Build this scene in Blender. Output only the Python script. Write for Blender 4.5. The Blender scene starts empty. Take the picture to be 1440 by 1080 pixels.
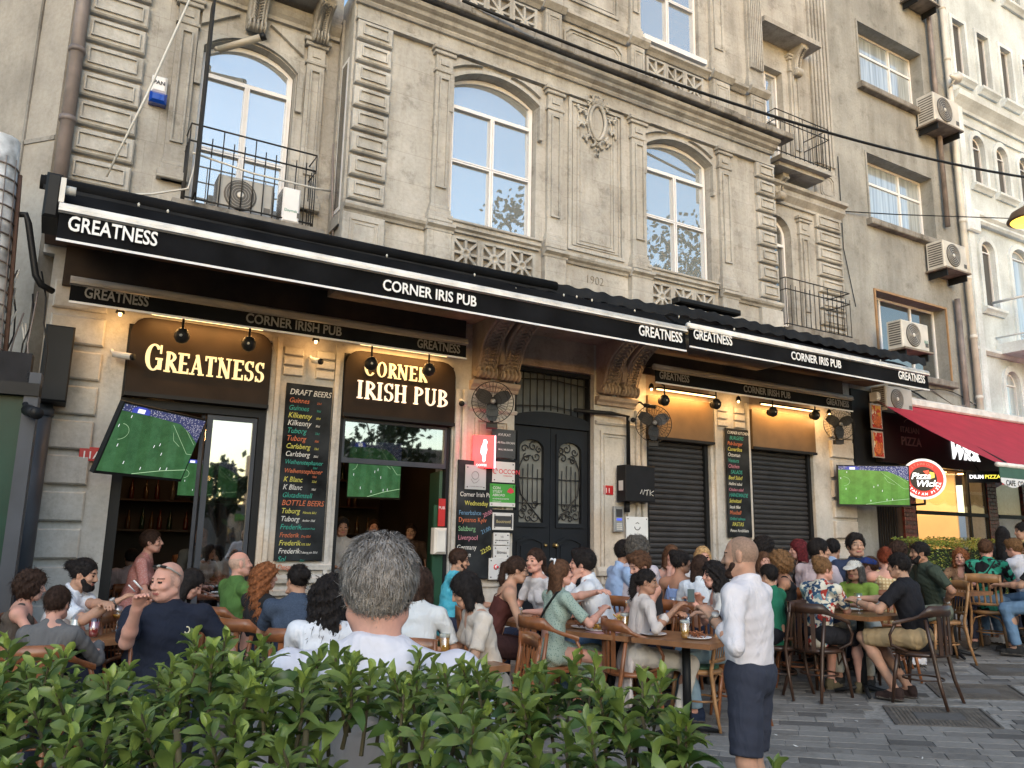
import bpy, math, random
import numpy as np
from mathutils import Vector, Matrix
from mathutils.geometry import tessellate_polygon
R_ = math.radians
random.seed(7)
S = bpy.context.scene
COL = S.collection

# ------------------------------------------------------------------ camera
cam_d = bpy.data.cameras.new('camera'); cam = bpy.data.objects.new('camera', cam_d); COL.objects.link(cam)
S.camera = cam
cam_d.sensor_width = 36.0; cam_d.lens = 36.0 * 1100.0 / 1440.0; cam_d.clip_start = 0.05; cam_d.clip_end = 600
PITCH, YAW, ROLL = R_(10.92), R_(30.405), R_(1.102)
cam.location = (0, 0, 1.55)
_F = Vector((math.sin(YAW) * math.cos(PITCH), math.cos(YAW) * math.cos(PITCH), math.sin(PITCH)))
_R = Vector((math.cos(YAW), -math.sin(YAW), 0)); _U = _R.cross(_F)
_R2 = _R * math.cos(ROLL) + _U * math.sin(ROLL); _U2 = -_R * math.sin(ROLL) + _U * math.cos(ROLL)
cam.rotation_euler = Matrix((_R2, _U2, -_F)).transposed().to_euler()

# ------------------------------------------------------------------ sky and sun (sun low behind the photographer)
W = bpy.data.worlds.new("World"); S.world = W; W.use_nodes = True
wn = W.node_tree.nodes; wl = W.node_tree.links
SUN_EL, SUN_AZ = R_(12.0), R_(207.0)     # azimuth clockwise from +Y
sky = wn.new('ShaderNodeTexSky'); sky.sky_type = 'NISHITA'; sky.sun_disc = False
sky.sun_elevation = SUN_EL; sky.sun_rotation = SUN_AZ; sky.air_density = 1.1; sky.dust_density = .8; sky.ozone_density = 1.2
bgn = wn['Background']; bgn.inputs['Strength'].default_value = 0.15
wl.new(sky.outputs['Color'], bgn.inputs['Color'])
sun_d = bpy.data.lights.new('sun', 'SUN'); sun = bpy.data.objects.new('sun', sun_d); COL.objects.link(sun)
sun_d.energy = 0.6; sun_d.angle = R_(45); sun_d.color = (1.0, 0.975, 0.94)
_sd = Vector((math.sin(SUN_AZ) * math.cos(R_(34)), math.cos(SUN_AZ) * math.cos(R_(34)), math.sin(R_(34))))
sun.rotation_euler = (-_sd).to_track_quat('-Z', 'Y').to_euler()
S.view_settings.view_transform = 'Standard'; S.view_settings.look = 'None'
S.view_settings.exposure = 1.25; S.view_settings.gamma = 1.0; S.view_settings.use_curve_mapping = False
S.cycles.max_bounces = 6; S.cycles.diffuse_bounces = 3; S.cycles.glossy_bounces = 4
S.cycles.transparent_max_bounces = 12; S.cycles.sample_clamp_indirect = 6.0; S.cycles.caustics_reflective = False
S.cycles.caustics_refractive = False

# ------------------------------------------------------------------ materials
MT = {}
def nt(name):
    m = bpy.data.materials.new(name); m.use_nodes = True; MT[name] = m
    n = m.node_tree.nodes; return m, n, m.node_tree.links, n['Principled BSDF']
def mat(name, col, rough=0.7, var=0.12, scale=6.0, bump=0.0, bscale=40.0, metal=0.0, emit=None, es=1.0, coat=0.0, spec=0.5, detail=4.0, hue=None):
    """a plain surface with colour variation (noise in world space) and a little relief"""
    if name in MT: return MT[name]
    m, n, l, p = nt(name)
    p.inputs['Roughness'].default_value = rough; p.inputs['Metallic'].default_value = metal
    p.inputs['Specular IOR Level'].default_value = spec; p.inputs['Coat Weight'].default_value = coat
    c = tuple(col)
    if var > 0:
        g = n.new('ShaderNodeNewGeometry'); t = n.new('ShaderNodeTexNoise'); t.inputs['Scale'].default_value = scale
        t.inputs['Detail'].default_value = detail; l.new(g.outputs['Position'], t.inputs['Vector'])
        r = n.new('ShaderNodeValToRGB'); r.color_ramp.elements[0].position = 0.3; r.color_ramp.elements[1].position = 0.7
        c2 = hue or c
        r.color_ramp.elements[0].color = tuple(max(0, v * (1 - var)) for v in c) + (1,)
        r.color_ramp.elements[1].color = tuple(min(1, v * (1 + var)) for v in c2) + (1,)
        l.new(t.outputs['Fac'], r.inputs['Fac']); l.new(r.outputs['Color'], p.inputs['Base Color'])
    else: p.inputs['Base Color'].default_value = c + (1,)
    if bump > 0:
        g2 = n.new('ShaderNodeNewGeometry'); t2 = n.new('ShaderNodeTexNoise'); t2.inputs['Scale'].default_value = bscale; t2.inputs['Detail'].default_value = 5
        l.new(g2.outputs['Position'], t2.inputs['Vector'])
        b = n.new('ShaderNodeBump'); b.inputs['Strength'].default_value = bump; b.inputs['Distance'].default_value = 0.01
        l.new(t2.outputs['Fac'], b.inputs['Height']); l.new(b.outputs['Normal'], p.inputs['Normal'])
    if emit:
        p.inputs['Emission Color'].default_value = tuple(emit) + (1,); p.inputs['Emission Strength'].default_value = es
    return m
def stone(name, col, grime=0.5, streak=0.5, bump=0.5, blocks=None, patch=None):
    m, n, l, p = nt(name); p.inputs['Roughness'].default_value = 0.9; p.inputs['Specular IOR Level'].default_value = 0.25
    g = n.new('ShaderNodeNewGeometry')
    def noise(sc, det=5, vs=None, rough=0.55):
        t = n.new('ShaderNodeTexNoise'); t.inputs['Scale'].default_value = sc; t.inputs['Detail'].default_value = det; t.inputs['Roughness'].default_value = rough
        if vs:
            mp = n.new('ShaderNodeMapping'); mp.inputs['Scale'].default_value = vs; l.new(g.outputs['Position'], mp.inputs['Vector']); l.new(mp.outputs['Vector'], t.inputs['Vector'])
        else: l.new(g.outputs['Position'], t.inputs['Vector'])
        return t
    def ramp(src, a, b, ca, cb):
        r = n.new('ShaderNodeValToRGB'); e = r.color_ramp.elements; e[0].position = a; e[1].position = b
        e[0].color = tuple(ca) + (1,); e[1].color = tuple(cb) + (1,); l.new(src, r.inputs['Fac']); return r
    def mul(a, b, f=1.0, mode='MULTIPLY'):
        x = n.new('ShaderNodeMix'); x.data_type = 'RGBA'; x.blend_type = mode; x.inputs[0].default_value = f
        l.new(a, x.inputs[6]); l.new(b, x.inputs[7]); return x.outputs[2]
    c0 = tuple(v * 0.80 for v in col); c1 = tuple(min(1, v * 1.16) for v in col)
    base = ramp(noise(1.3, 6).outputs['Fac'], .32, .68, c0, c1).outputs['Color']
    if patch:
        base = mul(base, ramp(noise(0.8, 3, rough=.4).outputs['Fac'], .50, .62, (1, 1, 1), patch).outputs['Color'])
    fine = ramp(noise(22, 6, rough=.7).outputs['Fac'], .25, .6, (0.78, 0.76, 0.73), (1, 1, 1)).outputs['Color']
    base = mul(base, fine, 0.8)
    if blocks:
        sx = n.new('ShaderNodeSeparateXYZ'); cx = n.new('ShaderNodeCombineXYZ'); l.new(g.outputs['Position'], sx.inputs[0]); l.new(sx.outputs['X'], cx.inputs['X']); l.new(sx.outputs['Z'], cx.inputs['Y'])
        bk = n.new('ShaderNodeTexBrick'); bk.inputs['Scale'].default_value = 1.0; bk.inputs['Brick Width'].default_value = blocks; bk.inputs['Row Height'].default_value = blocks * .62; bk.inputs['Mortar Size'].default_value = .004; bk.offset = .37; bk.squash = 1.3
        bk.inputs['Color1'].default_value = (1, 1, 1, 1); bk.inputs['Color2'].default_value = (.86, .85, .84, 1); bk.inputs['Mortar'].default_value = (.72, .70, .68, 1); l.new(cx.outputs[0], bk.inputs['Vector']); base = mul(base, bk.outputs['Color'], .75)
    st = ramp(noise(1.3, 7, (2.6, 2.6, .32), .6).outputs['Fac'], .30, .56, (1 - .55 * streak, 1 - .58 * streak, 1 - .62 * streak), (1, 1, 1)).outputs['Color']
    base = mul(base, st)
    gr = ramp(noise(3.7, 8, rough=.75).outputs['Fac'], .30, .47, (1 - .6 * grime, 1 - .62 * grime, 1 - .66 * grime), (1, 1, 1)).outputs['Color']
    base = mul(base, gr)
    l.new(base, p.inputs['Base Color'])
    b = n.new('ShaderNodeBump'); b.inputs['Strength'].default_value = bump; b.inputs['Distance'].default_value = 0.012
    l.new(noise(30, 8, rough=.7).outputs['Fac'], b.inputs['Height']); l.new(b.outputs['Normal'], p.inputs['Normal'])
    return m
def glass(name, dark=(.02, .025, .03), refl=0.5, tint=(1, 1, 1), curtain=None, rough=0.01):
    """a pane seen from outside: a dark or curtained room behind a strong mirror reflection"""
    m, n, l, p = nt(name)
    p.inputs['Base Color'].default_value = tuple(dark) + (1,); p.inputs['Roughness'].default_value = .6
    if curtain:
        g = n.new('ShaderNodeNewGeometry'); mp = n.new('ShaderNodeMapping'); mp.inputs['Scale'].default_value = (14, 14, .6)
        t = n.new('ShaderNodeTexNoise'); t.inputs['Scale'].default_value = 1.2; l.new(g.outputs['Position'], mp.inputs['Vector']); l.new(mp.outputs['Vector'], t.inputs['Vector'])
        r = n.new('ShaderNodeValToRGB'); r.color_ramp.elements[0].position = .35; r.color_ramp.elements[1].position = .65
        r.color_ramp.elements[0].color = tuple(v * .6 for v in curtain) + (1,); r.color_ramp.elements[1].color = tuple(curtain) + (1,)
        l.new(t.outputs['Fac'], r.inputs['Fac']); l.new(r.outputs['Color'], p.inputs['Base Color'])
    gl = n.new('ShaderNodeBsdfGlossy'); gl.inputs['Roughness'].default_value = rough; gl.inputs['Color'].default_value = tuple(tint) + (1,)
    w = n.new('ShaderNodeTexNoise'); w.inputs['Scale'].default_value = 1.1; g3 = n.new('ShaderNodeNewGeometry'); l.new(g3.outputs['Position'], w.inputs['Vector'])
    b = n.new('ShaderNodeBump'); b.inputs['Strength'].default_value = .10; b.inputs['Distance'].default_value = .03; l.new(w.outputs['Fac'], b.inputs['Height']); l.new(b.outputs['Normal'], gl.inputs['Normal'])
    mx = n.new('ShaderNodeMixShader'); mx.inputs[0].default_value = refl
    l.new(p.outputs[0], mx.inputs[1]); l.new(gl.outputs[0], mx.inputs[2]); l.new(mx.outputs[0], n['Material Output'].inputs['Surface'])
    return m
def clear(name, refl=0.12, tint=(1, 1, 1), through=(1, 1, 1), rough=0.02):
    m, n, l, p = nt(name); n.remove(p)
    tr = n.new('ShaderNodeBsdfTransparent'); tr.inputs['Color'].default_value = tuple(through) + (1,)
    gl = n.new('ShaderNodeBsdfGlossy'); gl.inputs['Roughness'].default_value = rough; gl.inputs['Color'].default_value = tuple(tint) + (1,)
    mx = n.new('ShaderNodeMixShader'); mx.inputs[0].default_value = refl
    l.new(tr.outputs[0], mx.inputs[1]); l.new(gl.outputs[0], mx.inputs[2]); l.new(mx.outputs[0], n['Material Output'].inputs['Surface'])
    return m
def emit(name, col, s):
    if name in MT: return MT[name]
    return mat(name, (0.02, 0.02, 0.02), .5, 0, emit=col, es=s)
def pattern(name, kind, cols, scale=10.0, rough=.85):
    """printed cloth: 'dots', 'floral', 'plaid', 'marl', 'stripe' in the wearer's own coordinates"""
    m, n, l, p = nt(name); p.inputs['Roughness'].default_value = rough; p.inputs['Specular IOR Level'].default_value = .2
    tc = n.new('ShaderNodeTexCoord'); V = tc.outputs['Object']
    def rr(src, stops, interp='LINEAR'):
        r = n.new('ShaderNodeValToRGB'); r.color_ramp.interpolation = interp
        e = r.color_ramp.elements; e[0].position = stops[0][0]; e[0].color = tuple(stops[0][1]) + (1,)
        e[1].position = stops[1][0]; e[1].color = tuple(stops[1][1]) + (1,)
        for s in stops[2:]:
            x = e.new(s[0]); x.color = tuple(s[1]) + (1,)
        l.new(src, r.inputs['Fac']); return r.outputs['Color']
    if kind == 'dots':
        t = n.new('ShaderNodeTexVoronoi'); t.inputs['Scale'].default_value = scale; l.new(V, t.inputs['Vector'])
        c = rr(t.outputs['Distance'], [(0.28, cols[1]), (0.36, cols[0])])
    elif kind == 'floral':
        t = n.new('ShaderNodeTexVoronoi'); t.inputs['Scale'].default_value = scale; l.new(V, t.inputs['Vector'])
        t2 = n.new('ShaderNodeSeparateColor'); l.new(t.outputs['Color'], t2.inputs[0])
        ca = rr(t2.outputs[0], [(0, cols[1]), (.3, cols[2]), (.62, cols[3]), (.8, cols[0])], 'CONSTANT')
        w = n.new('ShaderNodeTexNoise'); w.inputs['Scale'].default_value = scale * 1.7; w.inputs['Detail'].default_value = 3; l.new(V, w.inputs['Vector'])
        fac = rr(w.outputs['Fac'], [(.44, (0, 0, 0)), (.50, (1, 1, 1))])
        x = n.new('ShaderNodeMix'); x.data_type = 'RGBA'; l.new(fac, x.inputs[0]); x.inputs[6].default_value = tuple(cols[0]) + (1,); l.new(ca, x.inputs[7]); c = x.outputs[2]
    elif kind == 'plaid':
        w = n.new('ShaderNodeTexWave'); w.inputs['Scale'].default_value = scale; w.bands_direction = 'X'; l.new(V, w.inputs['Vector'])
        w2 = n.new('ShaderNodeTexWave'); w2.inputs['Scale'].default_value = scale; w2.bands_direction = 'Z'; l.new(V, w2.inputs['Vector'])
        mm = n.new('ShaderNodeMath'); mm.operation = 'MULTIPLY'; l.new(w.outputs['Fac'], mm.inputs[0]); l.new(w2.outputs['Fac'], mm.inputs[1])
        c = rr(mm.outputs[0], [(0.12, cols[1]), (0.3, cols[0])])
    elif kind == 'stripe':
        w = n.new('ShaderNodeTexWave'); w.inputs['Scale'].default_value = scale; w.bands_direction = 'X'; w.inputs['Distortion'].default_value = .6; l.new(V, w.inputs['Vector'])
        c = rr(w.outputs['Fac'], [(0.35, cols[1]), (0.5, cols[0])])
    else:
        w = n.new('ShaderNodeTexNoise'); w.inputs['Scale'].default_value = scale; w.inputs['Detail'].default_value = 6; w.inputs['Roughness'].default_value = .8; l.new(V, w.inputs['Vector'])
        c = rr(w.outputs['Fac'], [(0.4, cols[1]), (0.6, cols[0])])
    l.new(c, p.inputs['Base Color']); return m

ST = stone('stone_upper', (.475, .470, .452), .66, .52, blocks=.62)
STQ = stone('stone_quoin', (.49, .485, .467), .55, .5)
STL = stone('stone_ground_floor', (.54, .53, .51), .45, .2, .35, patch=(1.0, .90, .80))
STC = stone('stone_cornice', (.29, .28, .265), 1.0, .9)
STK = stone('stone_console', (.44, .36, .30), .6, .3)
PL_L = stone('plaster_beige', (.36, .34, .31), .3, .3, .2)
PL_G = stone('render_grey', (.33, .335, .325), .5, .45, .35)
PL_W = stone('paint_white', (.60, .66, .69), .2, .25, .12)
PL_WG = stone('paint_grey_white', (.68, .74, .78), .12, .2, .1)
BLK = mat('black_canvas', (.006, .0065, .008), .85, .6, 2.2, .25, 14, spec=.12)
BLKM = mat('black_metal', (.012, .013, .015), .5, .15, spec=.22)
DGM = mat('dark_grey_metal', (.05, .055, .065), .4, .2, 3)
IRON = mat('wrought_iron', (.018, .017, .017), .55, .2)
WHT = mat('white_paint', (.74, .74, .76), .45, .05)
WHP = mat('white_plastic', (.62, .61, .58), .5, .12, 4)
ALU = mat('awning_bar_white', (.70, .69, .67), .4, .2, 5)
DOOR = mat('door_slate_paint', (.009, .011, .015), .5, .2, 4, .1, 60, spec=.3)
SIGNB = mat('sign_brown_black', (.022, .015, .011), .6, .25, 3, spec=.15)
CHALK = mat('chalkboard_black', (.022, .025, .028), .85, .75, 3, spec=.12)
WOODO = mat('wood_orange_brown', (.23, .085, .032), .38, .35, 9, .1, 60, coat=.2)
WOODD = mat('wood_dark_brown', (.045, .021, .012), .45, .35, 9, .1, 60, coat=.2)
WOODL = mat('wood_honey', (.33, .175, .075), .42, .3, 9, .1, 60, coat=.15)
WOODT = mat('wood_tabletop', (.24, .11, .048), .4, .35, 7, .05, 60, coat=.2)
GREENP = mat('green_leatherette', (.03, .09, .05), .45, .15)
PIPE = mat('pipe_aged', (.20, .17, .165), .5, .4, 3)
PIPED = mat('pipe_dark_grey', (.05, .057, .072), .5, .2, 3, spec=.3)
TARP = mat('foil_white_worn', (.55, .56, .57), .5, .5, 7, .5, 12)
SKYGL = glass('window_glass_sky', (.36, .38, .38), .58, (.92, .96, 1.0))
CURGL = glass('window_glass_curtained', (.4, .45, .48), .42, (.9, .95, 1.0), (.55, .62, .66))
DRKGL = glass('window_glass_dark', (.02, .025, .025), .30)
DIMGL = glass('window_glass_dim', (.03, .03, .03), .10, curtain=(.06, .055, .05))
SHOPGL = clear('shop_glass', .42, (1, 1, 1), (.75, .75, .72))
SHOPG2 = clear('shop_glass_thin', .07)
BULB = emit('lamp_warm', (1.0, .55, .18), 7)
STRIP = emit('strip_warm', (1.0, .62, .25), 3)

def gz(x):
    """height of the street, level on the left and rising gently to the right"""
    return 0.0 if x < 4.5 else (.029 * (x - 4.5) ** 2 if x < 5.5 else .029 + .058 * (x - 5.5))
# ------------------------------------------------------------------ mesh building
class MB:
    def __init__(s): s.v = []; s.f = []; s.m = []; s.mats = []; s.sm = []
    def mi(s, m):
        if m not in s.mats: s.mats.append(m)
        return s.mats.index(m)
    def add(s, vs, fs, m, smooth=False):
        b = len(s.v); s.v.extend([tuple(v) for v in vs]); k = s.mi(m)
        for f in fs: s.f.append(tuple(b + i for i in f)); s.m.append(k); s.sm.append(smooth)
        return s
    def box(s, x0, x1, y0, y1, z0, z1, m):
        v = [(x, y, z) for x in (x0, x1) for y in (y0, y1) for z in (z0, z1)]
        return s.add(v, [(0, 1, 3, 2), (4, 6, 7, 5), (0, 4, 5, 1), (2, 3, 7, 6), (0, 2, 6, 4), (1, 5, 7, 3)], m)
    def cbox(s, x0, x1, y0, y1, z0, z1, m, c=.02):
        """block whose front (-y) face has chamfered edges"""
        v = [(x0, y1, z0), (x1, y1, z0), (x1, y1, z1), (x0, y1, z1), (x0, y0 + c, z0), (x1, y0 + c, z0), (x1, y0 + c, z1), (x0, y0 + c, z1),
             (x0 + c, y0, z0 + c), (x1 - c, y0, z0 + c), (x1 - c, y0, z1 - c), (x0 + c, y0, z1 - c)]
        return s.add(v, [(8, 9, 10, 11), (4, 5, 9, 8), (5, 6, 10, 9), (6, 7, 11, 10), (7, 4, 8, 11), (0, 1, 5, 4), (1, 2, 6, 5), (2, 3, 7, 6), (3, 0, 4, 7), (3, 2, 1, 0)], m)
    def obox(s, M, x0, x1, y0, y1, z0, z1, m):
        v = [M @ Vector((x, y, z)) for x in (x0, x1) for y in (y0, y1) for z in (z0, z1)]
        return s.add(v, [(0, 1, 3, 2), (4, 6, 7, 5), (0, 4, 5, 1), (2, 3, 7, 6), (0, 2, 6, 4), (1, 5, 7, 3)], m)
    def tube(s, pts, r, m, n=8, cap=True, sq=1.0):
        pts = [Vector(p) for p in pts]; rs = r if isinstance(r, (list, tuple)) else [r] * len(pts)
        vs = []; up = None
        for i, p in enumerate(pts):
            a = pts[max(0, i - 1)]; b = pts[min(len(pts) - 1, i + 1)]; d = (b - a)
            d = d.normalized() if d.length > 1e-9 else Vector((0, 0, 1))
            if up is None:
                up = Vector((0, 0, 1)) if abs(d.z) < .9 else Vector((0, 1, 0))
            u = d.cross(up)
            if u.length < 1e-4: u = d.cross(Vector((1, .3, 0)))
            u.normalize(); w = u.cross(d).normalized(); up = w
            for k in range(n):
                t = 2 * math.pi * k / n; vs.append(p + u * (math.cos(t) * rs[i]) + w * (math.sin(t) * rs[i] * sq))
        fs = [(i * n + k, i * n + (k + 1) % n, (i + 1) * n + (k + 1) % n, (i + 1) * n + k) for i in range(len(pts) - 1) for k in range(n)]
        if cap: fs += [tuple(range(n - 1, -1, -1)), tuple((len(pts) - 1) * n + k for k in range(n))]
        return s.add(vs, fs, m, n > 4)
    def lathe(s, c, prof, m, n=16, ax='z'):
        vs = []
        for r, h in prof:
            for k in range(n):
                t = 2 * math.pi * k / n; a, b = r * math.cos(t), r * math.sin(t)
                vs.append((c[0] + a, c[1] + b, c[2] + h) if ax == 'z' else ((c[0] + a, c[1] - h, c[2] + b) if ax == 'y' else (c[0] + h, c[1] + a, c[2] + b)))
        fs = [(i * n + k, i * n + (k + 1) % n, (i + 1) * n + (k + 1) % n, (i + 1) * n + k) for i in range(len(prof) - 1) for k in range(n)]
        fs += [tuple(range(n - 1, -1, -1)), tuple((len(prof) - 1) * n + k for k in range(n))]
        return s.add(vs, fs, m, True)
    def prism(s, poly, y0, y1, m, holes=None):
        """polygon in x,z (optional holes) extruded from y0 (front) to y1"""
        loops = [poly] + (holes or []); flat = [p for L in loops for p in L]; n = len(flat)
        tri = tessellate_polygon([[Vector((p[0], p[1], 0)) for p in L] for L in loops])
        vs = [(p[0], y0, p[1]) for p in flat] + [(p[0], y1, p[1]) for p in flat]; fs = []
        for t in tri:
            a, b, c = [Vector((flat[i][0], flat[i][1], 0)) for i in t]
            t = tuple(t) if (b - a).cross(c - a).z > 0 else tuple(reversed(t))
            fs.append(t); fs.append(tuple(n + i for i in reversed(t)))
        o = 0
        for L in loops:
            k = len(L)
            for i in range(k): fs.append((o + i, o + (i + 1) % k, n + o + (i + 1) % k, n + o + i))
            o += k
        return s.add(vs, fs, m)
    def mesh(s, name):
        me = bpy.data.meshes.new(name); me.from_pydata(s.v, [], s.f)
        for m in s.mats: me.materials.append(m)
        if s.m: me.polygons.foreach_set('material_index', s.m); me.polygons.foreach_set('use_smooth', s.sm)
        me.update(); return me
    def obj(s, name, parent=None, label=None, cat=None, group=None, kind=None, loc=None, rz=0):
        return link(name, s.mesh(name), parent, label, cat, group, kind, loc, rz)
def link(name, me, parent=None, label=None, cat=None, group=None, kind=None, loc=None, rz=0):
    o = bpy.data.objects.new(name, me); COL.objects.link(o)
    if parent: o.parent = parent
    if loc: o.location = loc
    if rz: o.rotation_euler.z = rz
    for k, v in (('label', label), ('category', cat), ('group', group), ('kind', kind)):
        if v: o[k] = v
    return o
def thing(name, label, cat, loc=(0, 0, 0), rz=0, group=None): return link(name, None, None, label, cat, group, None, loc, rz)
def dup(root, loc, rz=0, label=None, group=None, name=None):
    r = root.copy(); COL.objects.link(r); r.location = loc; r.rotation_euler.z = rz
    if label: r['label'] = label
    if group: r['group'] = group
    for ch in list(root.children):
        c = ch.copy(); COL.objects.link(c); c.parent = r
        for g in ch.children: d = g.copy(); COL.objects.link(d); d.parent = c
    return r
TEXTS = []
def text(s, size, loc, m, parent, name='lettering', ext=.003, bold=0.0, rot=(90, 0, 0), sx=1.0, shear=0.0, align='LEFT', small=False, rz=0):
    cu = bpy.data.curves.new(name, 'FONT'); cu.body = s; cu.size = size; cu.extrude = ext; cu.offset = bold; cu.align_x = align; cu.shear = shear
    cu.resolution_u = 3; cu.materials.append(m)
    if small:
        cu.small_caps_scale = .78
        for i in range(1, len(s)): cu.body_format[i].use_small_caps = True
    o = bpy.data.objects.new(name, cu); COL.objects.link(o)
    o.location = loc; o.rotation_euler = tuple(R_(a) for a in rot); o.scale = (sx, 1, 1)
    o.parent = parent; TEXTS.append(o); return o
def bake_texts():
    dg = bpy.context.evaluated_depsgraph_get()
    for o in TEXTS:
        me = bpy.data.meshes.new_from_object(o.evaluated_get(dg)); me.name = o.name
        n = link(o.name.split('.')[0], me, o.parent); n.location = o.location; n.rotation_euler = o.rotation_euler; n.scale = o.scale
        cu = o.data; bpy.data.objects.remove(o); bpy.data.curves.remove(cu)
    TEXTS.clear()
def arc(cx, cz, rx, rz, a0, a1, n): return [(cx + rx * math.cos(R_(a0 + (a1 - a0) * i / n)), cz + rz * math.sin(R_(a0 + (a1 - a0) * i / n))) for i in range(n + 1)]
def arch_loop(x0, x1, z0, zs, rise, n=10):
    """opening outline with a segmental arch springing at zs"""
    cx = (x0 + x1) / 2; w = (x1 - x0) / 2
    return [(x0, z0), (x1, z0)] + seg(cx, w, zs, rise, n)
def seg(cx, w, zs, rise, n=12):
    """points of a segmental (or, when tall, half-elliptical) arch from right to left"""
    if rise > w * .8: return [(cx + w * math.cos(math.pi * i / n), zs + rise * math.sin(math.pi * i / n)) for i in range(n + 1)]
    R = (w * w + rise * rise) / (2 * rise); a = math.asin(w / R)
    return [(cx + R * math.sin(a - 2 * a * i / n), zs + rise - R + R * math.cos(a - 2 * a * i / n)) for i in range(n + 1)]
# ================================================================== THE SETTING
# ---- pavement (bed + separate stones near the camera)
STONE_A = stone('paving_slate', (.205, .196, .187), .6, .0, .6)
STONE_B = stone('paving_slate_light', (.25, .24, .228), .5, .0, .6)
STONE_D = stone('paving_slate_dark', (.125, .12, .117), .3, .0, .6)
BED = mat('paving_bed', (.26, .25, .235), .95, .3, 20, .5, 80)
def sheet(x0, x1, y0, y1, dz, m, name):
    xs = [x for x in (-60, -40, 4.5, 4.7, 4.9, 5.1, 5.3, 5.5, 60, 80) if x0 <= x <= x1]; n = len(xs)
    return MB().add([(x, y, gz(x) + dz) for y in (y0, y1) for x in xs], [(i, i + 1, n + i + 1, n + i) for i in range(n - 1)], m).obj(name, kind='structure')
sheet(-60, 80, -60, 60, -.024, BED, 'ground'); pave = sheet(-40, 60, -40, 12, -.007, BED, 'pavement')
ang = R_(46.5); U = Vector((math.sin(ang), math.cos(ang), 0)); V = Vector((math.cos(ang), -math.sin(ang), 0))
def in_cam(p):
    d = p - cam.location; z = d.dot(_F)
    if z < .5: return None
    return (720 + 1100 * d.dot(_R2) / z, 540 - 1100 * d.dot(_U2) / z, z)
MAN = [((6.76, 4.22), .78, .62), ((7.87, 4.53), .74, .60), ((9.12, 4.78), .74, .60)]
stones = []; far = MB(); rng = random.Random(3)
for i in range(-30, 110):
    w = .135; r0 = i * .15; off = rng.uniform(0, .4); s = -8 + off
    while s < 22:
        L = rng.choice([.22, .27, .31, .31, .36, .42])
        c = U * (r0 + w / 2) + V * (s + L / 2); s0 = s; s += L + .006
        if c.y > 9.3 or c.y < -2: continue
        if any(abs((c - Vector((m[0][0], m[0][1], 0))).dot(V)) < m[1] / 2 + L / 2 and abs((c - Vector((m[0][0], m[0][1], 0))).dot(U)) < m[2] / 2 + w / 2 for m in MAN): continue
        q = in_cam(Vector((c.x, c.y, gz(c.x))))
        vis = q and -60 < q[0] < 1500 and q[1] < 1150
        stones.append((c, L, w, vis and q[0] > 820 and q[1] > 870, q[2] if q else 99))
PMESH = {}
def stone_mesh(L, k):
    if (L, k) in PMESH: return PMESH[(L, k)]
    b = MB(); w = .143; x, y = L / 2, w / 2; c = .003
    v = [(-x, -y, -.011), (x, -y, -.011), (x, y, -.011), (-x, y, -.011), (-x, -y, -.004), (x, -y, -.004), (x, y, -.004), (-x, y, -.004),
         (-x + c, -y + c, 0), (x - c, -y + c, 0), (x - c, y - c, 0), (-x + c, y - c, 0)]
    b.add(v, [(8, 9, 10, 11), (4, 5, 9, 8), (5, 6, 10, 9), (6, 7, 11, 10), (7, 4, 8, 11), (0, 1, 5, 4), (1, 2, 6, 5), (2, 3, 7, 6), (3, 0, 4, 7)], (STONE_A, STONE_B, STONE_D)[k])
    PMESH[(L, k)] = b.mesh('paving_stone'); return PMESH[(L, k)]
near = sorted([s for s in stones if s[3]], key=lambda s: s[4])[:300]
nid = set(id(s) for s in near); zr = math.atan2(V.y, V.x)
for s in stones:
    c, L, w, vis, dd = s; k = rng.choices((0, 1, 2), (10, 6, 1.3))[0]; dz = rng.uniform(-.002, .002)
    if id(s) in nid:
        o = link('paving_stone', stone_mesh(L, k), pave); o.matrix_world = Matrix.Translation((c.x, c.y, gz(c.x) + dz)) @ Matrix.Rotation(-math.atan((gz(c.x + .1) - gz(c.x - .1)) / .2), 4, 'Y') @ Matrix.Rotation(zr + rng.uniform(-.008, .008), 4, 'Z')
    else:
        me = stone_mesh(L, k); Mx = Matrix.Translation((c.x, c.y, gz(c.x) + dz)) @ Matrix.Rotation(-math.atan((gz(c.x + .1) - gz(c.x - .1)) / .2), 4, 'Y') @ Matrix.Rotation(zr, 4, 'Z')
        far.add([Mx @ v.co for v in me.vertices], [tuple(p.vertices) for p in me.polygons], me.materials[0])
far.obj('paving_field', pave, kind='stuff')
CAST = mat('cast_iron_cover', (.10, .092, .085), .6, .35, 10, .5, 60)
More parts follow.
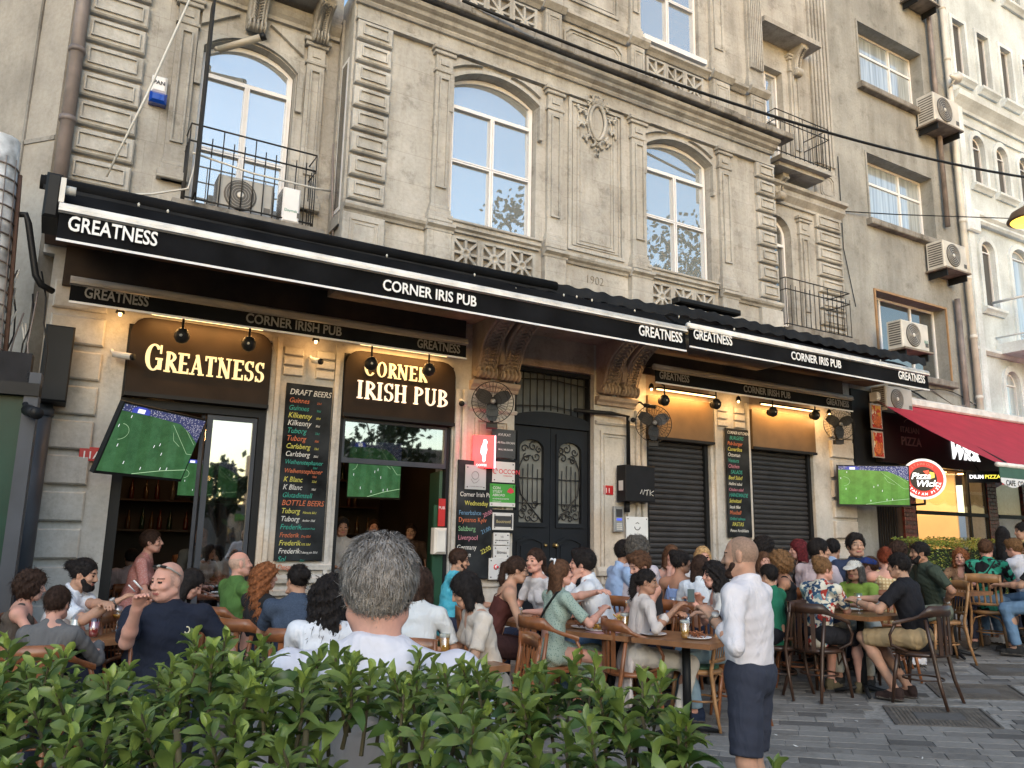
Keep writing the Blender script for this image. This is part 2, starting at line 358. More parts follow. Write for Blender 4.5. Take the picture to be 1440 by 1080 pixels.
for (cx, cy), L, w in MAN:
    t = thing('manhole_cover', 'patterned iron drain cover in the paving, ' + ('nearest', 'middle', 'rightmost')[[m[0][0] for m in MAN].index(cx)] + ' of three', 'manhole cover', (cx, cy, gz(cx) + .002), 0, 'iron covers in the paving'); t.matrix_world = Matrix.Translation((cx, cy, gz(cx) + .002)) @ Matrix.Rotation(-math.atan(.058), 4, 'Y') @ Matrix.Rotation(zr, 4, 'Z')
    b = MB(); b.box(-L / 2, L / 2, -w / 2, w / 2, -.012, -.004, CAST)
    for sx in (-1, 1): b.box(sx * L / 2 - .01, sx * L / 2 + .01, -w / 2, w / 2, -.01, .004, CAST)
    for sy in (-1, 1): b.box(-L / 2, L / 2, sy * w / 2 - .01, sy * w / 2 + .01, -.01, .003, CAST)
    b.obj('frame', t)
    b = MB()
    for i in range(22):
        for j in range(16):
            x = -L / 2 + .03 + (L - .06) * (i + .5) / 22; y = -w / 2 + .03 + (w - .06) * (j + .5) / 16
            if abs(x) < .2 and abs(y) < .12: continue
            b.box(x - .012, x + .012, y - .008, y + .008, -.004, .001, CAST)
    b.obj('studs', t, kind='stuff')
    MB().box(-.19, .19, -.11, .11, -.004, .0005, STONE_D).obj('inset_plate', t)

# ---- windows
def window(par, x0, x1, z0, z1, y, rise=.0, trans=None, mid=None, cols=2, fr=WHT, gm=SKYGL, fw=.06, d=.06, name='window', side=None):
    """frame with separate panes; rise>0 gives a segmental head above z1; trans: transom height; mid: bar height inside the leaves"""
    holes = []; top = trans if trans else z1
    if trans:
        w = x1 - x0 - 2 * fw
        if rise > 0: holes.append(arch_loop(x0 + fw, x1 - fw, trans + fw, z1, rise - fw))
        else:
            for c in range(cols): a = x0 + fw + (x1 - x0 - fw) * c / cols; holes.append([(a, trans + fw), (a + (x1 - x0 - fw) / cols - fw, trans + fw), (a + (x1 - x0 - fw) / cols - fw, z1 - fw), (a, z1 - fw)])
    cw = (x1 - x0 - fw) / cols
    for c in range(cols):
        a = x0 + fw + cw * c; b_ = a + cw - fw
        zs = [z0 + fw] + ([mid - fw * .4, mid + fw * .4] if mid else []) + [top - (0 if trans else fw)]
        for k in range(0, len(zs), 2): holes.append([(a, zs[k]), (b_, zs[k]), (b_, zs[k + 1]), (a, zs[k + 1])])
    outer = arch_loop(x0, x1, z0, z1, rise) if rise > 0 else [(x0, z0), (x1, z0), (x1, z1), (x0, z1)]
    b = MB(); b.prism(outer, y, y + d, fr, holes)
    # raised casement beads
    for h in holes:
        if len(h) == 4 and h[1][0] - h[0][0] > .12:
            q = .02
            b.prism([(h[0][0] - q, h[0][1] - q), (h[1][0] + q, h[1][1] - q), (h[2][0] + q, h[2][1] + q), (h[3][0] - q, h[3][1] + q)], y - .018, y - .0005, fr, [h])
    w = b.obj(name, par)
    for h in holes:
        e = .004
        cx = sum(p[0] for p in h) / len(h); cz = sum(p[1] for p in h) / len(h)
        hh = [(p[0] + (e if p[0] > cx else -e), p[1] + (e if p[1] > cz else -e)) for p in h]
        MB().prism(hh, y + d * .45, y + d * .45 + .006, gm).obj('pane', w)
    return w
def wall(par, name, outer, holes, y, d, m, reveal=None):
    return MB().prism(outer, y, y + d, m, holes).obj(name, par)
def pilaster(par, x0, x1, z0, z1, y, m, d=.06, name='pilaster'):
    b = MB(); b.box(x0, x1, y - d, y + .01, z0, z1, m); q = (x1 - x0) * .2
    b.prism([(x0 + q, z0 + .45), (x1 - q, z0 + .45), (x1 - q, z1 - .42), (x0 + q, z1 - .42)], y - d - .03, y - d - .0005, m, [[(x0 + q + .02, z0 + .47), (x1 - q - .02, z0 + .47), (x1 - q - .02, z1 - .44), (x0 + q + .02, z1 - .44)]])
    for (za, zb, e) in ((z0, z0 + .10, .05), (z0 + .10, z0 + .17, .03), (z0 + .17, z0 + .22, .015), (z1 - .34, z1 - .30, .02), (z1 - .10, z1 - .05, .035), (z1 - .05, z1, .06)):
        b.cbox(x0 - e, x1 + e, y - d - e, y + .005, za, zb, m, .008)
    b.box(x0 + .06, x1 - .06, y - d - .018, y - d - .0005, z1 - .24, z1 - .16, m)
    return b.obj(name, par)
def quoins(par, x0, x1, zb, zt, n, y, m, name='quoin_block'):
    p = (zt - zb) / n; me = {}
    for i in range(n):
        b = MB(); z0 = 0.025; z1 = p - .025; w = x1 - x0; j = .004 * ((i * 7) % 3)
        b.cbox(0, w + j, -.075, .01, z0, z1, m, .016)
        b.prism([(.06, z0 + .05), (w - .06, z0 + .05), (w - .06, z1 - .05), (.06, z1 - .05)], -.10, -.0755, m, [[(.075, z0 + .065), (w - .075, z0 + .065), (w - .075, z1 - .065), (.075, z1 - .065)]])
        o = b.obj(name, par); o.location = (x0, y, zb + i * p)
def mould(par, x0, x1, y, z, prof, m, name):
    """horizontal moulding: prof = [(projection, height above z)...] from bottom to top"""
    pts = [(0.0, prof[0][1])] + list(prof) + [(0.0, prof[-1][1])]
    vs = []; n = len(pts)
    for x in (x0, x1): vs += [(x, y - p, z + h) for p, h in pts]
    fs = [(i, i + 1, n + i + 1, n + i) for i in range(n - 1)] + [(n - 1, 0, n, 2 * n - 1), tuple(range(n - 1, -1, -1)), tuple(range(n, 2 * n))]
    return MB().add(vs, fs, m).obj(name, par)
def starburst(par, x0, x1, z0, z1, y, n, ring=True, m=ST):
    w = (x1 - x0) / n
    for i in range(n):
        cx = x0 + w * (i + .5); cz = (z0 + z1) / 2; hw, hh = w / 2, (z1 - z0) / 2; b = MB()
        b.box(cx - hw, cx + hw, y - .015, y - .002, z0, z1, STC)
        for s in (-1, 1):
            b.box(cx + s * (hw - .02) - .022, cx + s * (hw - .02) + .022, y - .075, y - .015, z0, z1, m)
            b.box(cx - hw + .042, cx + hw - .042, y - .07, y - .015, cz + s * (hh - .015) - .015, cz + s * (hh - .015) + .015, m)
        for k in range(8 if ring else 4):
            a = math.pi * k / 4; e = min(hw / max(1e-6, abs(math.cos(a))), hh / max(1e-6, abs(math.sin(a)))) - .02
            M = Matrix.Translation((cx, y - .04, cz)) @ Matrix.Rotation(-a, 4, 'Y')
            b.obox(M, -e if not ring else .05, e, -.024 - .003 * k, .024, -.017, .017, m)
        if ring: b.lathe((cx, y - .02, cz), [(.075, 0), (.075, .05), (.055, .065), (.035, .065), (.033, .04)], m, 16, 'y')
        b.obj('starburst_panel', par)
def panel_frame(par, x0, x1, z0, z1, y, m, w=.035, d=.045, name='moulded_panel', chamf=0):
    def lp(o):
        c = chamf
        return [(x0 + o + c, z0 + o), (x1 - o - c, z0 + o), (x1 - o, z0 + o + c), (x1 - o, z1 - o - c), (x1 - o - c, z1 - o), (x0 + o + c, z1 - o), (x0 + o, z1 - o - c), (x0 + o, z0 + o + c)] if c else [(x0 + o, z0 + o), (x1 - o, z0 + o), (x1 - o, z1 - o), (x0 + o, z1 - o)]
    b = MB(); b.prism(lp(0), y - d, y - .001, m, [lp(w)]); b.prism(lp(w + .03), y - d * .5, y - .001, m, [lp(w + .045)]); return b.obj(name, par)

# ================================================================== THE STONE PUB BUILDING
OX = lambda v: v * .9333
OZ = lambda v: 1.55 + (v - 1.55) * .9333
pub = thing('stone_building', 'ornate weathered beige stone building of 1902 with the pub on its ground floor', 'building')
YO, YW = 8.4, 9.0
xL, xR = OX(2.82), OX(10.62)
# --- projecting middle (oriel), first floor
w2 = (OX(4.24), OX(5.60)); w3 = (OX(7.67), OX(9.07)); ZS, ZB, RISE = OZ(7.76), OZ(5.68), .20
zc = OZ(8.14)
def hole(w, z0, zs, rise): return arch_loop(w[0] - .015, w[1] + .015, z0, zs, rise + .01)
wall(pub, 'wall', [(xL, 4.42), (xR, 4.42), (xR, OZ(8.75)), (xL, OZ(8.75))], [hole(w2, ZB, ZS, RISE), hole(w3, ZB, ZS, RISE)], YO, .32, ST)
for w in (w2, w3):
    window(pub, w[0], w[1], ZB, ZS, YO + .09, RISE, OZ(7.40), OZ(6.62))
    # arch trim and key panels
    cx = (w[0] + w[1]) / 2; hw = (w[1] - w[0]) / 2 + .02
    out = [(cx + hw + .055, ZS - .5)] + seg(cx, hw + .055, ZS + .01, RISE + .045, 14) + [(cx - hw - .055, ZS - .5)]
    inn = [(cx - hw, ZS - .5)] + seg(cx, hw, ZS, RISE + .01, 14)[::-1] + [(cx + hw, ZS - .5)]
    MB().prism(out + inn, YO - .075, YO - .001, ST).obj('arch_moulding', pub)
    for sgn in (-1, 1):
        ax = cx + sgn * (hw + .03); pts = [(ax, zc - .05), (cx + sgn * .22, zc - .05)] + [(cx + sgn * (.22 + (hw - .19) * t), ZS + RISE + .105 - .16 * t ** 1.8) for t in (0.15, .4, .65, .85, 1)]
        if sgn > 0: pts = pts[::-1]
        MB().prism(pts, YO - .055, YO - .001, ST).obj('spandrel_panel', pub)
    mould(pub, w[0] - .06, w[1] + .06, YO, ZB - .14, [(.05, 0), (.05, .03), (.09, .05), (.09, .10), (.12, .11), (.12, .135)], ST, 'window_sill')
    starburst(pub, w[0] + .02, w[1] - .02, OZ(5.02), OZ(5.46), YO, 3)
for a, b_ in ((3.95, 4.20), (5.78, 6.04), (7.36, 7.64), (9.26, 9.53)):
    pilaster(pub, OX(a), OX(b_), OZ(5.60), zc, YO, ST)
    MB().cbox(OX(a) - .05, OX(b_) + .05, YO - .10, YO - .001, OZ(4.9), OZ(5.46), ST, .01).obj('pedestal', pub)
    mould(pub, OX(a) - .07, OX(b_) + .07, YO - .06, OZ(5.46), [(.04, 0), (.05, .03), (.10, .06), (.10, .10), (.05, .12)], ST, 'pedestal_cap')
quoins(pub, xL, OX(3.30), OZ(5.62), OZ(8.16), 8, YO, STQ)
quoins(pub, OX(10.17), xR, OZ(5.62), OZ(8.16), 8, YO, STQ)
MB().cbox(xL - .05, OX(3.32), YO - .08, YO - .001, OZ(4.75), OZ(5.45), STQ, .01).obj('corner_pedestal', pub)
MB().cbox(OX(10.15), xR + .05, YO - .08, YO - .001, OZ(4.75), OZ(5.45), STQ, .01).obj('corner_pedestal', pub)
panel_frame(pub, xL + .03, OX(3.25), OZ(4.85), OZ(5.38), YO - .08, STQ, .02, .015)
mould(pub, xL - .04, OX(3.95) - .07, YO, OZ(5.46), [(.03, 0), (.05, .03), (.09, .05), (.11, .08), (.11, .12)], ST, 'string_course')
mould(pub, OX(6.04) + .07, OX(7.36) - .07, YO, OZ(5.46), [(.03, 0), (.05, .03), (.09, .05), (.11, .08), (.11, .12)], ST, 'string_course')
mould(pub, OX(9.53) + .07, xR + .04, YO, OZ(5.46), [(.03, 0), (.05, .03), (.09, .05), (.11, .08), (.11, .12)], ST, 'string_course')
panel_frame(pub, OX(6.17), OX(7.22), OZ(5.68), OZ(8.12), YO, ST, .05, .035)
panel_frame(pub, OX(6.34), OX(7.05), OZ(5.80), OZ(8.0), YO, ST, .025, .02)
# cartouche
b = MB(); ccx, ccz = OX(6.70), OZ(7.83); ell = []
for i in range(25):
    a = 2 * math.pi * i / 24; ell.append((ccx + .135 * math.cos(a) * (1 - .22 * (math.sin(a) < 0) * abs(math.sin(a))), YO - .05, ccz + .27 * math.sin(a)))
b.tube(ell, .026, ST, 8, False); b.tube([(p[0] + (p[0] - ccx) * .3, YO - .03, p[2] + (p[2] - ccz) * .14) for p in ell], .016, ST, 6, False)
dv = [(ccx, YO - .055, ccz)] + [(ccx + (p[0] - ccx) * .8, YO - .03, ccz + (p[2] - ccz) * .85) for p in ell[:-1]]
b.add(dv, [(0, i + 1, (i + 1) % 24 + 1) for i in range(24)], ST, True)
rg = random.Random(5)
for sgn in (-1, 1):
    for k in range(11):
        t = k / 10; a0 = R_(95 - 175 * t); px = ccx + sgn * (.20 + .03 * math.sin(k * 2)) * math.cos(a0) * 1.05 + sgn * .03; pz = ccz + .33 * math.sin(a0) + .02
        pts = []
        for j in range(9):
            q = j / 8; rr = .075 * (1 - .75 * q); aa = a0 + 3.8 * q * (1 if k % 2 else -1)
            pts.append((px + sgn * (rr * math.cos(aa) + .02), YO - .03 - .03 * q, pz + rr * math.sin(aa)))
        b.tube(pts, [.022 * (1 - .5 * j / 8) for j in range(9)], ST, 6)
for k in range(7):
    a0 = R_(60 + 10 * k); b.tube([(ccx + .15 * math.cos(a0), YO - .03, ccz + .27 * math.sin(a0)), (ccx + .2 * math.cos(a0), YO - .07, ccz + .36 * math.sin(a0)), (ccx + .21 * math.cos(a0), YO - .03, ccz + .39 * math.sin(a0))], [.03, .022, .008], ST, 6)
for dz, s in ((-.34, .06), (-.42, .045), (-.50, .03)):
    b.tube([(ccx - s, YO - .02, ccz + dz - .02), (ccx - s * .6, YO - .03, ccz + dz + .03), (ccx, YO - .035, ccz + dz - .01), (ccx + s * .6, YO - .03, ccz + dz + .03), (ccx + s, YO - .02, ccz + dz - .02)], .011, ST, 6)
b.obj('cartouche', pub)
text('1902', .17, (OX(6.50), YO - .004, OZ(5.23)), mat('carved_shadow', (.17, .155, .13), .9, .1), pub, 'carved_date', .003, -.004, sx=.95)
# return wall on the left of the oriel with a narrow window
b = MB(); b.box(xL, xL + .3, YO + .321, YW + .3, 4.42, OZ(8.75), ST); b.box(xL - .03, xL - .001, YO + .02, YO + .12, 4.6, 8, ST); b.box(xL - .03, xL - .001, YW - .12, YW - .02, 4.6, 8, ST)
b.box(xL - .04, xL - .002, YO + .12, YW - .12, 5.1, 5.25, ST); b.box(xL - .02, xL - .001, YO + .17, YW - .17, 5.3, 7.3, WHT); b.box(xL - .024, xL - .0205, YO + .21, YW - .21, 5.35, 7.25, DRKGL)
b.obj('return_wall', pub)
MB().box(xR - .3, xR, YO + .321, YW + .3, 4.42, OZ(8.75), ST).obj('return_wall', pub)
# entablature and main cornice
Pc = [(.04, 0), (.04, .03), (.02, .04)]
mould(pub, xL - .02, xR + .02, YO, zc, [(.07, 0), (.07, .04), (.03, .05)], ST, 'architrave')
mould(pub, xL - .03, xR + .03, YO, OZ(8.40), [(.04, 0), (.06, .03), (.06, .05), (.12, .08), (.14, .12), (.20, .15), (.22, .19)], ST, 'cornice_moulding')
b = MB(); rg = random.Random(9); x = xL - .22
while x < xR + .2:    # eroded slab edge, in uneven lengths
    L = rg.uniform(.18, .5); e = rg.uniform(-.012, .012); b.cbox(x, min(x + L, xR + .25) - .002, YO - .30 + e, YO - .001, OZ(8.64) + rg.uniform(-.004, .004), OZ(8.75), STC, .012); x += L
b.obj('cornice_slab', pub)
# balustrade zone and second floor of the oriel
z2b = OZ(8.75); z2t = OZ(9.44); z3 = OZ(14.5)
w5 = (OX(7.67), OX(9.0)); w4 = (OX(4.24), OX(5.60))
wall(pub, 'wall', [(xL, z2b), (xR, z2b), (xR, z3), (xL, z3)], [[(w[0], OZ(9.72)), (w[1], OZ(9.72)), (w[1], OZ(12.0)), (w[0], OZ(12.0))] for w in (w4, w5)], YO + .06, .3, ST)
for w in (w4, w5):
    window(pub, w[0], w[1], OZ(9.72), OZ(12.0), YO + .14, 0, None, OZ(10.75))
    starburst(pub, w[0] + .04, w[1] - .02, OZ(8.84), OZ(9.36), YO + .04, 3 if w is w5 else 3, False)
    MB().box(w[0] - .03, w[1] + .03, YO - .08, YO + .059, OZ(9.62), OZ(9.71), WHT).obj('window_sill', pub)
for a, b_ in ((3.9, 4.2), (5.72, 6.02), (7.38, 7.66), (9.2, 9.6), (10.12, 10.5), (2.84, 3.3)):
    MB().cbox(OX(a), OX(b_), YO - .06, YO + .05, z2b, z2t - .001, ST, .012).obj('pedestal', pub)
    panel_frame(pub, OX(a) + .04, OX(b_) - .04, z2b + .08, z2t - .08, YO - .06, ST, .02, .012)
    mould(pub, OX(a) - .05, OX(b_) + .05, YO - .04, z2t, [(.03, 0), (.06, .03), (.10, .07), (.10, .12)], ST, 'pedestal_cap')
    pilaster(pub, OX(a) + .03, OX(b_) - .03, OZ(9.6), OZ(12.6), YO + .06, ST)
for a, b_ in ((4.2, 5.72), (6.02, 7.38), (7.66, 9.2), (9.6, 10.12), (3.3, 3.9)):
    mould(pub, OX(a) + .051, OX(b_) - .051, YO + .05, z2t, [(.03, 0), (.07, .04), (.12, .07), (.12, .11)], ST, 'string_course')
panel_frame(pub, OX(6.12), OX(7.28), z2b + .06, z2t - .06, YO + .06, ST, .03, .03, chamf=.09)
panel_frame(pub, OX(6.2), OX(7.2), OZ(9.85), OZ(12), YO + .06, ST, .05, .03)
for k in range(7): MB().box(OX(10.12) + .05 + k * .046, OX(10.12) + .075 + k * .046, YO - .055, YO + .0, OZ(10.0), OZ(12.2), ST).obj('flute', pub)
# soffit and floor slab of the oriel
MB().box(xL, xR, YO - .02, YW + .3, 4.30, 4.419, STK).obj('soffit', pub)
# --- left bay (first floor)
w1 = (1.02, 2.08)
wall(pub, 'wall', [(-.30, 4.605), (xL - .001, 4.605), (xL - .001, 11), (-.30, 11)], [arch_loop(w1[0] - .01, w1[1] + .01, 4.9, 7.10, .23)], YW, .3, ST)
window(pub, w1[0], w1[1], 4.9, 7.10, YW + .12, .22, 6.80, 5.9)
MB().prism([(2.17, 6.6)] + seg(1.55, .62, 7.12, .28, 14) + [(.93, 6.6), (1.0, 6.6)] + seg(1.55, .55, 7.10, .245, 14)[::-1] + [(2.10, 6.6)], YW - .05, YW - .001, ST).obj('arch_moulding', pub)
for sgn in (-1, 1):
    pts = [(1.55 + sgn * .60, 7.64), (1.55 + sgn * .18, 7.64), (1.55 + sgn * .35, 7.53), (1.55 + sgn * .60, 7.36)]
    if sgn > 0: pts = pts[::-1]
    MB().prism(pts, YW - .055, YW - .001, ST).obj('spandrel_panel', pub)
pilaster(pub, .70, .92, 5.35, 7.62, YW, ST); pilaster(pub, 2.20, 2.42, 5.35, 7.62, YW, ST)
quoins(pub, -.20, .40, 4.75, 7.70, 9, YW, STQ)
mould(pub, -.28, xL - .04, YW, 7.72, [(.05, 0), (.05, .05), (.09, .09), (.12, .14), (.12, .2)], ST, 'architrave')
b = MB(); b.box(.45, xL - .25, YW - .75, YW - .001, 8.10, 8.24, STC); b.box(.5, xL - .3, YW - .6, YW - .001, 8.0, 8.099, ST); b.obj('balcony_slab', pub)
def console(par, x0, x1, y, zt, zb, dep, m, name='console', leaf=True):
    """scrolled bracket, profile in y-z extruded along x, with leaf ridges"""
    n = 14; pts = [(y, zt), (y - dep, zt), (y - dep, zt - .06)]
    for i in range(n + 1):
        t = i / n; pts.append((y - dep * (1 - t) ** 1.0 * (.98 - .22 * math.sin(math.pi * t)) - .10 * t * (1 if t > .9 else t), zt - .07 - (zt - zb - .16) * t ** 1.15))
    for i in range(7): a = R_(100 + 40 * i); pts.append((y - .10 - .07 * math.cos(R_(180 - 36 * i)) * -1 - .0, zb + .07 - .07 * math.sin(R_(36 * i)) + .02))
    pts.append((y, zb)); N = len(pts); b = MB(); vs = [(x, p[0], p[1]) for x in (x0, x1) for p in pts]
    tri = tessellate_polygon([[Vector((p[0], p[1], 0)) for p in pts]])
    fs = [tuple(t) for t in tri] + [tuple(N + i for i in reversed(t)) for t in tri] + [(i, (i + 1) % N, N + (i + 1) % N, N + i) for i in range(N)]
    b.add(vs, fs, m)
    w = x1 - x0
    for e in (x0 + .02, x1 - .02): b.tube([(e, p[0] - .012, p[1]) for p in pts[2:2 + n + 1]], .022, m, 6)
    if leaf:
        for i in range(2, n, 1):
            p = pts[2 + i]
            for sg in (-1, 1):
                b.tube([((x0 + x1) / 2 + sg * .01, p[0] - .02, p[1]), ((x0 + x1) / 2 + sg * w * .22, p[0] - .045, p[1] + .02), ((x0 + x1) / 2 + sg * w * .36, p[0] - .012, p[1] - .035)], [.012, .02, .008], m, 5)
        for xx in np.linspace(x0 + .02, x1 - .02, 5): b.lathe((xx - .008, y - .14, zb + .08), [(.06, 0), (.085, .012), (.06, .024)], m, 12, 'x')
    return b.obj(name, par)
console(pub, 1.44, 1.66, YW, 8.0, 7.42, .38, ST); console(pub, 2.22, 2.42, YW, 8.0, 7.55, .42, ST)
# --- right bay
wall(pub, 'wall', [(xR + .001, 4.605), (12.43, 4.605), (12.43, 14), (xR + .001, 14)], [arch_loop(10.30, 11.07, 4.61, 6.95, .33), [(10.35, 8.35), (11.05, 8.35), (11.05, 10.2), (10.35, 10.2)]], YW, .3, ST)
window(pub, 10.31, 11.06, 4.6, 6.95, YW + .14, .32, 6.75, 5.3, 2, gm=DRKGL)
window(pub, 10.35, 11.05, 8.35, 10.2, YW + .14, 0, None, 9.2, 2)
pilaster(pub, 11.24, 11.48, 5.1, 7.35, YW, ST); quoins(pub, 11.72, 12.40, 4.75, 7.55, 9, YW, STQ)
mould(pub, xR + .03, 12.47, YW, 7.50, [(.05, 0), (.05, .05), (.09, .09), (.14, .14), (.14, .24), (.22, .27), (.22, .33)], ST, 'cornice_moulding')
for k in range(6): MB().box(11.84 + k * .1, 11.90 + k * .1, YW - .05, YW - .001, 8.6, 12.4, ST).obj('flute', pub)
MB().cbox(11.78, 12.43, YW - .048, YW - .001, 7.84, 8.45, ST, .012).obj('pedestal', pub); panel_frame(pub, 11.9, 12.3, 7.92, 8.36, YW - .048, ST, .02, .02, chamf=.06)
pilaster(pub, 11.2, 11.44, 8.2, 10.6, YW, ST)
b = MB(); b.box(10.25, 11.58, YW - .56, YW - .001, 8.02, 8.10, ST); b.box(10.3, 11.5, YW - .45, YW - .001, 7.95, 8.019, ST); b.obj('balcony_slab', pub)
b = MB(); b.box(10.25, 11.95, YW - .62, YW - .001, 4.90, 5.02, STC); b.obj('balcony_slab', pub)
console(pub, 10.6, 10.76, YW, 7.95, 7.5, .28, ST)
b = MB(); b.box(10.15, 11.7, YW - .42, YW - .001, 10.72, 10.82, ST); b.obj('balcony_slab', pub); console(pub, 11.25, 11.42, YW, 10.72, 10.15, .32, ST)
def railing(par, x0, x1, yf, z0, z1, yb=YW, step=.115, name='balcony_railing', midz=.2):
    b = MB(); r = .011
    for z in (z0 + .04, z1 - midz, z1): b.tube([(x0, yb, z), (x0, yf, z), (x1, yf, z), (x1, yb, z)], r, IRON, 5)
    o = b.obj(name, par); n = int((x1 - x0) / step)
    def bar(x, y, zt): MB().tube([(x, y, z0), (x, y, zt)], .007, IRON, 5).obj('baluster', o)
    for i in range(n + 1): bar(x0 + (x1 - x0) * i / n, yf, z1 if i % 3 == 0 else z1 - midz + .08)
    for y in np.linspace(yf, yb, 5)[1:-1]: bar(x1, y, z1 - midz + .06); bar(x0, y, z1 - midz + .06)
railing(pub, .92, 2.32, 8.62, 5.02, 5.92); railing(pub, 10.15, 11.55, 8.45, 8.10, 8.92); railing(pub, 10.2, 11.85, 8.45, 5.02, 5.86)
MB().box(.80, 2.45, 8.55, YW - .001, 4.88, 5.0, STC).obj('balcony_slab', pub)

# --- ground floor
def gblocks(x0, x1, zs, y, m, par=pub, hgt=.29):
    for z in zs: MB().cbox(x0, x1, y - .06, y - .001, z, z + hgt, m, .016).obj('rusticated_block', par)
def pier(x0, x1, z1=4.3): MB().box(x0, x1, YW, YW + .45, 0, z1, STL).obj('pier', pub)
pier(-.20, .56); pier(2.06, 2.92); pier(4.40, 5.33); pier(6.66, 7.63); pier(8.93, 9.83); pier(11.34, 12.43)
gblocks(-.16, .34, [.16, .52, .88, 1.28 - .04, 1.60, 1.96, 2.31, 2.66, 3.02, 3.38, 3.74], YW, STL)
gblocks(11.78, 12.38, [.2, .55, .9, 1.25, 1.6, 1.95, 2.3, 2.65, 3.0, 3.35], YW, STL)
# mouldings on the piers
for x0, x1 in ((2.10, 2.88), (8.97, 9.79)):
    b = MB(); b.box(x0 + .02, x0 + .07, YW - .05, YW - .001, .3, 3.75, STL); b.box(x1 - .07, x1 - .02, YW - .05, YW - .001, .3, 3.75, STL); b.obj('pier_moulding', pub)
    for k, z in enumerate((3.32, 3.44, 3.56)):
        for sx in (0, 1): MB().cbox(x0 + .10 + sx * .38, x0 + .32 + sx * .38, YW - .05, YW - .001, z, z + .09, STL, .01).obj('capital_block', pub)
    for k, z in enumerate((1.12, .98, .85)): mould(pub, x0 - .02 - k * .02, x1 + .02 + k * .02, YW, z, [(.05 + k * .02, 0), (.06 + k * .02, .05), (.03, .09)], STL, 'pier_base_moulding')
for x0, x1 in ((4.42, 4.62), (7.40, 7.62)):
    for k in range(2): MB().cbox(x0 + k * .11, x0 + .07 + k * .11, YW - .05, YW - .001, .3, 3.4, STL, .012).obj('pier_moulding', pub)
for x0, x1 in ((4.66, 5.30), (6.70, 7.34)):
    panel_frame(pub, x0 + .06, x1 - .06, .9, 3.05, YW, STL, .04, .035)
    mould(pub, x0 - .03, x1 + .05, YW, 3.42, [(.05, 0), (.06, .04), (.10, .07), (.12, .12)], STK, 'pier_capital')
    mould(pub, x0 - .03, x1 + .05, YW, 3.14, [(.03, 0), (.05, .03), (.03, .05)], STL, 'pier_capital')
    mould(pub, x0 - .02, x1 + .04, YW, 1.02, [(.07, 0), (.08, .06), (.04, .12)], STL, 'pier_base_moulding')
    console(pub, x0, x0 + .29, YW, 4.30, 3.56, .62, STK); console(pub, x0 + .36, x0 + .65, YW, 4.30, 3.56, .62, STK)
    MB().box(x0 + .29, x0 + .36, YW - .25, YW - .001, 3.75, 4.29, STK).obj('console_web', pub)
for x0, x1, zt in ((.561, 2.059, 3.68), (2.921, 4.399, 3.68), (5.331, 6.659, 3.86), (7.631, 8.929, 3.66), (9.831, 11.339, 3.66)):
    MB().box(x0, x1, YW + .002, YW + .45, zt, 4.3, STK if x0 > 5 else STL).obj('lintel', pub)
MB().box(-.30, 12.43, YW + .001, YW + .45, 4.301, 4.6, STL).obj('lintel', pub)
for x0, x1, z0, z1 in ((.561, 2.059, 2.90, 3.679), (2.921, 4.399, 2.90, 3.679), (7.631, 8.929, 3.0, 3.659), (9.831, 11.339, 3.0, 3.659)): MB().box(x0, x1, YW + .003, YW + .44, z0, z1, BLKM).obj('header', pub)
MB().box(5.34, 12.40, YW + .46, YW + .5, 0, 4.6, BLKM).obj('back_wall', pub)
# --- entrance door (between the consoles)
dr = thing('entrance_door', 'tall slate grey double door with scrolled iron grilles between the stone brackets', 'door')
dx0, dx1, dz = 5.36, 6.63, 3.08; YD = 9.14; dm = (dx0 + dx1) / 2
b = MB(); b.box(dx0 - .03, dx0, YD - .05, YD + .1, 0, 3.86, DOOR); b.box(dx1, dx1 + .03, YD - .05, YD + .1, 0, 3.86, DOOR); b.box(dx0 - .03, dx1 + .03, YD - .06, YD + .1, 3.8, 3.86, DOOR)
b.prism([(dx0, dz - .04), (dx1, dz - .04), (dx1, dz + .05)] + [(dm + (dx1 - dm) * math.cos(math.pi * i / 12), dz + .05 + .12 * math.sin(math.pi * i / 12)) for i in range(1, 12)] + [(dx0, dz + .05)], YD - .07, YD + .06, DOOR)
b.obj('door_frame', dr)
tg = MB().box(dx0, dx1, YD + .05, YD + .07, dz, 3.8, mat('door_glass_dark', (.10, .11, .115), .3, .2)).obj('transom_pane', dr)
for i in range(11):
    x = dx0 + .06 + (dx1 - dx0 - .12) * i / 10; MB().tube([(x, YD - .02, dz + .10 + .10 * math.sin(math.pi * i / 10)), (x, YD - .02, 3.8)], .010, IRON, 5).obj('transom_bar', dr)
for z in (3.30, 3.68): MB().tube([(dx0, YD - .01, z), (dm, YD - .01, z + .05), (dx1, YD - .01, z)], .009, IRON, 5).obj('transom_rail', dr)
DG = mat('door_glass_grey', (.17, .18, .175), .25, .3, 3)
